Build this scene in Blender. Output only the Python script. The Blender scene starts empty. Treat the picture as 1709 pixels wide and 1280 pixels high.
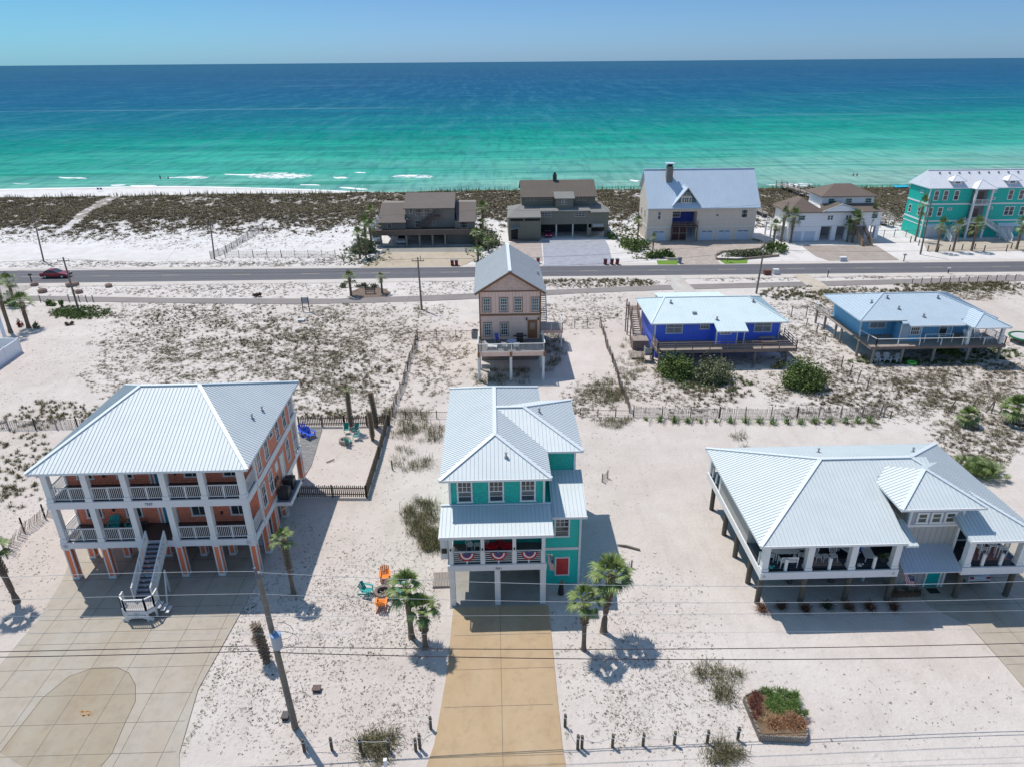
import bpy, math, random
import numpy as np
from mathutils import Vector
random.seed(7)
SC = bpy.context.scene
COL = SC.collection
R = math.radians
# ---------------------------------------------------------------- camera
CAM_H = 34.0
PITCH, YAW, ROLL, FPX = math.atan(541/1170.0), R(1.5), R(0.44), 1170.0
def _basis():
    f = Vector((math.sin(YAW)*math.cos(PITCH), math.cos(YAW)*math.cos(PITCH), -math.sin(PITCH)))
    r = Vector((math.cos(YAW), -math.sin(YAW), 0)); u = r.cross(f)
    c, s = math.cos(ROLL), math.sin(ROLL)
    return c*r - s*u, s*r + c*u, f
CR, CU, CF = _basis()
cam = bpy.data.cameras.new('camera'); cam.sensor_width = 36.0; cam.lens = 36.0*FPX/1709.0
cam.clip_start = 0.5; cam.clip_end = 40000
camo = bpy.data.objects.new('camera', cam); COL.objects.link(camo)
from mathutils import Matrix
m = Matrix(((CR.x, CU.x, -CF.x), (CR.y, CU.y, -CF.y), (CR.z, CU.z, -CF.z))).to_4x4()
m.translation = Vector((0, 0, CAM_H)); camo.matrix_world = m
SC.camera = camo
def at(px, py, z=0.0):
    """ground (or height z) point seen at a photograph pixel"""
    d = ((px-854.5)/FPX)*CR - ((py-640)/FPX)*CU + CF
    t = (z-CAM_H)/d.z
    return d.x*t, d.y*t
def aty(px, py, y):
    d = ((px-854.5)/FPX)*CR - ((py-640)/FPX)*CU + CF
    t = y/d.y
    return d.x*t, CAM_H+d.z*t
def atx(px, py, x):
    d = ((px-854.5)/FPX)*CR - ((py-640)/FPX)*CU + CF
    t = x/d.x
    return d.y*t, CAM_H+d.z*t
# ---------------------------------------------------------------- light
SUNV = Vector((-0.34, 0.385, 1.0)).normalized()
ELEV = math.asin(SUNV.z); AZ = math.atan2(SUNV.x, SUNV.y)
w = bpy.data.worlds.new('World'); SC.world = w; w.use_nodes = True
nt = w.node_tree; nt.nodes.clear()
out = nt.nodes.new('ShaderNodeOutputWorld'); bg = nt.nodes.new('ShaderNodeBackground')
sky = nt.nodes.new('ShaderNodeTexSky'); sky.sky_type = 'NISHITA'; sky.sun_disc = False
sky.sun_elevation = ELEV; sky.sun_rotation = AZ; sky.altitude = 30; sky.air_density = 1.0; sky.dust_density = 0.3; sky.ozone_density = 2.5
tc = nt.nodes.new('ShaderNodeTexCoord'); sep = nt.nodes.new('ShaderNodeSeparateXYZ')
rmp = nt.nodes.new('ShaderNodeValToRGB'); mul = nt.nodes.new('ShaderNodeMix'); mul.data_type = 'RGBA'; mul.blend_type = 'MULTIPLY'; mul.inputs[0].default_value = 1
rmp.color_ramp.elements[0].position = 0.0; rmp.color_ramp.elements[0].color = (0.27, 0.475, 0.90, 1)
_e = rmp.color_ramp.elements.new(0.08); _e.color = (0.262, 0.415, 0.66, 1)
_e = rmp.color_ramp.elements.new(0.2); _e.color = (0.62, 0.72, 0.86, 1)
rmp.color_ramp.elements[-1].position = 0.35; rmp.color_ramp.elements[-1].color = (1.0, 0.96, 0.93, 1)
nt.links.new(tc.outputs['Generated'], sep.inputs[0]); nt.links.new(sep.outputs[2], rmp.inputs[0])
# the left of the sky is greener, as over shallow bright water
rmx = nt.nodes.new('ShaderNodeValToRGB'); mul2 = nt.nodes.new('ShaderNodeMix'); mul2.data_type = 'RGBA'; mul2.blend_type = 'MULTIPLY'; mul2.inputs[0].default_value = 1
rmx.color_ramp.elements[0].position = 0.0; rmx.color_ramp.elements[0].color = (0.80, 1.10, 0.97, 1)
rmx.color_ramp.elements[1].position = 1.0; rmx.color_ramp.elements[1].color = (1, 1, 1, 1)
mr = nt.nodes.new('ShaderNodeMapRange'); mr.inputs[1].default_value = -0.62; mr.inputs[2].default_value = -0.1
nt.links.new(sep.outputs[0], mr.inputs[0]); nt.links.new(mr.outputs[0], rmx.inputs[0])
nt.links.new(sky.outputs[0], mul.inputs[6]); nt.links.new(rmp.outputs[0], mul.inputs[7])
nt.links.new(mul.outputs[2], mul2.inputs[6]); nt.links.new(rmx.outputs[0], mul2.inputs[7])
nt.links.new(mul2.outputs[2], bg.inputs[0]); bg.inputs[1].default_value = 0.15
nt.links.new(bg.outputs[0], out.inputs[0])
sl = bpy.data.lights.new('sun', 'SUN'); sl.energy = 3.9; sl.angle = R(0.5); sl.color = (1.0, 0.94, 0.86)
so = bpy.data.objects.new('sun', sl); COL.objects.link(so); so.rotation_euler = SUNV.to_track_quat('Z', 'Y').to_euler(); so.location = (-60, 60, 120)
SC.view_settings.view_transform = 'Standard'; SC.view_settings.look = 'None'; SC.view_settings.exposure = 0.0; SC.view_settings.gamma = 1
SC.cycles.max_bounces = 8; SC.cycles.diffuse_bounces = 5; SC.cycles.glossy_bounces = 3; SC.cycles.transparent_max_bounces = 8
# ---------------------------------------------------------------- materials
_M = {}
def nodes(name):
    mt = bpy.data.materials.new(name); mt.use_nodes = True
    n = mt.node_tree; return mt, n, n.nodes['Principled BSDF']
def N(n, t, **k):
    x = n.nodes.new(t)
    for a, b in k.items(): setattr(x, a, b)
    return x
def mixc(n, fac, a, b, mode='MIX'):
    m_ = N(n, 'ShaderNodeMix', data_type='RGBA', blend_type=mode)
    if hasattr(fac, 'links'): n.links.new(fac, m_.inputs[0])
    else: m_.inputs[0].default_value = fac
    for s, v in ((6, a), (7, b)):
        if hasattr(v, 'links'): n.links.new(v, m_.inputs[s])
        else: m_.inputs[s].default_value = (*v[:3], 1)
    return m_.outputs[2]
def mth(n, op, a, b=None, c=None):
    x = N(n, 'ShaderNodeMath', operation=op)
    for i, v in enumerate((a, b, c)):
        if v is None: continue
        if hasattr(v, 'links'): n.links.new(v, x.inputs[i])
        else: x.inputs[i].default_value = v
    return x.outputs[0]
def noise(n, vec, scale, detail=3, rough=.55):
    x = N(n, 'ShaderNodeTexNoise'); x.inputs['Scale'].default_value = scale; x.inputs['Detail'].default_value = detail; x.inputs['Roughness'].default_value = rough
    if vec is not None: n.links.new(vec, x.inputs[0])
    return x.outputs[0]
def ramp(n, v, *stops):
    r = N(n, 'ShaderNodeValToRGB'); n.links.new(v, r.inputs[0]); e = r.color_ramp.elements
    while len(e) < len(stops): e.new(0.5)
    for i, (p, c) in enumerate(stops):
        e[i].position = p; e[i].color = (*c, 1) if len(c) == 3 else c
    return r.outputs[0]
def bump(n, b, h, s=.3, d=.02):
    x = N(n, 'ShaderNodeBump'); x.inputs['Strength'].default_value = s; x.inputs['Distance'].default_value = d
    n.links.new(h, x.inputs['Height']); n.links.new(x.outputs[0], b.inputs['Normal'])
def mapping(n, vec, sc=(1, 1, 1), rz=0):
    x = N(n, 'ShaderNodeMapping'); x.inputs['Scale'].default_value = sc; x.inputs['Rotation'].default_value = (0, 0, rz); n.links.new(vec, x.inputs[0]); return x.outputs[0]
def col(c, f): return tuple(min(1, max(0, v*f)) for v in c[:3])
def M(name, c=None, rough=.6, metal=0, var=.12, vs=3.0, kind=None, spec=None):
    """procedural material: colour with two scales of weathering and an optional pattern"""
    if name in _M: return _M[name]
    if c is None: raise NameError('material ' + name)
    mt, n, b = nodes(name); _M[name] = mt
    oc = N(n, 'ShaderNodeTexCoord').outputs['Object']
    b.inputs['Roughness'].default_value = rough; b.inputs['Metallic'].default_value = metal
    if spec is not None: b.inputs['Specular IOR Level'].default_value = spec
    f1 = noise(n, oc, vs, 4); f2 = noise(n, oc, vs*.17, 2)
    k = mth(n, 'ADD', mth(n, 'MULTIPLY', f1, .5), mth(n, 'MULTIPLY', f2, .5))
    c0 = ramp(n, k, (.3, col(c, 1-var)), (.7, col(c, 1+var)))
    h = None
    if kind in ('lap', 'batten', 'shake'):
        gr = noise(n, mapping(n, oc, (1.6, 1.6, .25)), 1.4, 5, .7); c0 = mixc(n, mth(n, 'MULTIPLY', ramp(n, gr, (.46, (0, 0, 0)), (.72, (1, 1, 1))), .30), c0, (min(1, c[0]*.55+.14), min(1, c[1]*.55+.14), min(1, c[2]*.55+.14)))
    if kind in ('lap', 'batten', 'panel', 'deck', 'deckx', 'slat'):
        sp = N(n, 'ShaderNodeSeparateXYZ'); n.links.new(oc, sp.inputs[0])
        if kind == 'lap': v, per, wd = sp.outputs[2], .17, .14
        elif kind == 'batten': v, per, wd = mth(n, 'ADD', sp.outputs[0], sp.outputs[1]), .40, .12
        elif kind == 'slat': v, per, wd = mth(n, 'ADD', sp.outputs[0], sp.outputs[1]), .16, .2
        elif kind == 'panel': v, per, wd = sp.outputs[2], .5, .06
        elif kind == 'deck': v, per, wd = sp.outputs[1], .14, .14
        else: v, per, wd = sp.outputs[0], .14, .14
        fr = mth(n, 'FRACT', mth(n, 'DIVIDE', mth(n, 'ADD', v, 100.0), per))
        ln = mth(n, 'LESS_THAN', fr, wd)
        cid = mth(n, 'FLOOR', mth(n, 'DIVIDE', mth(n, 'ADD', v, 100.0), per))
        wn = N(n, 'ShaderNodeTexWhiteNoise', noise_dimensions='1D'); n.links.new(cid, wn.inputs['W'])
        tone = mixc(n, mth(n, 'MULTIPLY', wn.outputs[0], .14 if kind in('deck','deckx','slat') else .05), c0, (0, 0, 0))
        c0 = mixc(n, mth(n, 'MULTIPLY', ln, .34), tone, (0, 0, 0))
        h = fr
    if kind == 'shake':
        br = N(n, 'ShaderNodeTexBrick'); br.inputs['Scale'].default_value = 1; br.inputs['Brick Width'].default_value = .17; br.inputs['Row Height'].default_value = .18
        br.inputs['Mortar Size'].default_value = .012; br.inputs['Color1'].default_value = (1, 1, 1, 1); br.inputs['Color2'].default_value = (.8, .8, .8, 1); br.inputs['Mortar'].default_value = (.45, .45, .45, 1)
        sp = N(n, 'ShaderNodeSeparateXYZ'); n.links.new(oc, sp.inputs[0]); cb = N(n, 'ShaderNodeCombineXYZ')
        n.links.new(mth(n, 'ADD', sp.outputs[0], sp.outputs[1]), cb.inputs[0]); n.links.new(sp.outputs[2], cb.inputs[1]); n.links.new(cb.outputs[0], br.inputs[0])
        c0 = mixc(n, 1.0, c0, br.outputs[0], 'MULTIPLY'); h = br.outputs['Fac']
    if kind == 'shingle':
        g = noise(n, mapping(n, oc, (3, 9, 9)), 2.0, 4, .7)
        c0 = mixc(n, mth(n, 'MULTIPLY', g, .55), c0, col(c, .45)); h = g
    if kind == 'conc':
        st = noise(n, mapping(n, oc, (1, .35, 1)), .35, 5, .65)
        c0 = mixc(n, mth(n, 'MULTIPLY', ramp(n, st, (.45, (0, 0, 0)), (.7, (1, 1, 1))), .35), c0, (c[0]*.82, c[1]*.66, c[2]*.48))
        st2 = noise(n, oc, 1.3, 6, .7)
        c0 = mixc(n, mth(n, 'MULTIPLY', ramp(n, st2, (.48, (0, 0, 0)), (.72, (1, 1, 1))), .42), c0, col(c, .6))
        st3 = noise(n, mapping(n, oc, (.5, .22, 1)), 1.0, 5, .6); c0 = mixc(n, mth(n, 'MULTIPLY', ramp(n, st3, (.5, (0, 0, 0)), (.64, (1, 1, 1))), .28), c0, (min(1, c[0]*1.12), min(1, c[1]*1.22), min(1, c[2]*1.35))); h = f1
    if kind == 'paver':
        br = N(n, 'ShaderNodeTexBrick'); br.inputs['Scale'].default_value = 1; br.inputs['Brick Width'].default_value = .6; br.inputs['Row Height'].default_value = .3
        br.inputs['Mortar Size'].default_value = .03; br.inputs['Color1'].default_value = (1, 1, 1, 1); br.inputs['Color2'].default_value = (.72, .72, .72, 1); br.inputs['Mortar'].default_value = (.55, .55, .55, 1)
        n.links.new(oc, br.inputs[0]); c0 = mixc(n, 1.0, c0, br.outputs[0], 'MULTIPLY')
    if kind == 'metalroof':
        st = noise(n, mapping(n, oc, (1.2, 1.2, .4)), .5, 4)
        c0 = mixc(n, mth(n, 'MULTIPLY', ramp(n, st, (.4, (0, 0, 0)), (.75, (1, 1, 1))), .22), c0, col(c, .72))
        wn2 = noise(n, oc, 14, 2); c0 = mixc(n, mth(n, 'MULTIPLY', wn2, .12), c0, col(c, .6))
    if kind == 'bark':
        g = noise(n, mapping(n, oc, (1, 1, 6)), 4.0, 4, .7); c0 = mixc(n, mth(n, 'MULTIPLY', ramp(n, g, (.35, (0, 0, 0)), (.7, (1, 1, 1))), .55), c0, col(c, .35)); h = g
    if kind == 'leaf':
        rnd = N(n, 'ShaderNodeNewGeometry').outputs['Random Per Island']
        c0 = ramp(n, rnd, (0, col(c, .45)), (.5, c), (1, col(c, 1.7)))
    if kind == 'dry':
        rnd = N(n, 'ShaderNodeNewGeometry').outputs['Random Per Island']
        c0 = ramp(n, rnd, (0, col(c, .5)), (.6, c), (.85, col(c, 1.5)), (1, (c[0]*2.6, c[1]*2.5, c[2]*2.3)))
    n.links.new(c0, b.inputs['Base Color'])
    if h is not None and kind not in ('leaf', 'dry'): bump(n, b, h, .35, .02)
    return mt
WHITE = lambda: M('white_paint', (.74, .74, .73), .55, var=.06)
TRIM = lambda: M('trim_paint', (.72, .72, .73), .55, var=.05)
GLASS = lambda: M('dark_glass', (.045, .06, .068), .08, 0, .5, 1.2, spec=.8)
CURT = lambda: M('curtained_glass', (.30, .31, .34), .25, 0, .35, 2.5, kind='lap')
# ---------------------------------------------------------------- mesh builder
class MB:
    def __init__(s): s.v = []; s.f = []
    def poly(s, pts):
        i = len(s.v); s.v += [tuple(p) for p in pts]; s.f.append(tuple(range(i, i+len(pts)))); return s
    def hexa(s, p):   # 8 points: bottom 4 ccw, top 4 ccw
        i = len(s.v); s.v += [tuple(q) for q in p]
        s.f += [tuple(i+k for k in q) for q in ((3, 2, 1, 0), (4, 5, 6, 7), (0, 1, 5, 4), (1, 2, 6, 5), (2, 3, 7, 6), (3, 0, 4, 7))]; return s
    def box(s, x0, x1, y0, y1, z0, z1):
        if x0 > x1: x0, x1 = x1, x0
        if y0 > y1: y0, y1 = y1, y0
        return s.hexa([(x0, y0, z0), (x1, y0, z0), (x1, y1, z0), (x0, y1, z0), (x0, y0, z1), (x1, y0, z1), (x1, y1, z1), (x0, y1, z1)])
    def cbox(s, x, y, z, a, b, c): return s.box(x-a/2, x+a/2, y-b/2, y+b/2, z, z+c)
    def beam(s, p, q, wd, ht, up=(0, 0, 1)):
        p, q = Vector(p), Vector(q); d = (q-p)
        if d.length < 1e-6: return s
        d.normalize(); u = Vector(up); sd = d.cross(u)
        if sd.length < 1e-4: sd = d.cross(Vector((1, 0, 0)))
        sd.normalize(); n = sd.cross(d); a = sd*wd/2; b = n*ht/2
        return s.hexa([p-a-b, p+a-b, q+a-b, q-a-b, p-a+b, p+a+b, q+a+b, q-a+b])
    def tube(s, pts, r, n=8, cap=True):
        pts = [Vector(p) for p in pts]; rs = r if isinstance(r, (list, tuple)) else [r]*len(pts)
        base = len(s.v)
        for k, p in enumerate(pts):
            d = (pts[min(k+1, len(pts)-1)] - pts[max(k-1, 0)])
            d = d.normalized() if d.length > 1e-8 else Vector((0, 0, 1))
            a = d.cross(Vector((0, 0, 1)))
            if a.length < .05: a = d.cross(Vector((0, 1, 0)))
            a.normalize(); b = a.cross(d)
            for j in range(n):
                t = 2*math.pi*j/n; s.v.append(tuple(p + (a*math.cos(t)+b*math.sin(t))*rs[k]))
        for k in range(len(pts)-1):
            for j in range(n):
                a0 = base+k*n+j; a1 = base+k*n+(j+1) % n; s.f.append((a0, a1, a1+n, a0+n))
        if cap:
            s.f.append(tuple(base+j for j in range(n))); s.f.append(tuple(base+(len(pts)-1)*n+j for j in reversed(range(n))))
        return s
    def prism(s, pts, z0, z1):
        n = len(pts); i = len(s.v); s.v += [(p[0], p[1], z0) for p in pts] + [(p[0], p[1], z1) for p in pts]
        s.f.append(tuple(i+k for k in reversed(range(n)))); s.f.append(tuple(i+n+k for k in range(n)))
        for k in range(n): s.f.append((i+k, i+(k+1) % n, i+n+(k+1) % n, i+n+k))
        return s
    def slab(s, pts, t=.12):  # sloped polygon given thickness downwards
        n = len(pts); i = len(s.v); s.v += [tuple(p) for p in pts] + [(p[0], p[1], p[2]-t) for p in pts]
        s.f.append(tuple(i+k for k in range(n))); s.f.append(tuple(i+n+k for k in reversed(range(n))))
        for k in range(n): s.f.append((i+(k+1) % n, i+k, i+n+k, i+n+(k+1) % n))
        return s
    def sphere(s, c, r, nu=10, nv=6, jit=0, zs=1):
        i = len(s.v); rr = random.Random(int(c[0]*91+c[1]*37))
        for a in range(nv+1):
            ph = math.pi*a/nv
            for b_ in range(nu):
                th = 2*math.pi*b_/nu; q = r*(1+jit*(rr.random()-.5))
                s.v.append((c[0]+q*math.sin(ph)*math.cos(th), c[1]+q*math.sin(ph)*math.sin(th), c[2]+q*zs*math.cos(ph)))
        for a in range(nv):
            for b_ in range(nu):
                s.f.append((i+a*nu+b_, i+a*nu+(b_+1) % nu, i+(a+1)*nu+(b_+1) % nu, i+(a+1)*nu+b_))
        return s
    # boxes on a wall: face F (-Y), B (+Y), L (-X), R (+X); c = wall plane, d = how far it stands out
    def wb(s, face, c, u0, u1, z0, z1, d0, d1):
        if face == 'F': return s.box(u0, u1, c-d1, c-d0, z0, z1)
        if face == 'B': return s.box(u0, u1, c+d0, c+d1, z0, z1)
        if face == 'L': return s.box(c-d1, c-d0, u0, u1, z0, z1)
        return s.box(c+d0, c+d1, u0, u1, z0, z1)
    def build(s, name, mat, parent=None, smooth=False):
        if name in SPLIT and len(s.f) > 6 and len(s.v) % 8 == 0 and len(s.f)*8 == len(s.v)*6:
            for k in range(0, len(s.v), 8):
                o = mesh_obj(name, s.v[k:k+8], [tuple(i-k for i in f) for f in s.f[k//8*6:k//8*6+6]], mat, parent, smooth)
            return o
        o = mesh_obj(name, s.v, s.f, mat, parent, smooth); return o
ORG = {}
SPLIT = {'deck', 'corner_board', 'gutter', 'post', 'post_cap', 'pier', 'porch_ceiling', 'ground_wall', 'trim', 'tower_trim', 'rear_wall', 'dark_opening', 'armrest', 'side_shelves', 'bumper', 'fascia'}
def org(o):
    return ORG.get(o.name, (0, 0, 0)) if o else (0, 0, 0)
def mesh_obj(name, v, f, mat, parent=None, smooth=False):
    me = bpy.data.meshes.new(name); g = org(parent)
    me.from_pydata([(a[0]-g[0], a[1]-g[1], a[2]-g[2]) for a in v] if g != (0, 0, 0) else v, [], f); me.update()
    if smooth: me.polygons.foreach_set('use_smooth', [True]*len(me.polygons))
    me.materials.append(mat); o = bpy.data.objects.new(name, me); COL.objects.link(o)
    if parent: o.parent = parent
    ORG[o.name] = g; return o
def tag(o, label=None, cat=None, group=None, kind=None):
    if label: o['label'] = label
    if cat: o['category'] = cat
    if group: o['group'] = group
    if kind: o['kind'] = kind
    return o
def thing(name, label, cat, loc=(0, 0, 0), group=None, rz=0):
    o = bpy.data.objects.new(name, None); COL.objects.link(o); o.location = loc; o.rotation_euler = (0, 0, rz)
    o.empty_display_size = .3
    ORG[o.name] = tuple(loc) if not rz else (0, 0, 0)
    return tag(o, label, cat, group)
def lthing(*a, **k):   # a thing whose parts are modelled round the origin
    o = thing(*a, **k); ORG[o.name] = (0, 0, 0); return o
def copy_tree(o, loc, rz=0, sc=1.0, label=None, group=None, parent=None):
    c = o.copy(); COL.objects.link(c)
    if parent is None:
        c.location = loc; c.rotation_euler = (0, 0, rz)
        c.scale = (sc, sc, sc) if not isinstance(sc, tuple) else sc
        if label: c['label'] = label
        if group: c['group'] = group
    else: c.parent = parent
    for ch in list(o.children): copy_tree(ch, None, parent=c)
    return c
def struct(name, mb, mat, label=None, cat=None):
    o = mb.build(name, mat); o['kind'] = 'structure'
    if label: tag(o, label, cat)
    return o
# ---------------------------------------------------------------- house pieces
def ribs(mb, pts, sp=.3, wd=.028, ht=.03):
    """standing seams up a roof face whose first edge is the eave"""
    p0, p1 = Vector(pts[0]), Vector(pts[1]); u = (p1-p0).normalized(); P = [Vector(p) for p in pts]
    nrm = (P[1]-P[0]).cross(P[2]-P[1]).normalized()
    if nrm.z < 0: nrm = -nrm
    v = nrm.cross(u)
    if v.z < 0: v = -v
    Q = [((p-p0).dot(u), (p-p0).dot(v)) for p in P]; a = min(q[0] for q in Q); b = max(q[0] for q in Q)
    x = a+sp/2
    while x < b:
        ys = []
        for k in range(len(Q)):
            (x1, y1), (x2, y2) = Q[k], Q[(k+1) % len(Q)]
            if (x1-x)*(x2-x) < 0: ys.append(y1+(y2-y1)*(x-x1)/(x2-x1))
        ys.sort()
        for j in range(0, len(ys)-1, 2):
            if ys[j+1]-ys[j] > .1:
                A = p0+u*x+v*ys[j]+nrm*ht/2; B_ = p0+u*x+v*ys[j+1]+nrm*ht/2
                mb.beam(A, B_, wd, ht, nrm)
        x += sp
def roof(parent, faces, mat, sp=.3, thick=.14, caps=(), seam=None, capmat=None, name='roof', capw=.28, trim=None):
    mb = MB()
    for f in faces: mb.slab(f, thick)
    o = mb.build(name, mat, parent)
    if sp:
        for f in faces:
            rb = MB(); ribs(rb, f, sp)
            if rb.v: rb.build('standing_seam', seam or mat, o)
    if caps:
        cb = MB()
        for p, q in caps: cb.beam(Vector(p)+Vector((0, 0, .03)), Vector(q)+Vector((0, 0, .03)), capw, .07)
        cb.build('ridge_cap', capmat or mat, o)
    return o
def on_roof(faces, px, py):
    d = ((px-854.5)/FPX)*CR - ((py-640)/FPX)*CU + CF; best = None
    for f in faces:
        p = [Vector(q) for q in f]; n = (p[1]-p[0]).cross(p[2]-p[0]); k = n.dot(d)
        if abs(k) < 1e-9: continue
        t = n.dot(p[0]-Vector((0, 0, CAM_H)))/k; h = Vector((0, 0, CAM_H))+d*t; c = False; j = len(p)-1
        for i in range(len(p)):
            if (p[i].y > h.y) != (p[j].y > h.y) and h.x < (p[j].x-p[i].x)*(h.y-p[i].y)/(p[j].y-p[i].y)+p[i].x: c = not c
            j = i
        if c and (best is None or t < best[0]): best = (t, h)
    return best[1] if best else None
def vent(parent, faces, px, py, r_=.06, h=.32):
    q = on_roof(faces, px, py+1)
    if q is None: return
    MB().tube([(q.x, q.y, q.z-.1), (q.x, q.y, q.z+h)], r_, 8).tube([(q.x, q.y, q.z+h), (q.x, q.y, q.z+h+.06)], r_*1.8, 8).tube([(q.x, q.y, q.z-.02), (q.x, q.y, q.z+.06)], r_*2.4, 8).build('roof_vent', M('vent_grey', (.3, .31, .33), .5), parent)
def hip(x0, x1, y0, y1, z, h, ins=None, axis='x'):
    """faces and hip/ridge lines of a hip roof"""
    if axis == 'x':
        ym = (y0+y1)/2; i = ins if ins is not None else (y1-y0)/2
        i0, i1 = (i if isinstance(i, tuple) else (i, i)); a, b = (x0+i0, ym, z+h), (x1-i1, ym, z+h)
    else:
        xm = (x0+x1)/2; i = ins if ins is not None else (x1-x0)/2
        i0, i1 = (i if isinstance(i, tuple) else (i, i)); a, b = (xm, y0+i0, z+h), (xm, y1-i1, z+h)
    A, B_, C_, D = (x0, y0, z), (x1, y0, z), (x1, y1, z), (x0, y1, z)
    if axis == 'x': F = [[A, B_, b, a], [B_, C_, b], [C_, D, a, b], [D, A, a]]; L = [(A, a), (B_, b), (C_, b), (D, a), (a, b)]
    else: F = [[A, B_, a], [B_, C_, b, a], [C_, D, b], [D, A, a, b]]; L = [(A, a), (B_, a), (C_, b), (D, b), (a, b)]
    return F, L
def window(parent, face, c, u, z, w_, h_, mx=2, mz=2, tr=None, tw=.1, gl=None, name='window', rows=None):
    """trimmed sash window centred at u along the wall, bottom at z"""
    f = MB(); u0, u1, z1 = u-w_/2, u+w_/2, z+h_
    for a, b, lo, hi, d in ((u0-tw, u1+tw, z1, z1+tw, .06), (u0-tw*1.3, u1+tw*1.3, z-tw, z, .09), (u0-tw, u0, z, z1, .06), (u1, u1+tw, z, z1, .06)):
        f.wb(face, c, a, b, lo, hi, 0.003, d)
    f.wb(face, c, u0, u1, z+h_*.5-.03, z+h_*.5+.03, .012, .045)
    bt = .035
    for k in range(1, mx): f.wb(face, c, u0+w_*k/mx-bt/2, u0+w_*k/mx+bt/2, (z+h_*.5+.03) if rows == 'top' else z, z1, .012, .035)
    if mz > 2:
        for k in (1, 3) if mz == 4 else range(1, mz):
            if abs(k/mz-.5) > .01: f.wb(face, c, u0, u1, z+h_*k/mz-bt/2, z+h_*k/mz+bt/2, .012, .03)
    o = f.build(name, tr or WHITE(), parent)
    MB().wb(face, c, u0, u1, z, z1, 0.0, .012).build('pane', gl or GLASS(), o)
    return o
def railing(parent, p, q, z, h=1.0, kind='bal', mat=None, post=2.0, name='railing', th=.05):
    """rail from p to q (xy, or xyz when sloping) standing on z"""
    p = Vector((p[0], p[1], p[2] if len(p) > 2 else z)); q = Vector((q[0], q[1], q[2] if len(q) > 2 else z))
    L = (q-p).length; mb = MB(); up = Vector((0, 0, 1)); n = max(1, round(L/post))
    for k in range(n+1):
        a = p+(q-p)*k/n; mb.cbox(a.x, a.y, a.z, .09, .09, h+.04)
    mb.beam(p+up*h, q+up*h, .09, .05)
    if kind == 'bal':
        mb.beam(p+up*.1, q+up*.1, .05, .05); nb = int(L/.13)
        for k in range(nb):
            a = p+(q-p)*(k+.5)/nb; mb.beam(a+up*.1, a+up*(h-.02), .028, .028, (1, 0, 0))
    elif kind == 'hor':
        for j in range(1, 6): mb.beam(p+up*h*j/6, q+up*h*j/6, .03, .04)
    elif kind == 'hor3':
        for j in (1, 2): mb.beam(p+up*h*j/3, q+up*h*j/3, .04, .12)
    return mb.build(name, mat or WHITE(), parent)
def stairs(parent, x0, x1, ytop, ztop, ybot, zbot, mat_t=None, mat_s=None, rails=True, rmat=None, axis='y', name='staircase', rk='bal'):
    """straight flight between two heights, run along y (or x)"""
    n = max(2, round(abs(ztop-zbot)/.19)); t = MB(); s_ = MB()
    for k in range(n):
        f = (k+.5)/n; y = ytop+(ybot-ytop)*f; z = ztop+(zbot-ztop)*(k+1)/n; d = abs(ybot-ytop)/n*1.06
        if axis == 'y': t.box(x0, x1, y-d/2, y+d/2, z-.05, z)
        else: t.box(y-d/2, y+d/2, x0, x1, z-.05, z)
    o = t.build(name, mat_t or TRIM(), parent)
    for xx in (x0, x1):
        a, b = ((xx, ytop, ztop-.14), (xx, ybot, zbot+.02)) if axis == 'y' else ((ytop, xx, ztop-.14), (ybot, xx, zbot+.02))
        s_.beam(a, b, .06, .32)
    s_.build('stringer', mat_s or WHITE(), o)
    if rails:
        for xx in (x0, x1):
            a, b = ((xx, ytop, ztop), (xx, ybot, zbot+.1)) if axis == 'y' else ((ytop, xx, ztop), (ybot, xx, zbot+.1))
            railing(o, a, b, 0, .92, rk, rmat or WHITE(), 1.6, 'stair_rail')
    return o
def text_mesh(name, s, size, loc, rot, mat, parent):
    cu = bpy.data.curves.new(name, 'FONT'); cu.body = s; cu.size = size; cu.extrude = .012; cu.align_x = 'CENTER'; cu.align_y = 'CENTER'
    t = bpy.data.objects.new(name, cu); COL.objects.link(t)
    dg = bpy.context.evaluated_depsgraph_get(); me = bpy.data.meshes.new_from_object(t.evaluated_get(dg)); bpy.data.objects.remove(t)
    o = bpy.data.objects.new(name, me); me.materials.clear(); me.materials.append(mat); COL.objects.link(o)
    g = org(parent); o.location = (loc[0]-g[0], loc[1]-g[1], loc[2]-g[2]); o.rotation_euler = rot; o.parent = parent; return o
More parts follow.
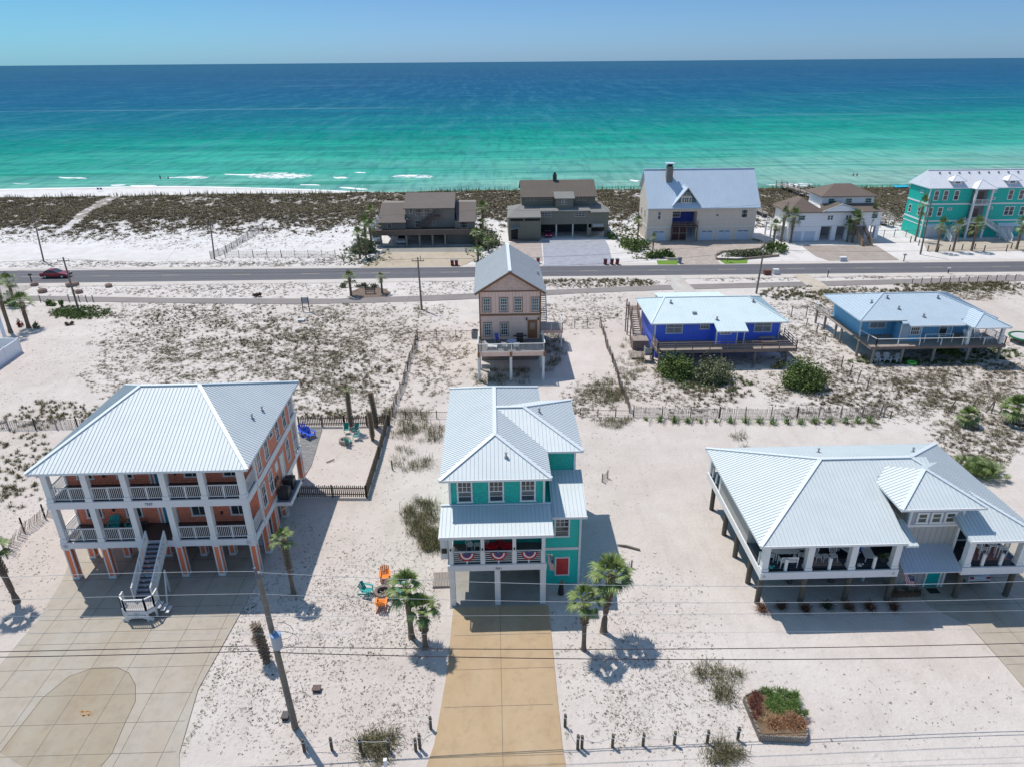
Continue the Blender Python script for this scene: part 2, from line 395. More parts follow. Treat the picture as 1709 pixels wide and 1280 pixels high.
# ================================================================ FRONT HOUSES
METAL = lambda: M('pale_metal_roof', (.655, .71, .725), .6, .06, .05, .8, 'metalroof')
SEAM = lambda: M('metal_seam', (.47, .53, .56), .6, .08, .05)
CAPM = lambda: M('metal_ridge', (.68, .73, .755), .5, .1, .04)
def deco(parent, x, y, z, s=.16, name='emblem'):
    b = MB()
    for k in range(5):
        a = 2*math.pi*k/5+.3; b.poly([(x, y, z), (x+s*math.cos(a-.35), y, z+s*math.sin(a-.35)), (x+s*1.25*math.cos(a), y, z+s*1.25*math.sin(a)), (x+s*math.cos(a+.35), y, z+s*math.sin(a+.35))])
    return b.build(name, M('emblem_paint', (.42, .43, .45), .6), parent)
def orange_house():
    r = thing('beach_house', 'three storey orange shake house with double porch, hipped metal roof and long front stairs', 'house', (-24, 41.2, 0))
    OR = M('orange_shake', (.94, .29, .17), .7, var=.08, kind='shake'); OL = M('orange_panel', (.88, .23, .10), .7, var=.06)
    W = TRIM(); X0, X1, Y0, YW, YB, Y1 = -30.9, -17.25, 41.05, 43.3, 52.4, 54.4
    MB().box(X0+.25, X1, YW, YB, 2.9, 9.1).build('wall', OR, r)
    # garage level walls under the house
    g = MB().box(-27.3, -17.9, 44.6, 51.5, 0, 2.85); gw = g.build('garage_wall', M('garage_cladding', (.46, .47, .50), .6, kind='batten'), r)
    for a in (-27.0, -22.9, -20.3):
        MB().wb('F', 44.6, a, a+2.5 if a < -26 else a+2.1, 0.03, 2.3, .004, .06).build('garage_door', M('garage_door_paint', (.62, .64, .68), .5, kind='panel'), gw)
    MB().wb('F', 44.6, -24.2, -23.3, .03, 2.1, .004, .05).build('door', M('dark_door', (.05, .05, .06), .4), gw)
    # decks with white fascia bands
    for zt, zb in ((3.27, 2.78), (6.65, 6.12)):
        f = MB()
        f.box(X0, X1, Y0, Y0+.12, zb, zt); f.box(X0, X0+.12, Y0+.12, Y1, zb, zt); f.box(X1-.12, X1, Y0+.12, YW-.01, zb, zt); f.box(X1+.005, X1+.06, YW-.01, YB, zb, zt)
        f.box(X1-.12, X1, YB+.01, Y1-.12, zb, zt); f.box(X0+.12, X1, Y1-.12, Y1, zb, zt)
        f.build('fascia', W, r)
        MB().box(X0+.12, X1-.12, Y0+.12, YW, zt-.1, zt-.01).box(X0+.12, X1-.12, YB, Y1-.12, zt-.1, zt-.01).build('deck', M('dark_deck', (.075, .062, .060), .6, kind='deckx'), r)
    for zz in (6.1, 8.98): MB().box(X0+.14, X1-.14, Y0+.14, YW, zz-.02, zz).build('porch_ceiling', W, r)
    xs = [X0+.28+k*(X1-X0-.56)/5 for k in range(6)]
    for z0, z1 in ((3.27, 6.11), (6.65, 8.96)):
        for k, x in enumerate(xs):
            MB().cbox(x, Y0+.26, z0, .40, .40, z1-z0).cbox(x, Y0+.26, z0+.002, .48, .48, .3).build('column', WHITE(), r)
        for x in (xs[0], xs[-1]): MB().cbox(x, Y1-.26, z0, .38, .38, z1-z0).build('column', WHITE(), r)
    # railings
    for z in (3.27, 6.65):
        for k in range(5):
            if z < 4 and k == 2: 
                continue
            railing(r, (xs[k]+.2, Y0+.26), (xs[k+1]-.2, Y0+.26), z, 1.0, 'bal', WHITE(), 1.3)
        railing(r, (xs[0], Y0+.5), (xs[0], YW), z, 1.0, 'bal', WHITE(), 2.2)
        railing(r, (xs[-1]+.1, Y0+.5), (xs[-1]+.1, YW), z, 1.0, 'bal', WHITE(), 2.2)
        railing(r, (xs[-1]+.1, YB+.1), (xs[-1]+.1, Y1-.4), z, 1.0, 'bal', WHITE(), 2.2)
        railing(r, (xs[0], Y1-.2), (xs[-1], Y1-.2), z, 1.0, 'bal', WHITE(), 2.6)
    # ground pillars: orange panel in white frame
    pm = []
    for k, x in enumerate(xs): pm.append((x, Y0+.3))
    for x in xs[:2]+[-24.9, -22.3, xs[4]]: pm.append((x, 43.7))
    for y in (43.8, 46.0, 48.4, 50.9, 54.1): pm.append((xs[-1]+.05, y))
    for y in (46.5, 50.4, 54.1): pm.append((xs[0], y))
    for x, y in pm:
        p = MB().cbox(x, y, 0, .40, .40, 2.78).build('pillar', OL, r)
        t = MB()
        for sx in (-1, 1):
            for sy in (-1, 1): t.cbox(x+sx*.195, y+sy*.195, 0.22, .09, .09, 2.4)
        t.cbox(x, y, 0, .5, .5, .22).cbox(x, y, 2.62, .5, .5, .15); t.build('pillar_trim', WHITE(), p)
    # corner boards and windows
    cb = MB()
    for x, y in ((X1-.02, YW+.02), (X1-.02, YB-.02), (X0+.27, YW+.02)):
        cb.cbox(x, y, 3.28, .16, .16, 2.83).cbox(x, y, 6.66, .16, .16, 2.3)
    cb.build('corner_board', WHITE(), r)
    for x in (-29.25, -26.45, -21.7, -18.95): window(r, 'F', YW, x, 7.15+.05, 1.0, 1.35)
    for x in (-29.35, -26.5, -21.8, -18.95): window(r, 'F', YW, x, 3.9, 1.0, 1.5)
    for z in (6.67, 3.29):
        d = MB().wb('F', YW, -24.35, -23.55, z, z+2.05, .004, .06).build('door', M('blue_door', (.015, .22, .34), .4), r)
        MB().wb('F', YW, -24.15, -23.75, z+1.1, z+1.85, .062, .07).build('door_glass', CURT(), d)
        t = MB().wb('F', YW, -24.5, -24.37, z, z+2.2, .004, .08).wb('F', YW, -23.53, -23.40, z, z+2.2, .004, .08).wb('F', YW, -24.37, -23.53, z+2.08, z+2.2, .004, .08)
        t.wb('F', YW, -24.75, -24.65, z, z+2.2, .004, .07); t.build('door_frame', WHITE(), d)
    for u in (44.15, 46.0, 48.95, 50.95): window(r, 'R', X1, u, 7.0, .75, 1.55)
    window(r, 'R', X1, 47.5, 8.0, .6, .5, 1, 2)
    for u in (44.1, 45.9, 50.75): window(r, 'R', X1, u, 4.05, .75, 1.75)
    d = MB().wb('R', X1, 48.5, 49.3, 3.35, 5.6, .004, .05).build('side_door', M('white_door', (.6, .63, .62), .4), r)
    MB().wb('R', X1, 48.4, 48.49, 3.35, 5.7, .004, .08).wb('R', X1, 49.31, 49.4, 3.35, 5.7, .004, .08).build('door_frame', WHITE(), d)
    MB().wb('R', X1, 47.15, 47.75, 4.95, 5.7, .004, .08).build('meter_panel', WHITE(), r)
    e = MB()
    for u, z in ((46.6, 4.1), (46.9, 4.3), (47.3, 4.25)): e.wb('R', X1, u-.09, u+.09, z, z+.3, .002, .14)
    e.build('electric_box', M('box_grey', (.10, .11, .11), .5), r)
    # side platform for the air conditioners
    p = MB().box(X1+.07, X1+1.15, 46.2, 49.3, 2.72, 2.8).build('platform', M('platform_grey', (.22, .24, .28), .6, kind='deckx'), r)
    MB().box(X1+1.15, X1+1.22, 46.1, 49.4, 2.55, 2.86).box(X1+.07, X1+1.15, 46.1, 46.18, 2.55, 2.86).box(X1+.07, X1+1.15, 49.32, 49.4, 2.55, 2.86).build('platform_fascia', WHITE(), p)
    MB().beam((X1+1.1, 47.2, 2.6), (X1+.02, 47.2, 1.4), .1, .1).beam((X1+1.1, 48.9, 2.6), (X1+.02, 48.9, 1.4), .1, .1).build('bracket', WHITE(), p)
    # stairs with landing
    s = stairs(r, -24.72, -23.45, 41.0, 3.25, 37.75, .95, M('stair_tread', (.42, .43, .50), .6), WHITE())
    rs = MB()
    for k in range(12): # dark risers
        f = k/12; y = 41.0-3.25*(k+1)/12; z = 3.25-2.3*(k+1)/12; rs.box(-24.7, -23.47, y+.12, y+.14, z, z+.16)
    rs.build('riser', M('riser_dark', (.06, .06, .08), .6), s)
    oc = [(-25.25, 37.5), (-25.25, 37.1), (-24.85, 36.7), (-23.5, 36.7), (-23.1, 37.1), (-23.1, 37.75), (-24.9, 37.75)]
    l = MB().prism(oc, .82, .93).build('landing', M('landing_grey', (.36, .34, .34), .6, kind='deck'), r)
    ap = MB()
    for a, b in ((0, 1), (1, 2), (2, 3), (3, 4), (4, 5)): ap.beam((*oc[a], .72), (*oc[b], .72), .05, .3)
    for x, y in oc[:6]: ap.cbox(x, y, 0, .12, .12, .8)
    ap.beam((-25.2, 36.72, .12), (-24.6, 36.66, .42), .05, .25).beam((-23.15, 36.72, .12), (-23.75, 36.66, .42), .05, .25).beam((-24.7, 36.64, .45), (-23.65, 36.64, .45), .05, .22)
    ap.build('landing_skirt', WHITE(), l)
    for a, b in ((0, 1), (1, 2), (2, 3), (3, 4), (4, 5)): railing(l, oc[a], oc[b], .93, .9, 'bal', WHITE(), 2, 'landing_rail')
    st = MB()
    for k in range(3): st.box(-23.05+k*.24, -22.8+k*.24, 37.1, 37.75, .7-k*.2, .76-k*.2)
    st.build('lower_steps', TRIM(), l)
    MB().beam((-23.3, 39.6, 1.9), (-22.9, 38.2, 0), .1, .1).beam((-24.9, 39.6, 1.9), (-24.9, 39.6, 0), .1, .1).beam((-23.3, 39.6, 1.9), (-23.3, 39.6, 0), .1, .1).build('stair_brace', WHITE(), s)
    deco(l, -24.15, 36.58, .62, .16, 'palm_emblem'); deco(r, -17.75, Y0-.015, 3.0); deco(r, -30.55, Y0-.015, 3.0)
    text_mesh('house_number', '7537', .27, (-24.0, Y0-.015, 6.4), (R(90), 0, 0), M('number_paint', (.12, .12, .13), .5), r)
    # roof
    F, L = hip(-31.4, -16.75, 40.7, 54.8, 9.2, 3.1, (5.2, 5.2))
    ro = roof(r, F, METAL(), .27, .16, L, SEAM(), CAPM())
    for px, py in ((437.6, 684), (421, 697)): vent(ro, F, px, py)
    # wall lights
    for x, z in ((-27.9, 7.3), (-22.9, 7.35), (-27.9, 4.4), (-20.2, 3.95)): MB().cbox(x, YW-.07, z, .12, .12, .22).build('porch_light', M('black_metal', (.02, .02, .02), .5), r)
    return r
orange_house()
def ac_unit(loc, label, mat=None, s=1.0, rz=0, group=None):
    o = lthing('air_conditioner', label, 'air conditioner', loc, group, rz)
    b = MB(); sl = MB()
    b.cbox(0, 0, 0, .8*s, .8*s, .85*s)
    o1 = b.build('casing', mat or M('ac_black', (.03, .032, .035), .5, kind='lap'), o)
    MB().tube([(0, 0, .852*s), (0, 0, .90*s)], .38*s, 18).build('fan_ring', M('ac_ring', (.06, .065, .07), .4), o)
    f = MB().tube([(0, 0, .905*s), (0, 0, .91*s)], .30*s, 18); f.build('fan_grille', M('ac_fan', (.012, .012, .012), .4), o)
    for k in range(6):
        a = math.pi*k/6; sl.beam((-.3*s*math.cos(a), -.3*s*math.sin(a), .92*s), (.3*s*math.cos(a), .3*s*math.sin(a), .92*s), .015, .01)
    sl.build('grille', M('ac_ring'), o); return o
ac_unit((-16.72, 46.95, 2.8), 'nearer black air conditioner on the side platform of the orange house')
ac_unit((-16.72, 48.45, 2.8), 'farther black air conditioner on the side platform of the orange house')

def turquoise_house():
    r = thing('beach_house', 'turquoise house with shed roofed porch over an open carport and red shutters', 'house', (0, 42, 0))
    SH = M('turquoise_shake', (.012, .56, .44), .65, var=.06, kind='shake'); LP = M('turquoise_lap', (.014, .60, .49), .6, var=.06, kind='lap')
    W = TRIM(); RED = M('red_shutter', (.58, .045, .04), .5, kind='lap')
    MB().box(-3.2, 3.15, 39.9, 52.9, 3.2, 8.75).build('wall', SH, r)
    MB().box(3.16, 5.6, 43.3, 50.4, 0, 8.75).build('wall', SH, r)
    MB().box(3.16, 5.65, 39.4, 43.29, 0, 6.02).build('wall', LP, r)
    MB().box(-3.2, 3.15, 46.5, 52.9, 0, 3.18).build('garage_wall', LP, r)
    MB().box(2.9, 3.155, 39.41, 46.5, 0, 3.12).build('carport_wall', M('carport_grey', (.35, .36, .38), .6, kind='batten'), r)
    c = MB()
    for x, y, z0, z1 in ((-3.2, 39.9, 3.3, 8.7), (3.15, 39.9, 6.3, 8.7), (5.65, 39.4, 0, 6.0), (5.6, 43.3, 6.8, 8.7)): c.cbox(x, y, z0, .15, .15, z1-z0)
    c.wb('F', 39.4, 3.16, 5.57, 2.98, 3.2, .004, .05); c.wb('R', 5.65, 39.5, 43.2, 2.98, 3.2, .004, .05)
    c.build('corner_board', WHITE(), r)
    # porch
    for x in (-3.15, -.1, 2.98): MB().cbox(x, 37.55, 0, .38, .38, 3.03).build('post', WHITE(), r)
    for x in (-3.15, -1.05, 1.05, 2.98): MB().cbox(x, 37.5, 3.5, .24, .24, 2.35).build('porch_column', WHITE(), r)
    MB().box(-3.4, 3.2, 37.3, 37.45, 3.03, 3.5).box(-3.4, -3.25, 37.45, 39.88, 3.03, 3.5).box(3.05, 3.155, 37.45, 39.88, 3.03, 3.5).build('fascia', W, r)
    MB().box(-3.25, 3.05, 37.45, 39.89, 3.2, 3.3).build('deck', M('grey_deck', (.13, .125, .12), .7, kind='deckx'), r)
    MB().box(-3.2, 2.9, 39.89, 46.5, 3.12, 3.19).build('carport_ceiling', M('carport_grey'), r)
    b = MB()
    b.box(-3.3, 3.1, 37.42, 37.58, 5.7, 5.85); b.build('porch_beam', WHITE(), r)
    for a, q in ((-3.03, -1.17), (-.93, .93), (1.17, 2.86)): railing(r, (a, 37.5), (q, 37.5), 3.5, .98, 'hor', WHITE(), 1.0)
    railing(r, (-3.15, 37.6), (-3.15, 39.8), 3.5, .98, 'hor', WHITE(), 2)
    pr = roof(r, [[(-3.84, 37.2, 5.93), (3.62, 37.2, 5.93), (3.62, 39.88, 6.55), (-3.84, 39.88, 6.55)]], METAL(), .27, .12, [((-3.84, 39.82, 6.57), (3.62, 39.82, 6.57))], SEAM(), CAPM(), 'porch_roof', .15)
    MB().box(-3.84, 3.62, 37.12, 37.2, 5.74, 5.95).box(-3.9, -3.845, 37.2, 39.8, 5.72, 5.82).build('gutter', WHITE(), pr)
    sr = roof(r, [[(3.68, 39.0, 6.0), (6.02, 39.0, 6.0), (6.1, 43.29, 7.05), (3.68, 43.29, 7.05)]], METAL(), .27, .12, [], SEAM(), CAPM(), 'side_roof')
    MB().box(3.63, 6.05, 38.93, 39.0, 5.84, 6.02).build('gutter', WHITE(), sr)
    # windows
    for x in (-2.2, -.08, 2.06): window(r, 'F', 39.9, x, 6.85, .84, 1.5, 3, 4, tw=.11, rows='top')
    window(r, 'F', 39.4, 4.39, 4.2, .86, 1.5, 3, 4, tw=.11, rows='top')
    for x, z, hh, yw in ((4.47, .85, 1.42, 39.4), (2.05, 3.75, 1.3, 39.9), (-.1, 4.3, .9, 39.9)):
        f = MB().wb('F', yw, x-.43, x+.43, z, z+hh, .004, .06).build('shutter', RED, r)
        t = MB()
        for a, b_, lo, hi in ((x-.52, x+.52, z+hh, z+hh+.1), (x-.52, x+.52, z-.1, z), (x-.52, x-.43, z, z+hh), (x+.43, x+.52, z, z+hh)): t.wb('F', yw, a, b_, lo, hi, .004, .07)
        t.build('shutter_frame', WHITE(), f)
    MB().wb('F', 39.9, -2.9, -1.9, 3.8, 5.6, .004, .05).build('door', M('pale_door', (.40, .46, .46), .4), r)
    MB().cbox(2.8, 45.0, 0.0, .12, 1.0, 2.1).build('carport_door', RED, r)
    # roof: main hip and side wing hip share one ridge height
    Z = 8.85; F, L = hip(-3.82, 3.6, 39.35, 53.55, Z, 1.53, (3.45, 3.1), 'y')
    # cut the wing's inner triangle: start faces at the valley lines
    A, B_, C_ = (3.6, 42.85, Z), (6.12, 42.85, Z), (6.12, 51.0, Z); D = (3.6, 51.0, Z); rm = (2.05, 46.95, Z+1.5); rn = (-.05, 46.95, Z+1.5)
    F = F[:4]+[[(3.6, 42.85, Z), B_, rm, rn], [B_, C_, rm], [C_, D, rn, rm]]
    ro = roof(r, F, METAL(), .27, .14, [L[0], L[1], (L[4][0], L[4][1]), (B_, rm), (C_, rm), (rm, rn), L[2], L[3]], SEAM(), CAPM())
    MB().box(-3.86, 3.62, 39.28, 39.35, Z-.13, Z+.02).box(3.63, 6.16, 42.78, 42.85, Z-.13, Z+.02).build('gutter', WHITE(), ro)
    for px, py in ((844.7, 762), (900, 687)): vent(ro, F, px, py)
    text_mesh('house_number', '7531', .22, (0.0, 37.285, 3.2), (R(90), 0, 0), M('number_paint'), r)
    for x in (-3.15, -1.05, 1.05): MB().cbox(x, 37.34, 4.7, .1, .1, .12).build('lamp', M('black_metal', (.02, .02, .02), .5), r)
    # outside shower box on the left and wooden step platform
    s = MB().cbox(-3.62, 38.6, 3.5, .5, 1.2, 1.6).build('pump_box', WHITE(), r); MB().wb('F', 38.0, -3.8, -3.45, 4.0, 4.4, .004, .03).build('louvre', M('black_metal'), s)
    MB().box(5.66, 6.15, 43.6, 44.7, 3.4, 4.2).build('wall_heat_pump', M('teal_box', (.01, .17, .15), .5), r)
    return r
turquoise_house()

def grey_house():
    r = thing('beach_house', 'grey board and batten house on timber piles with a square entry tower', 'house', (26, 37, 0))
    GB = M('grey_batten', (.42, .41, .385), .65, var=.05, kind='batten'); W = WHITE()
    ZF = 2.98; X0, X1 = 17.35, 35.2
    DK = M('navy_deck', (.012, .022, .035), .45, kind='deckx')
    # deck platform and fascia, in two parts either side of the entry tower
    MB().box(X0+.1, 26.5, 36.5, 49, ZF-.3, ZF).box(26.5, 31.0, 38.2, 49, ZF-.3, ZF).box(31.0, X1-.1, 36.5, 49, ZF-.3, ZF).build('deck', DK, r)
    MB().box(X0, 26.62, 36.38, 36.5, 2.45, 3.02).box(30.9, X1, 36.38, 36.5, 2.45, 3.02).box(X0, X0+.1, 36.5, 49, 2.5, 3.02).box(X1-.1, X1, 36.5, 49, 2.5, 3.02).box(26.5, 26.62, 36.5, 38.1, 2.45, 3.02).box(30.9, 31.0, 36.5, 38.1, 2.45, 3.02).build('fascia', TRIM(), r)
    # house walls above the deck
    MB().box(X0+.12, 26.5, 39.6, 45.9, ZF, 5.3).build('wall', GB, r)
    MB().box(31.2, X1-.2, 39.4, 48.6, ZF, 5.3).build('wall', GB, r)
    MB().box(26.5, 31.2, 41.0, 48.8, ZF, 5.3).build('wall', GB, r)
    MB().box(20.0, 26.5, 45.9, 48.5, ZF, 5.3).build('wall', GB, r)
    # tower: lower cabin and clerestory
    t = MB().box(27.6, 31.2, 38.1, 42.6, 0, 7.15).build('tower', GB, r)
    c = MB()
    for x in (27.62, 31.18): c.cbox(x, 38.1, 0, .16, .16, 7.0)
    c.wb('F', 38.1, 27.7, 31.1, 5.2, 5.38, .004, .05).wb('F', 38.1, 27.7, 31.1, 6.42, 6.55, .004, .05).wb('L', 27.6, 38.2, 42, 5.2, 5.38, .004, .05)
    c.build('tower_trim', W, t)
    MB().wb('F', 38.1, 27.7, 31.1, 5.39, 6.41, .003, .02).build('tower_band', M('grey_band', (.40, .40, .42), .6), t)
    for x in (28.45, 29.4, 30.35): window(t, 'F', 38.075, x, 5.62, .52, .62, 1, 2, tw=.14, gl=M('amber_glass', (.10, .10, .075), .15))
    d = MB().wb('F', 38.1, 29.95, 30.85, .05, 2.12, .004, .06).build('front_door', M('turquoise_door', (.0, .36, .33), .4), t)
    MB().wb('F', 38.1, 29.83, 29.94, 0, 2.25, .004, .08).wb('F', 38.1, 30.86, 30.97, 0, 2.25, .004, .08).wb('F', 38.1, 29.94, 30.86, 2.13, 2.25, .004, .08).build('door_frame', W, d)
    cr = roof(t, [[(26.95, 36.25, 2.85), (30.85, 36.25, 2.85), (30.85, 38.1, 3.75), (26.95, 38.1, 3.75)]], M('shed_metal', (.55, .60, .68), .4, .35, .05, .8, 'metalroof'), .27, .08, [], SEAM(), CAPM(), 'entry_canopy')
    MB().cbox(28.9, 37.9, 1.95, .12, .2, .25).build('lantern', M('black_metal'), t)
    # columns
    for x in (17.62, 20.55, 23.45, 26.35): MB().cbox(x, 36.72, 3.02, .42, .42, 2.3).cbox(x, 36.72, 3.03, .5, .5, .2).build('column', W, r)
    for x in (31.25, 34.85): MB().cbox(x, 36.72, 3.02, .42, .42, 2.3).cbox(x, 36.72, 3.03, .5, .5, .2).build('column', W, r)
    for x in (19.05, 22.0, 24.98, 32.35, 33.58): MB().tube([(x, 36.62, 3.02), (x, 36.62, 3.95)], .11, 10).build('bollard_post', W, r)
    for y in (37.4, 46.3, 47.2, 48.1): MB().tube([(X0+.22, y, 3.02), (X0+.22, y, 3.95)], .1, 10).build('bollard_post', W, r)
    for y in (46.0, 48.7): MB().cbox(X0+.25, y, 3.02, .35, .35, 2.3).build('column', W, r)
    for p, q in (((17.8, 36.62), (20.35, 36.62)), ((20.75, 36.62), (23.25, 36.62)), ((23.65, 36.62), (26.15, 36.62)), ((31.45, 36.62), (34.65, 36.62)), ((X0+.22, 37), (X0+.22, 39.5)), ((X0+.22, 46), (X0+.22, 48.6))):
        w_ = MB()
        for k in range(1, 6): w_.tube([(p[0], p[1], 3.02+k*.16), (q[0], q[1], 3.02+k*.16)], .006, 4, False)
        w_.build('cable_rail', M('steel_cable', (.3, .3, .32), .3, .8), r)
    # piles
    pl = M('pile_timber', (.13, .115, .09), .85, var=.3, kind='bark')
    for x, y in [(17.7, 36.95), (20.7, 36.95), (23.75, 36.95), (26.7, 36.9), (31.5, 37.0), (35.1, 37.0)]+[(17.75, y) for y in (39.0, 41.9, 44.6, 48.0)]+[(x, y) for x in (20.7, 23.7) for y in (38.9, 42, 45, 48)]+[(33.3, 42), (33.3, 47), (35.0, 42), (35, 47)]:
        MB().tube([(x, y, -.1), (x, y, 2.65)], .19, 10).build('pile', pl, r)
    MB().box(26.6, 27.6, 40.6, 48.5, 0, 2.6).build('ground_wall', GB, r)
    MB().cbox(26.0, 38.9, 0, .16, .16, 2.6).build('downpipe', W, r)
    # roofs
    Z = 5.38; xa, xb, ya, yb, zr = 16.9, 35.75, 36.15, 48.75, 2.62; ym = 42.45
    A, B_, C_, D = (xa, ya, Z), (xb, ya, Z), (xb, yb, Z), (xa, yb, Z); P, Q = (xa+6.15, ym, Z+zr), (xb-6.2, ym, Z+zr)
    v1 = (26.55, ya, Z); v2 = (30.7, ya, Z); tz = Z+(38.2-ya)/(ym-ya)*zr; n1 = (26.55, 42.4, Z+zr-.01); n2 = (Q[0], Q[1], Q[2])
    F = [[A, v1, n1, P], [D, A, P], [C_, D, P, Q], [B_, C_, Q], [v2, B_, Q, (30.7, ym-.9, Z+zr*.83)]]
    F.append([(26.55, ya+.02, Z-.25), (27.35, ya+.02, Z-.25), (27.35, 38.3, Z+.3), (26.55, 38.3, Z+.3)])
    F.append([(26.55, 41.0, Z+zr*(41.0-ya)/(ym-ya)), (30.7, 41.0, Z+zr*(41.0-ya)/(ym-ya)), (30.7, ym, Z+zr), (26.55, ym, Z+zr)])
    F[4] = [v2, B_, Q, (30.7, ym, Z+zr)] if Q[0] > 30.7 else [v2, B_, Q, (30.7, ym-(30.7-Q[0]), Z+zr*(1-(30.7-Q[0])/6.3))]
    ro = roof(r, F, METAL(), .27, .14, [(A, P), (D, P), (C_, Q), (B_, Q), (P, Q)], SEAM(), CAPM())
    MB().box(xa, 26.55, ya-.07, ya, Z-.14, Z+.02).box(30.7, xb, ya-.07, ya, Z-.14, Z+.02).build('gutter', WHITE(), ro)
    # tower pyramid
    F0 = F; F, L = hip(26.3, 32.0, 37.25, 42.95, 7.2, 1.25, (2.8, 2.8), 'x')
    tr = roof(t, F, METAL(), .27, .14, L[:2], SEAM(), CAPM(), 'tower_roof'); MB().box(26.3, 32.0, 37.18, 37.25, 7.07, 7.22).build('gutter', WHITE(), tr)
    for px, py in ((1365.6, 754), (1523.5, 753)): vent(ro, F0, px, py)
    for x in (17.6, 26.3): deco(r, x, 36.365, 2.74, .1)
    window(r, 'F', 39.6, 20.2, 3.9, 1.6, 1.2, 2, 2); window(r, 'F', 39.6, 23.8, 3.05, 1.8, 2.1, 2, 2, name='patio_door'); window(r, 'F', 39.4, 33.0, 3.05, 1.8, 2.1, 2, 2, name='patio_door')
    return r
grey_house()
# ================================================================ GROUND, SEA, ROADS
def vnoise(x, y, seed=0):
    x = np.asarray(x, float); y = np.asarray(y, float); xi = np.floor(x).astype(int); yi = np.floor(y).astype(int); fx = x-xi; fy = y-yi
    def h(a, b):
        n = (a*374761393+b*668265263+seed*1442695041) & 0xffffffff; n = ((n ^ (n >> 13))*1274126177) & 0xffffffff
        return ((n ^ (n >> 16)) & 0xffff)/65535.0
    sx = fx*fx*(3-2*fx); sy = fy*fy*(3-2*fy)
    return (h(xi, yi)*(1-sx)+h(xi+1, yi)*sx)*(1-sy)+(h(xi, yi+1)*(1-sx)+h(xi+1, yi+1)*sx)*sy
def fbm(x, y, s, seed=0, o=4):
    t = 0; a = .5; tot = 0
    for k in range(o): t = t+a*vnoise(np.asarray(x)/s, np.asarray(y)/s, seed+k); tot += a; a *= .55; s /= 2.1
    return t/tot
SEA_Z = -1.2
_SX = []; _SY = []
for p in ((0, 317), (100, 315), (200, 313), (300, 312), (400, 314), (500, 317), (600, 321), (700, 324), (850, 325), (1000, 323), (1150, 320), (1300, 318), (1500, 317), (1709, 317)):
    q = at(p[0], p[1], SEA_Z); _SX.append(q[0]); _SY.append(q[1])
def shore(x): return np.interp(x, _SX, _SY)
def sm(a, b, t): t = np.clip((t-a)/(b-a), 0, 1); return t*t*(3-2*t)
def zg(x, y):
    x = np.asarray(x, float); y = np.asarray(y, float); S = shore(x)
    z = -.07*fbm(x, y, 3.0, 5)
    up = sm(150, 172, y)*(1.0+1.1*fbm(x, y, 14, 9)) + sm(178, 190, y)*.5
    down = sm(190, 196, y); tb = np.clip((y-195)/np.maximum(S-195, 5), 0, 1)
    z = z+up*(1-down)+down*(.25-1.45*tb**1.3) - np.clip(y-S, 0, 60)*.06
    return z
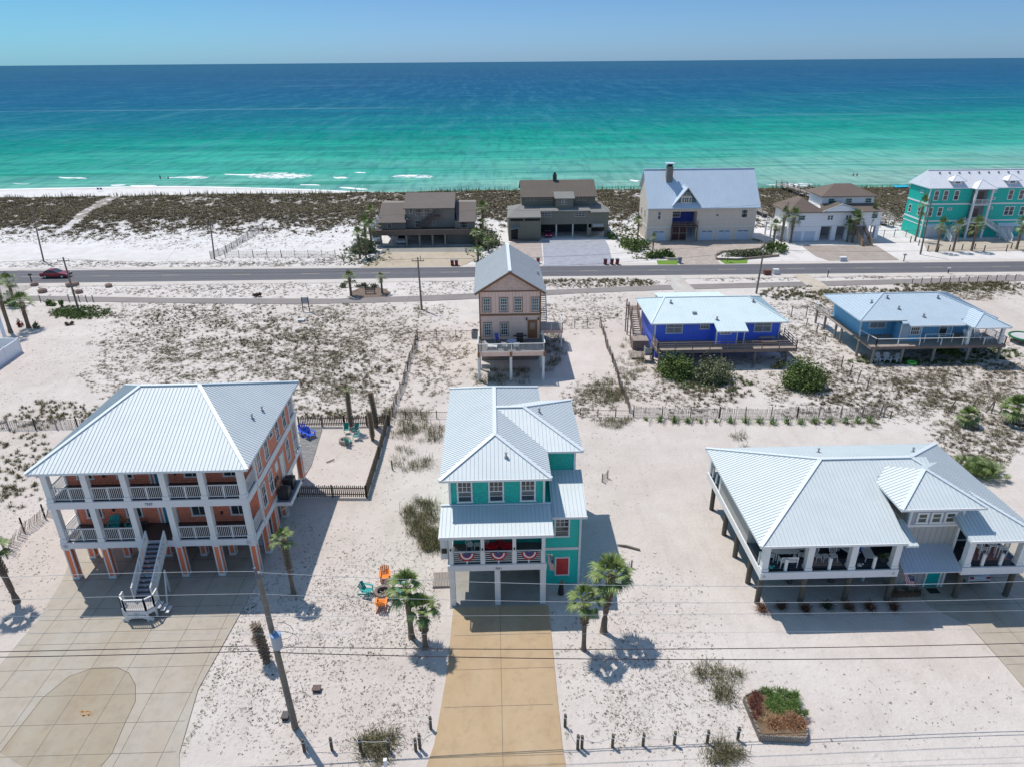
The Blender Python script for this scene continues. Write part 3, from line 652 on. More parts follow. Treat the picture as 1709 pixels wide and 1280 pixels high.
def grid_ground():
    xs = np.concatenate([np.linspace(-900, -170, 26)[:-1], np.arange(-170, 190, 1.25), np.linspace(190, 900, 26)])
    ys = np.concatenate([np.linspace(-60, 10, 12)[:-1], np.arange(10, 262, 1.0)])
    X, Y = np.meshgrid(xs, ys); Z = zg(X, Y); v = np.stack([X, Y, Z], -1).reshape(-1, 3); nx, ny = len(xs), len(ys)
    i = (np.arange(ny-1)[:, None]*nx+np.arange(nx-1)[None]).reshape(-1); f = np.stack([i, i+1, i+nx+1, i+nx], -1)
    me = bpy.data.meshes.new('sand_ground'); me.from_pydata(v.tolist(), [], f.tolist()); me.update(); me.polygons.foreach_set('use_smooth', [True]*len(me.polygons))
    o = bpy.data.objects.new('sand_ground', me); COL.objects.link(o); o['kind'] = 'structure'
    mt, n, b = nodes('white_sand'); me.materials.append(mt)
    oc = N(n, 'ShaderNodeTexCoord').outputs['Object']
    big = noise(n, oc, .035, 4); mid = noise(n, oc, .35, 5, .65); fin = noise(n, oc, 4.0, 4, .7); grit = noise(n, oc, 22, 2, .7)
    base = ramp(n, big, (.35, (.56, .495, .45)), (.62, (.655, .605, .57)))
    sp = N(n, 'ShaderNodeSeparateXYZ'); n.links.new(oc, sp.inputs[0])
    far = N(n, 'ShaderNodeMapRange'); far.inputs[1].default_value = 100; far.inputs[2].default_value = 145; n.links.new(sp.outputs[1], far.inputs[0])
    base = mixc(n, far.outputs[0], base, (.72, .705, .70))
    d = ramp(n, mid, (.40, (0, 0, 0)), (.68, (1, 1, 1)))
    base = mixc(n, mth(n, 'MULTIPLY', d, .30), base, (.40, .35, .31))
    base = mixc(n, mth(n, 'MULTIPLY', ramp(n, fin, (.52, (0, 0, 0)), (.72, (1, 1, 1))), .22), base, (.33, .29, .25))
    trk = noise(n, mapping(n, oc, (.9, .18, 1), .5), 1.0, 4, .65); base = mixc(n, mth(n, 'MULTIPLY', ramp(n, trk, (.55, (0, 0, 0)), (.63, (1, 1, 1))), .16), base, (.42, .355, .31))
    # brown plant litter between the dune plants
    db = N(n, 'ShaderNodeMapRange'); db.inputs[1].default_value = 158; db.inputs[2].default_value = 168; n.links.new(sp.outputs[1], db.inputs[0]); de = N(n, 'ShaderNodeMapRange'); de.inputs[1].default_value = 196; de.inputs[2].default_value = 190; n.links.new(sp.outputs[1], de.inputs[0])
    lit = ramp(n, noise(n, oc, .55, 5, .7), (.40, (0, 0, 0)), (.52, (1, 1, 1)))
    base = mixc(n, mth(n, 'MULTIPLY', mth(n, 'MULTIPLY', mth(n, 'MULTIPLY', db.outputs[0], de.outputs[0]), lit), .85), base, (.20, .165, .125))
    # wet sand close to the water
    wet = N(n, 'ShaderNodeMapRange'); wet.inputs[1].default_value = -.75; wet.inputs[2].default_value = -1.2; n.links.new(sp.outputs[2], wet.inputs[0])
    base = mixc(n, mth(n, 'MULTIPLY', wet.outputs[0], .5), base, (.45, .42, .36))
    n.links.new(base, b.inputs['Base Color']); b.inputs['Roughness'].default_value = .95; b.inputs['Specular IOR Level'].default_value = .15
    hh = mth(n, 'ADD', mth(n, 'MULTIPLY', mid, 1.0), mth(n, 'MULTIPLY', fin, .35)); hh = mth(n, 'ADD', hh, mth(n, 'MULTIPLY', grit, .08))
    bump(n, b, hh, .75, .2)
grid_ground()
def sea():
    v = []; f = []; xs = [-14000, -5000, -1500, -500, -200, 0, 250, 600, 1500, 5000, 14000]; ys = [185, 230, 300, 420, 700, 1500, 4000, 10200]
    for y in ys:
        for x in xs: v.append((x, y, SEA_Z - (x*x+y*y)/(2*6.37e6)*.0))
    nx = len(xs)
    for j in range(len(ys)-1):
        for i in range(nx-1): k = j*nx+i; f.append((k, k+1, k+nx+1, k+nx))
    mt, n, b = nodes('sea_water'); oc = N(n, 'ShaderNodeTexCoord').outputs['Object']
    sp = N(n, 'ShaderNodeSeparateXYZ'); n.links.new(oc, sp.inputs[0])
    st = noise(n, mapping(n, oc, (.004, .02, 1)), 1.0, 5, .6); st2 = noise(n, mapping(n, oc, (.02, .12, 1)), 1.0, 4, .6)
    # metres from the beach, on a log scale, pushed about by the streaks; the shallows run wider on the right
    yy = mth(n, 'SUBTRACT', sp.outputs[1], mth(n, 'MULTIPLY', sp.outputs[0], .20))
    lg = mth(n, 'LOGARITHM', yy, 2.718)
    lg = mth(n, 'ADD', lg, mth(n, 'MULTIPLY', mth(n, 'SUBTRACT', st, .5), .55)); lg = mth(n, 'ADD', lg, mth(n, 'MULTIPLY', mth(n, 'SUBTRACT', st2, .5), .22))
    t = N(n, 'ShaderNodeMapRange'); t.inputs[1].default_value = 5.25; t.inputs[2].default_value = 8.6; n.links.new(lg, t.inputs[0])
    P_ = lambda y: (math.log(y)-5.25)/(8.6-5.25)
    c = ramp(n, t.outputs[0], (P_(200), (.30, .50, .41)), (P_(235), (.19, .49, .395)), (P_(285), (.055, .43, .32)), (P_(370), (.0, .28, .215)), (P_(520), (.0, .155, .22)), (P_(800), (.0, .088, .21)), (P_(1800), (.008, .068, .19)), (P_(4500), (.02, .085, .19)))
    wv = noise(n, mapping(n, oc, (.06, .35, 1)), 1.0, 5, .65)
    c = mixc(n, mth(n, 'MULTIPLY', ramp(n, wv, (.45, (0, 0, 0)), (.62, (1, 1, 1))), .22), c, (.0, .12, .12))
    w2 = noise(n, mapping(n, oc, (.012, .05, 1)), 1.0, 6, .7); c = mixc(n, mth(n, 'MULTIPLY', ramp(n, w2, (.42, (0, 0, 0)), (.66, (1, 1, 1))), .26), c, (.0, .07, .11))
    w4 = noise(n, mapping(n, oc, (.012, .06, 1)), 1.0, 12, .82); c = mixc(n, mth(n, 'MULTIPLY', ramp(n, w4, (.45, (0, 0, 0)), (.60, (1, 1, 1))), .28), c, (.0, .06, .11)); w5 = noise(n, mapping(n, oc, (.35, .055, 1)), 1.0, 5, .7); c = mixc(n, mth(n, 'MULTIPLY', ramp(n, w5, (.48, (0, 0, 0)), (.62, (1, 1, 1))), .30), c, (.0, .05, .09)); w6 = noise(n, mapping(n, oc, (.09, .010, 1)), 1.0, 5, .75); c = mixc(n, mth(n, 'MULTIPLY', ramp(n, w6, (.50, (0, 0, 0)), (.64, (1, 1, 1))), .22), c, (.08, .28, .36)); c = mixc(n, mth(n, 'MULTIPLY', ramp(n, w4, (.30, (1, 1, 1)), (.46, (0, 0, 0))), .30), c, (.10, .36, .40))
    w3 = noise(n, mapping(n, oc, (.14, .6, 1)), 1.0, 4, .7); c = mixc(n, mth(n, 'MULTIPLY', ramp(n, w3, (.5, (0, 0, 0)), (.75, (1, 1, 1))), .30), c, (.20, .42, .42))
    sw = noise(n, mapping(n, oc, (.010, .20, 1)), 1.0, 4, .6); nr = N(n, 'ShaderNodeMapRange'); nr.inputs[1].default_value = 420; nr.inputs[2].default_value = 230; n.links.new(sp.outputs[1], nr.inputs[0])
    c = mixc(n, mth(n, 'MULTIPLY', mth(n, 'MULTIPLY', ramp(n, sw, (.56, (0, 0, 0)), (.62, (1, 1, 1))), nr.outputs[0]), .55), c, (.0, .19, .12))
    fo = noise(n, mapping(n, oc, (.0016, .03, 1)), 1.0, 6, .6)
    c = mixc(n, mth(n, 'MULTIPLY', ramp(n, fo, (.60, (0, 0, 0)), (.68, (1, 1, 1))), .16), c, (.30, .42, .5))
    n.links.new(c, b.inputs['Base Color']); b.inputs['Roughness'].default_value = .42; b.inputs['Specular IOR Level'].default_value = .03; b.inputs['IOR'].default_value = 1.12
    h = mth(n, 'ADD', mth(n, 'MULTIPLY', wv, 1.0), mth(n, 'MULTIPLY', noise(n, mapping(n, oc, (.4, 1.4, 1)), 1.0, 4, .7), .35)); bump(n, b, h, .6, .35)
    o = mesh_obj('sea', v, f, mt); o['kind'] = 'structure'
sea()
def foam():
    """breaking crests: low ridges of white water"""
    mt = M('foam_white', (.80, .84, .84), .8, var=.12, vs=2.5)
    rr = random.Random(3)
    strips = [((97, 297), (148, 299), 1.0), ((372, 292), (440, 293), .9), ((470, 294), (515, 294), .6), ((420, 296), (500, 298), .5), ((185, 310), (212, 310), .9), ((216, 311), (265, 311), .9), ((276, 298), (345, 295), .8), ((556, 297), (581, 298), 1.3),
              ((590, 289), (612, 289), .9), ((500, 309), (537, 310), .8), ((565, 314), (616, 317), 1.2), ((660, 294), (700, 295), .7), ((690, 297), (722, 297), .5), ((1277, 309), (1352, 312), .6), ((1300, 313), (1358, 314), .5), ((1050, 302), (1068, 303), 1.2), ((1080, 320), (1110, 320), .7), ((20, 307), (52, 308), .4)]
    mb = MB()
    for a, b_, wd in strips:
        p, q = Vector((*at(*a, SEA_Z), 0)), Vector((*at(*b_, SEA_Z), 0)); n = max(8, int((q-p).length/1.2)); L = []; U = []
        for k in range(n+1):
            t = k/n; c = p.lerp(q, t); c.y += math.sin(t*7+a[0])*.35*wd; e = (math.sin(math.pi*t)**.5 if 0 < t < 1 else .02)*wd*(.55+.8*rr.random())
            L.append((c.x, c.y-e*1.0, SEA_Z+.02)); U.append((c.x, c.y+e*.5, SEA_Z+.02)); 
        i = len(mb.v)
        for k in range(n+1): mb.v += [L[k], ((L[k][0]+U[k][0])/2, U[k][1]-.2, SEA_Z+.22*min(1, wd)), U[k]]
        for k in range(n):
            for j in (0, 1): mb.f.append((i+3*k+j, i+3*k+3+j, i+3*k+4+j, i+3*k+1+j))
    # ragged patches of foam behind two of the breakers
    for (px, py, rx, ry, cnt) in ((465, 294, 55, 5, 420), (325, 297, 22, 2.2, 90), (690, 295, 34, 2.5, 130), (1330, 309, 24, 3, 100), (1340, 315, 30, 2, 60)):
        for k in range(cnt):
            t = rr.random()*6.28; u = rr.random()**.6; x, y = at(px+rx*u*math.cos(t), py+ry*u*math.sin(t), SEA_Z); s = .12+.5*rr.random()
            mb.poly([(x-s*1.8, y, SEA_Z+.03), (x-s*.4, y-s*.6, SEA_Z+.03), (x+s*1.6, y-.1, SEA_Z+.03), (x+s*.3, y+s*.7, SEA_Z+.05)])
    tag(mb.build('sea_foam', mt), 'white broken foam of small waves near the beach', 'foam', kind='stuff')
    # thin swash line where the water meets the sand
    v = []; f = []; 
    for k, x in enumerate(np.arange(-230, 190, 1.5)):
        y = float(shore(x)); a = .5+.9*float(fbm(x, 3, 9, 4)); v += [(x, y-a, SEA_Z+.05), (x, y+.9*a, SEA_Z+.04)]
        if k: i = 2*k; f.append((i-2, i, i+1, i-1))
    o = mesh_obj('swash_foam', v, f, mt); tag(o, 'thin line of foam along the edge of the water', 'foam', kind='stuff')
foam()
def gpoly(name, pxs, z, mat, label=None, cat=None, thick=.12, world=False):
    pts = [p if world else at(p[0], p[1], z) for p in pxs]
    a = sum(pts[i][0]*pts[(i+1) % len(pts)][1]-pts[(i+1) % len(pts)][0]*pts[i][1] for i in range(len(pts)))
    if a < 0: pts = pts[::-1]
    return struct(name, MB().prism(pts, z-thick, z), mat, label, cat), pts
ASP = M('asphalt', (.13, .13, .145), .9, var=.12, vs=.8); ASP2 = M('worn_asphalt', (.245, .22, .21), .9, var=.15, vs=.6)
CON = M('concrete', (.42, .375, .315), .85, var=.06, vs=.5, kind='conc'); TAN = M('tan_concrete', (.46, .335, .205), .85, var=.06, vs=.5, kind='conc')
CONL = M('pale_concrete', (.50, .47, .43), .85, var=.08, vs=.5, kind='conc')
def road():
    lo = [at(-150, 476), at(0, 474), at(854, 462.5), at(1709, 454), at(1900, 452)]; hi = [at(1900, 435), at(1709, 437), at(854, 446), at(0, 453), at(-150, 454)]
    ext = lambda p, q, L: (p[0]+(p[0]-q[0])*L, p[1]+(p[1]-q[1])*L)
    l2 = [ext(lo[0], lo[1], 12)]+lo+[ext(lo[-1], lo[-2], 12)]; h2 = [ext(hi[0], hi[1], 12)]+hi+[ext(hi[-1], hi[-2], 12)]
    struct('road', MB().prism(l2+h2, -.2, .04), ASP)
    # sandy shoulders just under the road edge
    sh = M('shoulder_sand', (.56, .51, .47), .95, var=.1)
    off = lambda L, d: [(p[0], p[1]+d) for p in L]
    struct('road_shoulder', MB().prism(off(l2, -2.2)+off(h2, 1.8), -.25, .012), sh)
    mk = MB(); ye = M('faded_yellow_line', (.42, .36, .22), .8, var=.3)
    for k in range(-16, 17):
        x0 = k*12.2+3; 
        def cy(x): return np.interp(x, [p[0] for p in lo], [p[1] for p in lo])*.5+np.interp(x, [p[0] for p in hi[::-1]], [p[1] for p in hi[::-1]])*.5
        mk.prism([(x0, cy(x0)-.07), (x0+3.2, cy(x0+3.2)-.07), (x0+3.2, cy(x0+3.2)+.07), (x0, cy(x0)+.07)], .03, .045)
    mk.build('road_marking', ye)['kind'] = 'structure'
    # tyre-worn lanes
    tr = MB(); dk = M('tyre_worn_asphalt', (.095, .095, .105), .85, var=.15)
    xsl = [p[0] for p in lo]
    for fr in (.17, .33, .66, .83):
        L = []
        for j in range(len(xsl)):
            a = lo[j][1]; b_ = hi[::-1][j][1]; L.append((xsl[j], a+(b_-a)*fr))
        tr.prism([(p[0], p[1]-.25) for p in L]+[(p[0], p[1]+.25) for p in L[::-1]], .03, .044)
    tr.build('road_wear', dk)['kind'] = 'structure'
road()
gpoly('bike_path', [(-60, 503), (60, 502), (300, 506), (510, 508), (700, 503), (860, 496), (960, 490), (1110, 484), (1400, 477), (1709, 469), (1800, 467), (1800, 457), (1709, 460), (1560, 465), (1320, 471), (1110, 476), (900, 485), (700, 494), (560, 499), (300, 498), (60, 494), (-60, 494)], .025, ASP2)
# driveways ---------------------------------------------------------------
D1 = [(128, 905), (450, 905), (432, 962), (405, 1015), (330, 1150), (299, 1257), (299, 1340), (-250, 1340), (-60, 1175), (0, 1108), (66, 1030), (105, 965)]
_, D1w = gpoly('driveway_west', D1, .03, CON)
def joints(name, pts_w, xs, ys, x0, x1, y0, y1, z=.034, c=(.10, .095, .08)):
    """saw-cut joints as thin dark strips inside a driveway polygon"""
    def inside(x, y):
        c_ = False; n = len(pts_w); j = n-1
        for i in range(n):
            xi, yi = pts_w[i]; xj, yj = pts_w[j]
            if (yi > y) != (yj > y) and x < (xj-xi)*(y-yi)/(yj-yi)+xi: c_ = not c_
            j = i
        return c_
    mb = MB(); w_ = .022
    for x in xs:
        y = y0
        while y < y1:
            if inside(x, y) and inside(x, y+.3): mb.box(x-w_/2, x+w_/2, y, y+.3, z-.01, z)
            y += .3
    for y in ys:
        x = x0
        while x < x1:
            if inside(x, y) and inside(x+.3, y): mb.box(x, x+.3, y-w_/2, y+w_/2, z-.01, z+.0008)
            x += .3
    o = mb.build(name, M('joint_dark', c, .9)); o['kind'] = 'structure'
joints('driveway_joints', D1w, [-29.9, -27.6, -25.3, -23.0, -20.7, -18.4, -16.1], [at(150, v)[1] for v in (1259, 1207.7, 1160, 1116, 1073.6, 1055, 1033.6)]+[38.0, 41.0, 43.0], -45, -8, 20, 46)
# curved joint of the tinted forecourt patch
cj = MB(); pp = [at(*p, .036) for p in ((0, 1255), (35, 1210), (72, 1163), (115, 1128), (155, 1114), (195, 1113), (215, 1122), (226, 1142), (226, 1170), (208, 1207), (187, 1256), (165, 1282), (120, 1330))]
for a, b_ in zip(pp[:-1], pp[1:]): cj.beam((*a, .033), (*b_, .033), .03, .008)
cj.build('driveway_joint', M('joint_dark'))['kind'] = 'structure'
st = MB().prism([p for p in pp][::-1], .0305, .0325); st.build('driveway_tint', M('rusty_concrete', (.365, .31, .235), .85, var=.1, vs=.4, kind='conc'))['kind'] = 'structure'
rs = MB(); rr = random.Random(5)
for k in range(22):
    x, y = at(133+rr.random()*18, 1186+rr.random()*9, .035); rs.box(x, x+.06+.12*rr.random(), y, y+.04+.05*rr.random(), .033, .0345)
rs.build('rust_stain', M('rust', (.40, .20, .06), .9))['kind'] = 'structure'
D2 = [(757, 1009), (915, 1009), (927, 1130), (938, 1240), (955, 1340), (690, 1340), (725, 1240), (746, 1120)]
_, D2w = gpoly('driveway_centre', D2, .03, TAN)
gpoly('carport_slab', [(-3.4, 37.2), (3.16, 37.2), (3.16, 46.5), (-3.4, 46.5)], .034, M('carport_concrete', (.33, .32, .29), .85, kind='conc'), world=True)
joints('driveway_joints', D2w, [.03], [at(830, v)[1] for v in (1262, 1178, 1116, 1059)], -6, 6, 18, 37)
D3 = [(1462, 1000), (1560, 1006), (1578, 1025), (1632, 1052), (1660, 1090), (1709, 1145), (1900, 1340), (2100, 1340), (2100, 900), (1560, 900)]
p3 = [(29.3, 37.0), (29.35, 36.1), (30.9, 34.3), (31.0, 31.5), (31.0, 20), (41, 20), (41, 44.5), (31.2, 44.5), (31.2, 38.1), (29.3, 38.1)]
gpoly('driveway_east', p3, .03, CON, world=True)
joints('driveway_joints', p3, [33.2, 35.4, 37.6], [26, 28.5, 31, 33.6, 36.2, 38.8, 41.4], 29, 41, 20, 44.4)

# ================================================================ MIDDLE ROW HOUSES
def pink_house():
    r = thing('cottage', 'tall salmon pink cottage with brown trim, gable metal roof and deck on white posts', 'house', (1.85, 74.4, 0))
    PB = M('salmon_batten', (.90, .60, .49), .7, var=.05, kind='batten'); PL = M('salmon_lap', (.86, .60, .50), .7, var=.05, kind='lap')
    BR = M('brown_trim', (.25, .115, .055), .6, var=.1); W = WHITE()
    x0, x1, y0, y1 = -1.75, 5.55, 78.5, 90.2
    MB().box(x0, x1, y0, y1, 3.3, 6.62).build('lower_wall', PL, r); MB().box(x0, x1, y0, y1, 6.621, 9.5).build('upper_wall', PB, r)
    g = MB().poly([(x0, y0, 9.5), (x1, y0, 9.5), (1.9, y0, 11.85)]).poly([(x0, y1, 9.5), (1.9, y1, 11.85), (x1, y1, 9.5)]); g.build('gable', M('salmon_shake', (.88, .61, .50), .7, kind='shake'), r)
    MB().box(x0+.1, x1-.1, 80.5, y1, 0, 3.3).build('ground_wall', M('under_wall', (.30, .22, .18), .8, kind='lap'), r)
    t = MB()
    t.wb('F', y0, x0, x1, 6.5, 6.72, .003, .07).wb('F', y0, x0, x1, 9.42, 9.56, .003, .07)
    for u in (x0, x1-.14): t.wb('F', y0, u, u+.14, 3.5, 9.42, .0031, .06)
    t.wb('R', x1, y0, y1, 6.5, 6.72, .003, .07)
    t.beam((x0-.45, y0-.5, 9.28), (1.9, y0-.5, 11.83), .08, .24).beam((x1+.45, y0-.5, 9.28), (1.9, y0-.5, 11.83), .08, .24)
    t.build('trim', BR, r)
    for u in (-.85, 1.15, 2.85, 4.85): window(r, 'F', y0, u, 6.98+.15, .72, 1.45, 3, 4, tr=W, tw=.07)
    for u in (-.8, 1.2): window(r, 'F', y0, u, 4.1, .75, 1.45, 3, 4, tr=W, tw=.07)
    fr = MB()
    for u, z in ((-.85, 7.13), (1.15, 7.13), (2.85, 7.13), (4.85, 7.13), (-.8, 4.1), (1.2, 4.1)):
        fr = MB()
        for a, b_, lo, hi in ((u-.52, u+.52, z+1.53, z+1.62), (u-.52, u+.52, z-.2, z-.1), (u-.52, u-.44, z-.1, z+1.53), (u+.44, u+.52, z-.1, z+1.53)): fr.wb('F', y0, a, b_, lo, hi, .003, .05)
        fr.build('window_casing', BR, r)
    d = MB().wb('F', y0, 4.1, 5.0, 3.62, 5.75, .004, .06).build('door', M('wood_door', (.26, .10, .045), .4, var=.15), r)
    MB().wb('F', y0, 4.25, 4.85, 4.7, 5.55, .062, .07).build('door_glass', M('door_lead_glass', (.32, .22, .17), .2), d)
    MB().wb('F', y0, 3.98, 4.09, 3.62, 5.9, .004, .08).wb('F', y0, 5.01, 5.12, 3.62, 5.9, .004, .08).wb('F', y0, 4.09, 5.01, 5.77, 5.9, .004, .08).build('door_frame', BR, d)
    for u in (3.85, 5.25): MB().cbox(u, y0-.09, 5.9, .14, .14, .3).build('wall_lamp', M('black_metal', (.02, .02, .02), .5), r)
    # deck
    MB().box(-1.85, 5.7, 74.35, y0-.01, 3.42, 3.52).build('deck', M('weathered_deck', (.20, .185, .18), .8, var=.2, kind='deckx'), r)
    MB().box(-1.95, 5.8, 74.25, 74.35, 3.08, 3.55).box(-1.95, -1.85, 74.35, y0, 3.08, 3.55).box(5.7, 5.8, 74.35, y0, 3.08, 3.55).build('fascia', PL, r)
    MB().cbox(1.85, 74.22, 3.0, .25, .12, .6).cbox(5.72, 74.22, 3.0, .25, .12, .6).cbox(-1.85, 74.22, 3.0, .25, .12, .6).build('post_cap', BR, r)
    for x in (-1.85, 1.85, 5.6): MB().tube([(x, 74.5, -.1), (x, 74.5, 3.4)], .16, 10).build('post', W, r)
    for x in (-1.85, 5.6): MB().tube([(x, 78.0, -.1), (x, 78.0, 3.4)], .16, 10).build('post', W, r)
    railing(r, (-1.9, 74.4), (5.75, 74.4), 3.5, 1.05, 'bal', W, 3.7); railing(r, (-1.9, 74.4), (-1.9, y0), 3.5, 1.05, 'bal', W, 4); railing(r, (5.75, 74.4), (5.75, y0), 3.5, 1.05, 'bal', W, 4)
    e = 9.42
    F = [[(-2.3, 78.0, e), (-2.3, 91.3, e), (1.9, 91.3, e+2.6), (1.9, 78.0, e+2.6)], [(6.1, 91.3, e), (6.1, 78.0, e), (1.9, 78.0, e+2.6), (1.9, 91.3, e+2.6)]]
    ro = roof(r, F, M('grey_metal_roof', (.50, .53, .55), .6, .1, .05, .8, 'metalroof'), .35, .12, [(F[0][3], F[0][2])], M('grey_seam', (.36, .39, .42), .6), CAPM(), capw=.4)
    vent(ro, F, 897.5, 457, .09)
    # side landing and stairs on the right
    l = MB().box(x1, 8.7, 84.2, 87.3, 2.3, 2.42).build('side_landing', M('weathered_deck'), r)
    MB().box(5.9, 8.75, 84.1, 84.2, 2.05, 2.45).box(8.7, 8.8, 84.2, 87.3, 2.05, 2.45).build('landing_fascia', PL, l)
    railing(l, (5.9, 84.2), (8.7, 84.2), 2.42, 1.0, 'hor', W, 1.5); railing(l, (8.7, 84.2), (8.7, 87.2), 2.42, 1.0, 'hor', W, 1.6)
    for x, y in ((8.6, 84.3), (8.6, 87.1), (6.2, 84.3)): MB().tube([(x, y, 0), (x, y, 2.3)], .11, 8).build('post', W, l)
    stairs(r, 5.75, 6.9, 90.0, 5.9, 86.9, 2.6, M('weathered_deck'), W, rk='none')
    MB().box(-2.75, -1.78, 79.3, 80.5, 3.2, 3.3).build('unit_shelf', W, r)
    return r
pink_house()
ac_unit((-2.35, 79.9, 3.3), 'grey air conditioner on a shelf at the left wall of the salmon cottage', M('ac_grey', (.22, .22, .22), .5, kind='lap'), 1.05)

def blue_house():
    r = thing('beach_house', 'bright cobalt blue single storey house with weathered timber deck', 'house', (27.5, 80.4, 0))
    BL = M('cobalt_lap', (.09, .19, .93), .6, var=.05, kind='lap'); W = WHITE(); WD = M('weathered_timber', (.23, .17, .145), .85, var=.25, vs=4)
    x0, x1, y0, y1, zf = 19.75, 35.2, 80.4, 88.7, 2.2
    MB().box(x0, x1, y0, y1, 1.6, 4.85).build('wall', BL, r); MB().box(x0+.2, x0+3.4, y0+.1, y1, 0, 1.58).build('ground_wall', BL, r)
    MB().box(26.9, 29.4, 78.75, y0-.002, zf-.1, 4.45).build('bump_out', BL, r)
    cb = MB()
    for x, y, a, z in ((x0, y0, .16, 4.8), (x1, y0, .16, 4.8), (26.9, 78.75, .13, 4.4), (29.4, 78.75, .13, 4.4)): cb.cbox(x, y, zf, a, a, z-zf)
    cb.build('corner_board', W, r); MB().cbox(30.3, 78.8, zf, .12, .12, 2.2).build('post', W, r)
    window(r, 'F', y0, 22.1, 3.25, 1.9, 1.35, 2, 2, gl=CURT()); window(r, 'F', y0, 33.1, 3.25, 2.0, 1.4, 2, 2, gl=CURT()); window(r, 'F', y0, 26.05-.2, 3.75, .95, .85, 3, 3)
    window(r, 'F', 78.75, 27.95, 3.65, 1.2, .5, 3, 2)
    MB().wb('F', y0, 29.6, 30.1, 3.1, 4.2, .004, .05).build('door_window', CURT(), r)
    dk = MB().box(19.5, 36.3, 77.3, y0, zf-.1, zf).build('deck', M('grey_boards', (.34, .29, .25), .85, var=.2, kind='deckx'), r)
    MB().box(19.45, 36.35, 77.2, 77.3, 1.82, 2.22).box(19.4, 19.5, 77.3, y0, 1.82, 2.22).box(36.3, 36.4, 77.3, 81.5, 1.82, 2.22).build('fascia', WD, r)
    MB().box(35.3, 36.3, y0, 81.5, zf-.1, zf).build('side_deck', M('grey_boards'), r)
    railing(r, (19.5, 77.35), (36.3, 77.35), zf, .95, 'hor3', WD, 2.2); railing(r, (19.5, 77.35), (19.5, 80.3), zf, .95, 'hor3', WD, 1.6); railing(r, (36.3, 77.35), (36.3, 81.4), zf, .95, 'hor3', WD, 1.5)
    railing(r, (35.3, 78.9), (35.3, 80.3), zf, .95, 'hor3', WD, 1.5)
    for x, y in ((19.7, 76.95), (31.6, 77.9), (31.15, 79.8), (24, 78), (27.5, 78), (35.5, 77.9), (33, 84), (28, 84), (24, 84), (19.6, 79.95)): MB().tube([(x, y, -.1), (x, y, 2.1)], .17, 8).build('pile', M('pale_pile', (.27, .24, .21), .85, var=.2, kind='bark'), r)
    Z = 4.85
    F, L = hip(18.95, 35.75, 79.35, 89.3, Z, 1.7, (2.6, 3.6), 'x')
    PR = M('aqua_metal_roof', (.67, .77, .785), .6, .08, .04, .8, 'metalroof')
    F += [[(26.6, 77.75, 4.34), (30.35, 77.75, 4.34), (30.35, 79.6, Z+.1), (26.6, 79.6, Z+.1)]]
    ro = roof(r, F, PR, .4, .14, L, M('aqua_seam', (.50, .68, .73), .6), PR, capw=.2)
    MB().box(18.95, 26.6, 79.28, 79.35, Z-.13, Z+.02).box(30.35, 35.75, 79.28, 79.35, Z-.13, Z+.02).box(26.6, 30.35, 77.68, 77.75, 4.2, 4.36).build('gutter', W, ro)
    for px, py in ((1119.5, 505), (1257, 503), (1196.5, 533)): vent(ro, F, px, py, .09)
    q = on_roof(F, 1159, 523.5); MB().cbox(q.x, q.y, q.z-.1, .5, .4, .3).build('roof_vent', M('vent_grey'), ro)
    # small shed roof on the far side, and entry stairs on the left
    roof(r, [[(22.0, 92.4, 4.6), (31.0, 92.4, 4.6), (31.0, 89.2, 5.05), (22.0, 89.2, 5.05)][::-1]], PR, .4, .1, name='rear_roof'); MB().box(22.2, 22.4, 91.6, 91.8, 0, 4.5).box(30.6, 30.8, 91.6, 91.8, 0, 4.5).build('post', W, r)
    s = stairs(r, 18.0, 19.1, 88.5, 3.6, 84.6, 1.3, WD, WD, rk='hor3', rmat=WD); MB().box(17.9, 19.7, 88.5, 90, 3.5, 3.6).build('upper_landing', WD, s)
    for x, y in ((17.95, 89.9), (17.95, 88.5), (18.0, 86.5)): MB().cbox(x, y, 0, .14, .14, 4.6).build('post', WD, s)
    l = MB().box(17.7, 19.6, 82.6, 84.5, 1.3, 1.42).build('lower_landing', M('grey_boards'), r); MB().box(17.7, 19.6, 82.5, 82.6, .3, 1.4).box(17.6, 17.7, 82.6, 84.5, .3, 1.4).build('landing_skirt', WD, l)
    MB().box(17.0, 18.6, 80.0, 82.4, .05, .2).build('step_platform', M('grey_boards'), r)
    st = MB().box(18.2, 19.4, 78.9, 80.0, .9, 1.0)
    for x, y in ((18.25, 78.95), (19.3, 78.95), (18.25, 79.9), (19.3, 79.9)): st.cbox(x, y, 0, .1, .1, .9)
    st.build('unit_stand', WD, r)
    return r
blue_house()
ac_unit((18.8, 79.45, 1.0), 'grey air conditioner on a timber stand beside the cobalt house', M('ac_pale', (.42, .42, .41), .5, kind='lap'), .95)

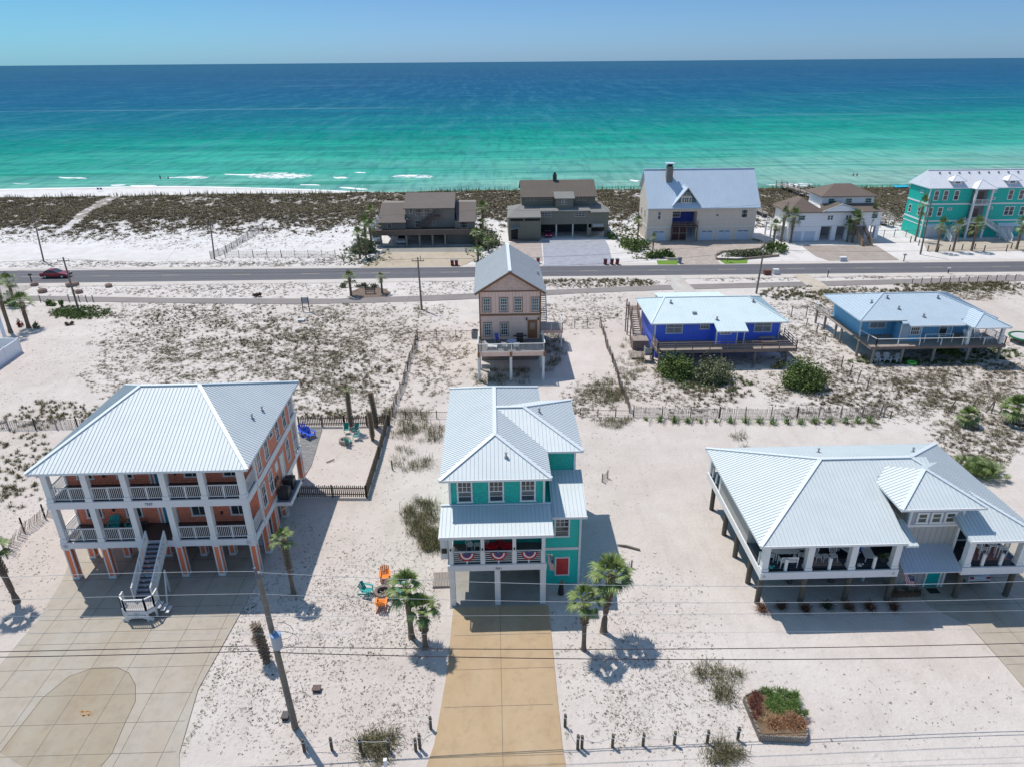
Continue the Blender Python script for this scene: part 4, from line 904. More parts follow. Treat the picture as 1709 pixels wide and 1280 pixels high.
def sky_house():
    r = thing('beach_house', 'sky blue stilted house with pale hipped roof and wraparound cable railed deck', 'house', (53, 81.4, 0))
    SB = M('sky_batten', (.17, .48, .74), .65, var=.05, kind='batten'); W = WHITE(); PT = M('grey_pile', (.32, .29, .26), .85, var=.2, kind='bark')
    x0, x1, y0, y1, zf = 45.9, 60.6, 81.4, 89.0, 2.2
    MB().box(x0, 50.0, y0, y1, 1.6, 4.9).build('wall', SB, r); MB().box(50.001, 56.8, 80.2, y1, 1.6, 4.7).build('wall', SB, r); MB().box(56.8, x1, 81.5, y1, 1.6, 4.7).build('wall', SB, r)
    MB().box(49.6, 52.2, 79.0, 80.2-.002, zf-.05, 4.45).build('bump_out', SB, r)
    MB().wb('F', 79.0, 49.75, 50.7, zf, 4.2, .004, .04).build('pale_panel', M('pale_panel', (.42, .50, .60), .6, kind='batten'), r)
    window(r, 'F', y0, 48.0, 3.1, 1.9, 1.45, 2, 2, gl=CURT()); window(r, 'F', 79.0, 51.4, 3.05, 1.0, .9, 4, 2); window(r, 'F', 80.2, 52.9, 3.9, .6, .3, 1, 2); window(r, 'F', 80.2, 55.7, 2.4, .9, 1.9, 1, 2, name='patio_door')
    cb = MB()
    for x, y in ((49.63, 79.0), (52.2, 79.0), (x0, y0), (56.8, 80.2)): cb.cbox(x, y, zf, .12, .12, 2.2)
    cb.build('corner_board', W, r)
    MB().box(45.4, 61.8, 77.3, y0, zf-.14, zf-.02).box(44.9, x0, y0, 92.0, zf-.14, zf-.02).build('deck', M('grey_boards', (.34, .29, .25), .85, kind='deckx'), r)
    MB().box(45.3, 61.9, 77.2, 77.3, 1.85, 2.2).box(61.8, 61.9, 77.3, y0, 1.85, 2.2).box(45.3, 45.4, 77.3, y0, 1.85, 2.2).build('fascia', M('weathered_timber', (.23, .17, .145), .85), r)
    railing(r, (46.0, 77.35), (61.8, 77.35), zf, .95, 'none', W, 2.6); railing(r, (46.0, 77.35), (45.5, 80.5), zf, .95, 'none', W, 2); railing(r, (61.8, 77.35), (61.8, 81), zf, .95, 'hor', W, 2)
    railing(r, (44.95, 88), (44.95, 92), zf, .95, 'none', W, 2)
    railing(r, (52.4, 78.3), (55.8, 78.3), zf, 1.1, 'none', W, 2.0)
    for x, y in ((45.9, 77.4), (49.45, 77.4), (53.35, 77.4), (57.6, 77.4), (61.6, 77.6), (45.2, 79.8), (45.2, 84.4), (45.2, 86), (45.3, 89.4), (45.2, 91.9), (50, 82), (54, 82), (58, 82), (50, 87), (55, 87), (60.4, 87)): MB().tube([(x, y, -.1), (x, y, 2.05)], .17, 8).build('pile', PT, r)
    MB().box(55.0, 60.5, 81.8, 85, 0, 1.6).build('ground_wall', SB, r); MB().wb('F', 81.8, 57.2, 58.4, .1, 1.5, .004, .05).build('pale_panel', M('pale_panel'), r)
    for x in (57.2, 61.3): MB().cbox(x, 77.6, zf, .35, .35, 2.2).build('porch_column', W, r)
    Z = 4.92; RM = M('ice_metal_roof', (.50, .60, .68), .6, .1, .05, .8, 'metalroof')
    F, L = hip(44.35, 61.4, 79.1, 89.4, Z, 1.75, (5.1, 5.1), 'x')
    F2, L2 = hip(56.8, 61.45, 76.5, 83.0, 4.7, 1.0, (2.3, 2.3), 'y')
    ex = [(50.1, 78.0, 4.55), (56.8, 78.0, 4.55), (56.8, 79.2, Z+.04), (50.1, 79.2, Z+.04)]
    F3 = [(49.5, 78.6, 4.62), (52.6, 78.6, 4.62), (52.6, 79.4, 4.98), (49.5, 79.4, 4.98)]
    ro = roof(r, F+[ex, F3], RM, .4, .14, L, M('ice_seam', (.45, .54, .62), .6), RM, capw=.2)
    roof(ro, [F2[0], F2[1], F2[3]], RM, .4, .12, [L2[0], L2[1]], M('ice_seam'), RM, name='porch_hip', capw=.2)
    MB().box(44.35, 50.1, 79.02, 79.1, Z-.14, Z+.02).box(50.1, 56.8, 77.93, 78.0, 4.4, 4.57).box(56.8, 61.45, 76.43, 76.5, 4.56, 4.72).build('gutter', W, ro)
    for px, py in ((1454.5, 505), (1480.5, 497), (1565, 497), (1499.8, 515), (1541.5, 528)): vent(ro, F, px, py, .09)
    return r
sky_house()

# ================================================================ BEACHFRONT HOUSES
def win_row(r, face, c, us, z, w_, h_, **k):
    for u in us: window(r, face, c, u, z, w_, h_, **k)
def brown_house():
    r = thing('beach_house', 'weathered brown beachfront house with shingle roofs, outside stair and row of parking bays', 'house', (-13, 140, 0))
    BT = M('grey_brown_batten', (.26, .235, .205), .8, var=.1, kind='batten'); SG = M('brown_shingle', (.185, .155, .14), .9, var=.1, vs=2, kind='shingle'); WD = M('dark_timber', (.16, .12, .10), .85, var=.2)
    TR = M('dull_trim', (.55, .53, .49), .7)
    MB().box(-22.4, -17.5, 142.0, 150.5, 3.0, 4.45).build('wall', BT, r); MB().box(-17.499, -7.6, 143.2, 152, 3.0, 7.0).build('wall', BT, r); MB().box(-7.599, -3.6, 142.0, 150.5, 3.0, 4.45).build('wall', BT, r)
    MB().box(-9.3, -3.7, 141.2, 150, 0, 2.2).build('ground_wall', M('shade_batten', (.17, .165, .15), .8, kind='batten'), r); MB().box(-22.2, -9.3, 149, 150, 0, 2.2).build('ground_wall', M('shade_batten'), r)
    MB().box(-23.8, -3.1, 139.6, 143.2, 2.75, 2.85).build('deck', WD, r); MB().box(-23.9, -3.0, 139.45, 139.6, 2.3, 3.35).box(-24.0, -23.85, 139.6, 143, 2.3, 3.3).build('deck_skirt', WD, r)
    for x in (-22.3, -19.8, -17.2, -14.6, -12.0, -9.5): MB().cbox(x, 139.9, 0, .32, .32, 2.3).build('post', M('grey_post', (.26, .24, .21), .8), r)
    win_row(r, 'F', 142.0, (-20.7,), 3.3, .8, .8, tr=TR); win_row(r, 'F', 142.0, (-6.15, -5.35), 3.1, .7, 1.2, tr=TR)
    win_row(r, 'F', 143.2, (-16.3,), 5.9, .5, .8, tr=TR); win_row(r, 'F', 143.2, (-15.1, -14.3, -13.3, -12.5), 5.4, .72, 1.25, tr=TR, tw=.07); win_row(r, 'F', 143.2, (-15.1,), 3.15, 1.0, 1.3, tr=TR); win_row(r, 'F', 143.2, (-11.9,), 3.5, .5, .7, tr=TR)
    stairs(r, 142.3, 143.1, -11.6, 5.4, -14.8, 2.95, WD, WD, axis='x', rk='hor3', rmat=WD)
    MB().box(-11.6, -10.4, 142.2, 143.2, 5.3, 5.4).build('stair_landing', WD, r); railing(r, (-11.6, 142.2), (-10.4, 142.2), 5.4, .9, 'hor3', WD, 1.2)
    MB().box(-17.6, -16.4, 142.2, 143.2, 4.8, 4.95).box(-17.6, -17.5, 142.2, 143.2, 4.95, 5.8).build('balcony', BT, r)
    # roofs
    F = [[(-22.9, 141.3, 4.45), (-17.3, 141.3, 4.45), (-17.3, 148.5, 7.1), (-22.9, 148.5, 7.1)]]
    roof(r, F, SG, 0, .15, name='west_roof'); roof(r, [[(-17.8, 142.4, 7.0), (-7.5, 142.4, 7.0), (-7.5, 149.0, 9.0), (-17.8, 149.0, 9.0)]], SG, 0, .15, name='main_roof')
    roof(r, [[(-7.0, 141.3, 4.45), (-3.3, 141.3, 4.45), (-3.3, 148.5, 7.1), (-8.0, 148.5, 7.1)]], SG, 0, .15, name='east_roof'); roof(r, [[(-17.8, 155.6, 7.0), (-17.8, 149.0, 9.0), (-7.5, 149.0, 9.0), (-7.5, 155.6, 7.0)]], SG, 0, .15, name='rear_roof')
    gb = MB().poly([(-7.6, 143.2, 4.4), (-7.6, 152, 4.4), (-7.6, 152, 7.9), (-7.6, 149, 8.8), (-7.6, 143.2, 7.0)]); gb.build('gable', BT, r)
    MB().box(-22.85, -3.35, 149.0, 151.5, 3, 6.9).build('rear_wall', BT, r)
    railing(r, (-24.6, 140), (-24.6, 143), 2.8, .9, 'bal', M('white_paint'), 1.5); stairs(r, 143.2, 144.2, -22.5, 4.6, -25.2, 2.5, M('white_paint'), M('white_paint'), axis='x')
    return r
brown_house()

def olive_house():
    r = thing('beach_house', 'dark olive grey board house with stepped shingle roofs and open garage bays', 'house', (13.5, 145, 0))
    OB = M('olive_batten', (.20, .195, .15), .8, var=.08, kind='batten'); S1 = M('dark_shingle', (.145, .12, .10), .9, vs=2, kind='shingle'); S2 = M('grey_shingle', (.27, .265, .25), .9, vs=2, kind='shingle'); TR = M('dull_trim', (.55, .53, .49), .7)
    MB().box(3.3, 9.9, 143.4, 156, 0, 4.75).build('wall', OB, r)
    MB().box(9.9, 20.0, 145.6, 157, 2.75, 5.5).build('wall', OB, r); MB().box(20.0, 24.1, 145.6, 157, 2.0, 5.2).build('wall', OB, r)
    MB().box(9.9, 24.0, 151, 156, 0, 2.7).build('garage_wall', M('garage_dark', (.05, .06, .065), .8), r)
    for x in (13.3, 16.75): MB().cbox(x, 145.9, 0, .28, .28, 2.75).build('post', TR, r)
    MB().box(19.7, 20.6, 145.6, 146.4, 0, 2.75).box(23.4, 24.1, 145.6, 146.4, 0, 2.0).build('pier', OB, r)
    MB().box(6.2, 21.6, 148.6, 156, 5, 8.25).build('upper_wall', OB, r); MB().box(13.2, 16.8, 146.8, 148.6, 5, 8.0).build('dormer', OB, r)
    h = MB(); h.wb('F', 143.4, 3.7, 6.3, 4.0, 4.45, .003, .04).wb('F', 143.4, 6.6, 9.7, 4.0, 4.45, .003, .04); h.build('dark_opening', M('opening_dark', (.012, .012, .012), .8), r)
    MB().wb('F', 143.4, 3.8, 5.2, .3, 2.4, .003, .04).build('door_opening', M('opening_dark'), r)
    for u0 in (10.4, 17.4): win_row(r, 'F', 145.6, (u0, u0+.7, u0+1.4), 4.35, .6, .85, tr=TR, tw=.06)
    win_row(r, 'F', 148.6, (7.4, 8.3, 9.2, 10.7, 11.5, 12.3, 17.6, 18.5, 19.4), 7.1, .75, .75, tr=TR, tw=.05, gl=M('warm_glass', (.14, .12, .09), .2)); win_row(r, 'F', 146.8, (14.6, 15.2), 6.6, .45, .9, tr=TR, tw=.06)
    roof(r, [[(3.0, 142.8, 4.85), (9.9, 142.8, 4.85), (9.9, 149.2, 6.4), (6.0, 149.2, 6.4)], [(3.0, 142.8, 4.85), (6.0, 149.2, 6.4), (3.4, 152, 5.4)]], S2, 0, .15, name='low_roof')
    roof(r, [[(9.9, 145.3, 5.55), (20.2, 145.3, 5.55), (20.2, 149.2, 6.4), (9.9, 149.2, 6.4)], [(20.2, 145.2, 5.25), (24.4, 145.2, 5.25), (21.6, 150, 6.4), (20.2, 149.2, 6.4)], [(24.4, 145.2, 5.25), (24.6, 150, 5.3), (21.6, 151, 6.4)]], S2, 0, .12, name='skirt_roof')
    roof(r, [[(6.0, 147.6, 8.0), (21.9, 147.6, 8.0), (21.9, 154.2, 10.45), (6.0, 154.2, 10.45)], [(21.9, 160, 8.0), (6.0, 160, 8.0), (6.0, 154.2, 10.45), (21.9, 154.2, 10.45)]], S1, 0, .2, name='main_roof')
    MB().poly([(6.2, 148.6, 8.2), (6.2, 154.2, 10.3), (6.2, 159, 8.2)]).poly([(21.6, 148.6, 8.2), (21.6, 154.2, 10.3), (21.6, 159, 8.2)]).build('gable', OB, r)
    roof(r, [[(12.9, 146.4, 7.9), (17.1, 146.4, 7.9), (17.1, 149.5, 8.75), (12.9, 149.5, 8.75)]], S2, 0, .1, name='dormer_roof')
    c = MB().box(13.1, 13.9, 153.6, 154.6, 9.8, 11.6).build('chimney', M('chimney_dark', (.07, .065, .06), .8), r); MB().cbox(13.5, 154.1, 11.6, .45, .45, .4).build('chimney_cap', M('opening_dark'), c)
    MB().box(3.9, 9.5, 142.6, 143.3, 0, .35).build('planting_kerb', M('dark_timber'), r)
    roof(r, [[(3.7, 142.4, 2.5), (5.8, 142.4, 2.9), (5.4, 143.4, 3.2), (3.8, 143.4, 3.1)]], S2, 0, .1, name='porch_roof'); roof(r, [[(20.8, 144.6, 2.5), (23.0, 144.6, 2.5), (23.0, 145.6, 2.8), (20.8, 145.6, 2.8)]], TR, 0, .08, name='awning')
    return r
olive_house()

def beige_house():
    r = thing('beach_house', 'large beige gabled beachfront house with tall dormer and four garage doors', 'house', (42, 141.6, 0))
    BG = M('beige_stucco', (.80, .68, .57), .8, var=.04, kind='lap'); W = WHITE(); RM = M('pale_blue_roof', (.56, .66, .76), .55, .1, .05, .8, 'metalroof'); GD = M('garage_blue_white', (.58, .64, .74), .5, kind='panel')
    y0 = 141.6; x0, x1 = 31.4, 53.3
    MB().box(x0, 36.4, y0, 150.5, 0, 6.7).build('wall', BG, r); MB().box(41.4, x1, y0, 150.5, 0, 6.7).build('wall', BG, r); MB().box(36.4, 41.4, y0+2.5, 150.5, 0, 6.7).build('recess_wall', M('cobalt_wall', (.02, .05, .33), .6, kind='lap'), r)
    MB().box(36.4, 41.4, y0, y0+2.5, 5.85, 6.7).build('lintel_wall', BG, r)
    MB().poly([(x0, y0, 6.7), (x0, 150.5, 6.7), (x0, 150.5, 9.4), (x0, 146.9, 13.1)]).poly([(x1, y0, 6.7), (x1, 150.5, 6.7), (x1, 150.5, 9.4), (x1, 146.9, 13.1)]).build('gable', BG, r)
    t = MB(); t.wb('F', y0, x0, 36.3, 2.65, 2.85, .003, .06).wb('F', y0, 41.5, x1, 2.65, 2.85, .003, .06).wb('L', x0, y0, 150.5, 2.65, 2.85, .003, .06); t.cbox(x0, y0, 0, .2, .2, 6.5).cbox(x1, y0, 0, .2, .2, 6.5); t.build('trim', W, r)
    for u in (33.8, 43.7, 47.3, 51.1):
        g = MB().wb('F', y0, u-1.3, u+1.3, .02, 2.0, .004, .06).build('garage_door', GD, r); MB().wb('F', y0, u-1.05, u-.1, 1.72, 1.9, .062, .07).wb('F', y0, u+.1, u+1.05, 1.72, 1.9, .062, .07).build('door_window', GLASS(), g)
        MB().wb('F', y0, u-1.42, u-1.31, 0, 2.15, .003, .07).wb('F', y0, u+1.31, u+1.42, 0, 2.15, .003, .07).wb('F', y0, u-1.31, u+1.31, 2.02, 2.15, .003, .07).build('garage_frame', W, g)
    window(r, 'F', y0, 33.7, 4.4, .45, 1.4, 1, 2); window(r, 'F', y0, 50.7, 4.6, .5, 1.4, 1, 2); window(r, 'F', y0, 51.3, 4.6, .5, 1.4, 1, 2); MB().wb('F', y0, 45.3, 45.7, 4.9, 5.2, .003, .03).build('wall_vent', GLASS(), r)
    window(r, 'L', x0, 144.5, 4.2, .5, 1.4, 1, 2); window(r, 'L', x0, 148.0, 4.2, .5, 1.4, 1, 2)
    window(r, 'F', y0+2.5, 37.7, 4.3, 1.6, 1.2, 4, 2)
    b = MB().box(36.3, 41.6, y0-.6, y0+2.5, 2.85, 3.0).build('balcony', M('dark_timber'), r); railing(b, (36.3, y0-.55), (41.6, y0-.55), 3.0, 1.0, 'hor3', M('dark_timber'), 1.3)
    for x in (36.35, 41.55): MB().cbox(x, y0-.5, 0, .2, .2, 3.0).build('post', M('dark_timber'), b)
    fr = MB()
    for x in (36.5, 38.0, 39.5): fr.cbox(x, y0-.2, 0, .12, .12, 2.8)
    fr.box(36.5, 39.5, y0-.25, y0-.15, 1.5, 1.62).box(36.5, 39.5, y0-.25, y0-.15, .05, .16); fr.build('entry_frame', M('beige_timber', (.30, .25, .21), .7), r)
    MB().box(36.6, 39.4, y0-.18, y0-.12, .16, 2.6).build('entry_screen', M('maroon_screen', (.045, .008, .01), .5, var=.3), r)
    stairs(r, 39.7, 41.2, y0+2.4, 2.8, y0-.1, .1, M('trim_paint'), M('trim_paint'), rails=False)
    F = [[(31.0, 140.3, 6.75), (53.7, 140.3, 6.75), (53.7, 146.9, 13.4), (31.0, 146.9, 13.4)], [(53.7, 150.8, 9.4), (31.0, 150.8, 9.4), (31.0, 146.9, 13.4), (53.7, 146.9, 13.4)]]
    ro = roof(r, F, RM, .5, .15, [(F[0][3], F[0][2])], M('blue_seam', (.44, .54, .66), .6), RM, capw=.3)
    # dormer
    d = MB().poly([(36.1, 140.7, 7.4), (41.4, 140.7, 7.4), (38.7, 140.7, 10.7)]); zt = 10.75
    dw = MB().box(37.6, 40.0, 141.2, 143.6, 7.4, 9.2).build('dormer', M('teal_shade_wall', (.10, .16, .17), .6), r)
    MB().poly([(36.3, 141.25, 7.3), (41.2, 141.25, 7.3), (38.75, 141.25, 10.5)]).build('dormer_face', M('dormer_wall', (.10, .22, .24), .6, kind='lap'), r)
    MB().box(37.7, 39.8, 141.1, 141.24, 7.6, 9.0).build('dormer_panel', BG, r)
    for u in (38.1, 38.6, 39.0, 39.5): window(r, 'F', 141.1, u, 7.8, .32, .85, 1, 2, tw=.05)
    window(r, 'F', 141.1, 38.4, 9.1, .5, .5, 1, 2, tw=.05); window(r, 'F', 141.1, 39.15, 9.1, .5, .5, 1, 2, tw=.05)
    k = (146.9-140.3)/(13.4-6.75); yb = 140.3+(zt-6.75)*k
    A, B_, T1, T2 = (35.9, 140.5, 7.2), (41.6, 140.5, 7.2), (38.75, 140.5, zt), (38.75, yb, zt)
    roof(r, [[A, T1, T2, (35.9, 140.75, 7.2)], [B_, (41.6, 140.75, 7.2), T2, T1]], RM, 0, .1, [(T1, T2)], RM, RM, 'dormer_roof', .2)
    MB().beam((35.85, 140.42, 7.1), (38.75, 140.42, zt), .1, .16).beam((41.65, 140.42, 7.1), (38.75, 140.42, zt), .1, .16).build('dormer_trim', W, r)
    c = MB().box(35.3, 36.5, 144.6, 145.8, 9.8, 14.2).build('chimney', M('chimney_stone', (.20, .185, .17), .8, var=.2), r); MB().box(35.45, 36.35, 144.75, 145.65, 14.2, 14.7).build('flue', M('opening_dark'), c); MB().box(35.0, 36.8, 144.3, 146.1, 14.7, 14.85).build('chimney_cap', RM, c)
    return r
beige_house()

def white_house():
    r = thing('beach_house', 'white two storey beachfront house with brown hipped shingle roofs and wooden front stair', 'house', (68, 139.5, 0))
    WL = M('white_lap', (.90, .90, .92), .7, var=.02, kind='panel'); W = WHITE(); SG = M('tan_brown_shingle', (.19, .145, .12), .9, vs=2, kind='shingle'); GL2 = M('teal_glass', (.02, .10, .095), .15)
    y0 = 139.6
    MB().box(59.6, 65.9, y0, 147.5, 0, 5.85).build('wall', WL, r); MB().box(65.9, 78.3, y0+.3, 149, 2.95, 5.85).build('wall', WL, r)
    MB().box(67.0, 77.5, 142.6, 149, 5.8, 8.35).build('upper_wall', WL, r)
    for a, b in ((65.9, 66.4), (68.6, 69.6), (71.6, 72.4), (75.5, 76.2), (77.6, 78.3)): MB().box(a, b, y0+.3, y0+1.1, 0, 2.95).build('pier', WL, r)
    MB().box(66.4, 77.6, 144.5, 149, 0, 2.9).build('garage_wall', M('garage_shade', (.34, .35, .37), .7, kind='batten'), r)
    for u in (61.35, 64.1): MB().wb('F', y0, u-1.1, u+1.1, .02, 1.95, .004, .05).build('garage_door', M('garage_blue_white', (.58, .64, .74), .5), r)
    t = MB(); t.wb('F', y0, 59.6, 65.8, 2.85, 3.05, .003, .06).wb('F', y0+.3, 66.0, 78.3, 2.85, 3.05, .003, .06); t.build('trim', W, r)
    for u, z in ((62.0, 4.3),): window(r, 'F', y0, u, z, 1.2, .8, 1, 2, gl=GL2)
    for u, w_ in ((67.6, .4), (68.2, .4), (71.3, .4), (71.9, .4)): window(r, 'F', y0+.3, u, 4.2, w_, .8, 1, 2, gl=GL2, tw=.06)
    window(r, 'F', y0+.3, 76.9, 4.4, 1.1, .8, 1, 2, gl=GL2); window(r, 'L', 59.6, 141.5, 4.0, .6, 1.3, 1, 2)
    for u in (68.8, 72.4, 76.4): window(r, 'F', 142.6, u, 7.0, 1.15, .8, 1, 2, gl=GL2)
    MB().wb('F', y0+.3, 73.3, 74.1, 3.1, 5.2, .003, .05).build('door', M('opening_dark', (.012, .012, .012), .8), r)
    F, L = hip(58.9, 66.4, 139.0, 148.2, 5.9, 2.3, (3.7, 3.7), 'y'); roof(r, F, SG, 0, .15, name='west_roof')
    F, L = hip(66.4, 78.0, 142.0, 150.2, 8.4, 1.9, (4.1, 4.1), 'x'); roof(r, F, SG, 0, .15, name='upper_roof')
    roof(r, [[(65.6, 139.1, 5.9), (78.8, 139.1, 5.9), (77.6, 142.6, 6.9), (66.6, 142.6, 6.9)], [(78.8, 139.1, 5.9), (78.8, 148, 5.9), (77.6, 142.6, 6.9)]], SG, 0, .12, name='skirt_roof')
    p = [(65.9, 138.9, 6.0), (73.6, 138.9, 6.0), (69.5, 138.9, 7.45), (69.5, 142.6, 7.45), (65.9, 141.0, 6.3), (73.6, 141.0, 6.3)]
    MB().poly([p[0], p[1], p[2]]).build('pediment', WL, r); roof(r, [[p[0], p[2], p[3], p[4]], [p[2], p[1], p[5], p[3]]], M('dark_shingle', (.145, .12, .10), .9, kind='shingle'), 0, .12, name='portico_roof')
    MB().beam((65.7, 138.85, 5.95), (69.5, 138.85, 7.5), .1, .16).beam((73.8, 138.85, 5.95), (69.5, 138.85, 7.5), .1, .16).build('portico_trim', W, r)
    TB = M('tan_timber', (.30, .20, .12), .8, var=.2); stairs(r, 72.7, 74.7, 139.6, 3.0, 134.6, .1, TB, TB, rk='hor3', rmat=TB)
    MB().box(57.4, 59.59, 140.5, 146, 2.7, 2.85).build('side_deck', W, r)
    for x, y in ((57.5, 140.6), (57.5, 143), (57.5, 146)): MB().cbox(x, y, 0, .25, .25, 2.8).build('post', W, r)
    railing(r, (57.5, 140.6), (57.5, 146), 2.85, 1, 'hor', W, 1.5)
    return r
white_house()

def teal_house():
    r = thing('beach_house', 'large teal three storey beachfront duplex with double front stairs and white metal roof', 'house', (98, 141.3, 0))
    TL = M('teal_lap', (.0, .50, .41), .6, var=.05, kind='lap'); W = WHITE(); RM = M('white_metal_roof', (.80, .80, .84), .5, .05, .04, .8, 'metalroof')
    y0, x0, x1 = 141.3, 88.0, 108.8
    MB().box(x0, x1, y0, 148.6, 0, 9.85).build('wall', TL, r); MB().box(96.7, 99.6, y0-.35, y0-.002, 0, 9.8).build('stair_recess', M('recess_grey', (.16, .17, .18), .8), r)
    t = MB()
    for z in (3.2, 6.6): t.wb('F', y0, x0, x1, z, z+.3, .003, .08); t.wb('L', x0, y0, 148.6, z, z+.3, .003, .08)
    for u in (x0, x1-.15): t.cbox(u, y0, 0, .2, .2, 9.7)
    t.wb('L', x0, y0, 148.6, 2.35, 2.5, .003, .06); t.build('trim', TRIM(), r)
    for u in (89.4, 91.3, 93.5, 104.6, 106.8): window(r, 'F', y0, u, 7.6, .8, 1.7, 1, 2, tw=.13)
    for u in (88.9, 90.9, 104.7, 105.7, 107.9): window(r, 'F', y0, u, 4.4, .8, 1.6, 1, 2, tw=.13)
    for u, z in ((92.8, 5.6), (101.2, 5.7), (101.0, 9.0), (101.2, 7.6)): window(r, 'F', y0, u, z, .7, .3, 1, 2, tw=.1)
    window(r, 'L', x0, 143.5, 4.2, .8, 1.4, 1, 2); window(r, 'L', x0, 147.0, 4.2, .8, 1.4, 1, 2); window(r, 'L', x0, 144, 8.6, .7, .4, 1, 2)
    for u in (90.4, 105.6):
        g = MB().wb('F', y0, u-1.7, u+1.7, .02, 2.05, .004, .05).build('garage_door', M('garage_white', (.56, .58, .63), .5, kind='panel'), r)
        roof(g, [[(u-2.3, y0-.9, 2.35), (u+2.3, y0-.9, 2.35), (u+2.1, y0, 2.8), (u-2.1, y0, 2.8)]], RM, 0, .08, name='garage_canopy')
    for z in (3.3, 6.8):
        b = MB().box(96.4, 99.9, y0-1.5, y0-.36, z-.15, z).build('balcony', TRIM(), r); railing(b, (96.4, y0-1.45), (99.9, y0-1.45), z, 1, 'bal', W, 1.7)
    for x in (96.5, 99.8): MB().cbox(x, y0-1.4, 0, .35, .35, 10.0).build('column', TRIM(), r)
    MB().box(97.3, 99.0, y0-.37, y0-.352, .2, 2.6).box(97.3, 98.6, y0-.37, y0-.352, 3.4, 5.8).box(97.6, 98.9, y0-.37, y0-.352, 6.9, 9.2).build('stair_door', M('stair_door_dark', (.08, .06, .055), .6), r)
    stairs(r, y0-1.4, y0-.4, 96.3, 3.25, 93.1, 1.3, TRIM(), TRIM(), axis='x', rk='bal'); stairs(r, y0-1.4, y0-.4, 100.0, 3.25, 103.1, 1.3, TRIM(), TRIM(), axis='x', rk='bal')
    for x in (92.4, 103.7):
        l = MB().box(x-.8, x+.8, y0-2.6, y0-.4, 1.2, 1.3).build('landing', TRIM(), r); railing(l, (x-.8, y0-.5), (x-.8, y0-2.6), 1.3, 1, 'bal', W, 2); railing(l, (x+.8, y0-1.5), (x+.8, y0-2.6), 1.3, 1, 'bal', W, 2)
        for dx in (-.7, .7): MB().cbox(x+dx, y0-2.5, 0, .12, .12, 1.2).build('post', W, l)
        stairs(l, x-.6, x+.6, y0-2.6, 1.25, y0-4.4, .05, TRIM(), TRIM())
    F, L = hip(87.6, 109.2, 140.9, 149.0, 9.95, 2.95, (2.2, .35), 'x'); yr = 144.95
    F = [[(87.6, 140.9, 9.95), (109.2, 140.9, 9.95), (108.9, yr, 12.9), (88.7, yr, 12.9), (88.7, 142.6, 11.2), (89.9, 142.6, 11.2)][:4], [(109.2, 140.9, 9.95), (109.2, 149.0, 9.95), (108.9, yr, 12.9)], [(109.2, 149.0, 9.95), (87.6, 149.0, 9.95), (88.7, yr, 12.9), (108.9, yr, 12.9)], [(87.6, 149, 9.95), (87.6, 140.9, 9.95), (88.7, yr, 12.9)]]
    ro = roof(r, F, RM, .5, .15, [((88.7, yr, 12.9), (108.9, yr, 12.9))], M('white_seam', (.62, .63, .68), .6), RM)
    for k in range(9): x = 90.8+k*2.02; MB().cbox(x, 144.2, 12.2, .3, .3, .4).build('roof_vent', M('slate_vent', (.18, .20, .25), .5), ro)
    for x in (93.4, 104.6):
        d = MB().box(x-.9, x+.9, 141.7, 143.6, 10.2, 11.3).build('dormer', TRIM(), ro); MB().wb('F', 141.7, x-.45, x+.45, 10.75, 11.1, .003, .03).build('dormer_window', GLASS(), d)
        FF, LL = hip(x-1.5, x+1.5, 141.1, 144.1, 11.25, 1.0, (1.4, 1.4), 'x'); roof(ro, FF, RM, 0, .1, LL[:4], RM, RM, 'dormer_roof', .12)
    FF, LL = hip(96.0, 100.3, 139.3, 143.8, 9.95, 1.5, (2.1, 2.1), 'x'); roof(ro, FF, RM, .5, .1, LL[:4], M('white_seam'), RM, 'portico_roof', .15)
    return r
teal_house()
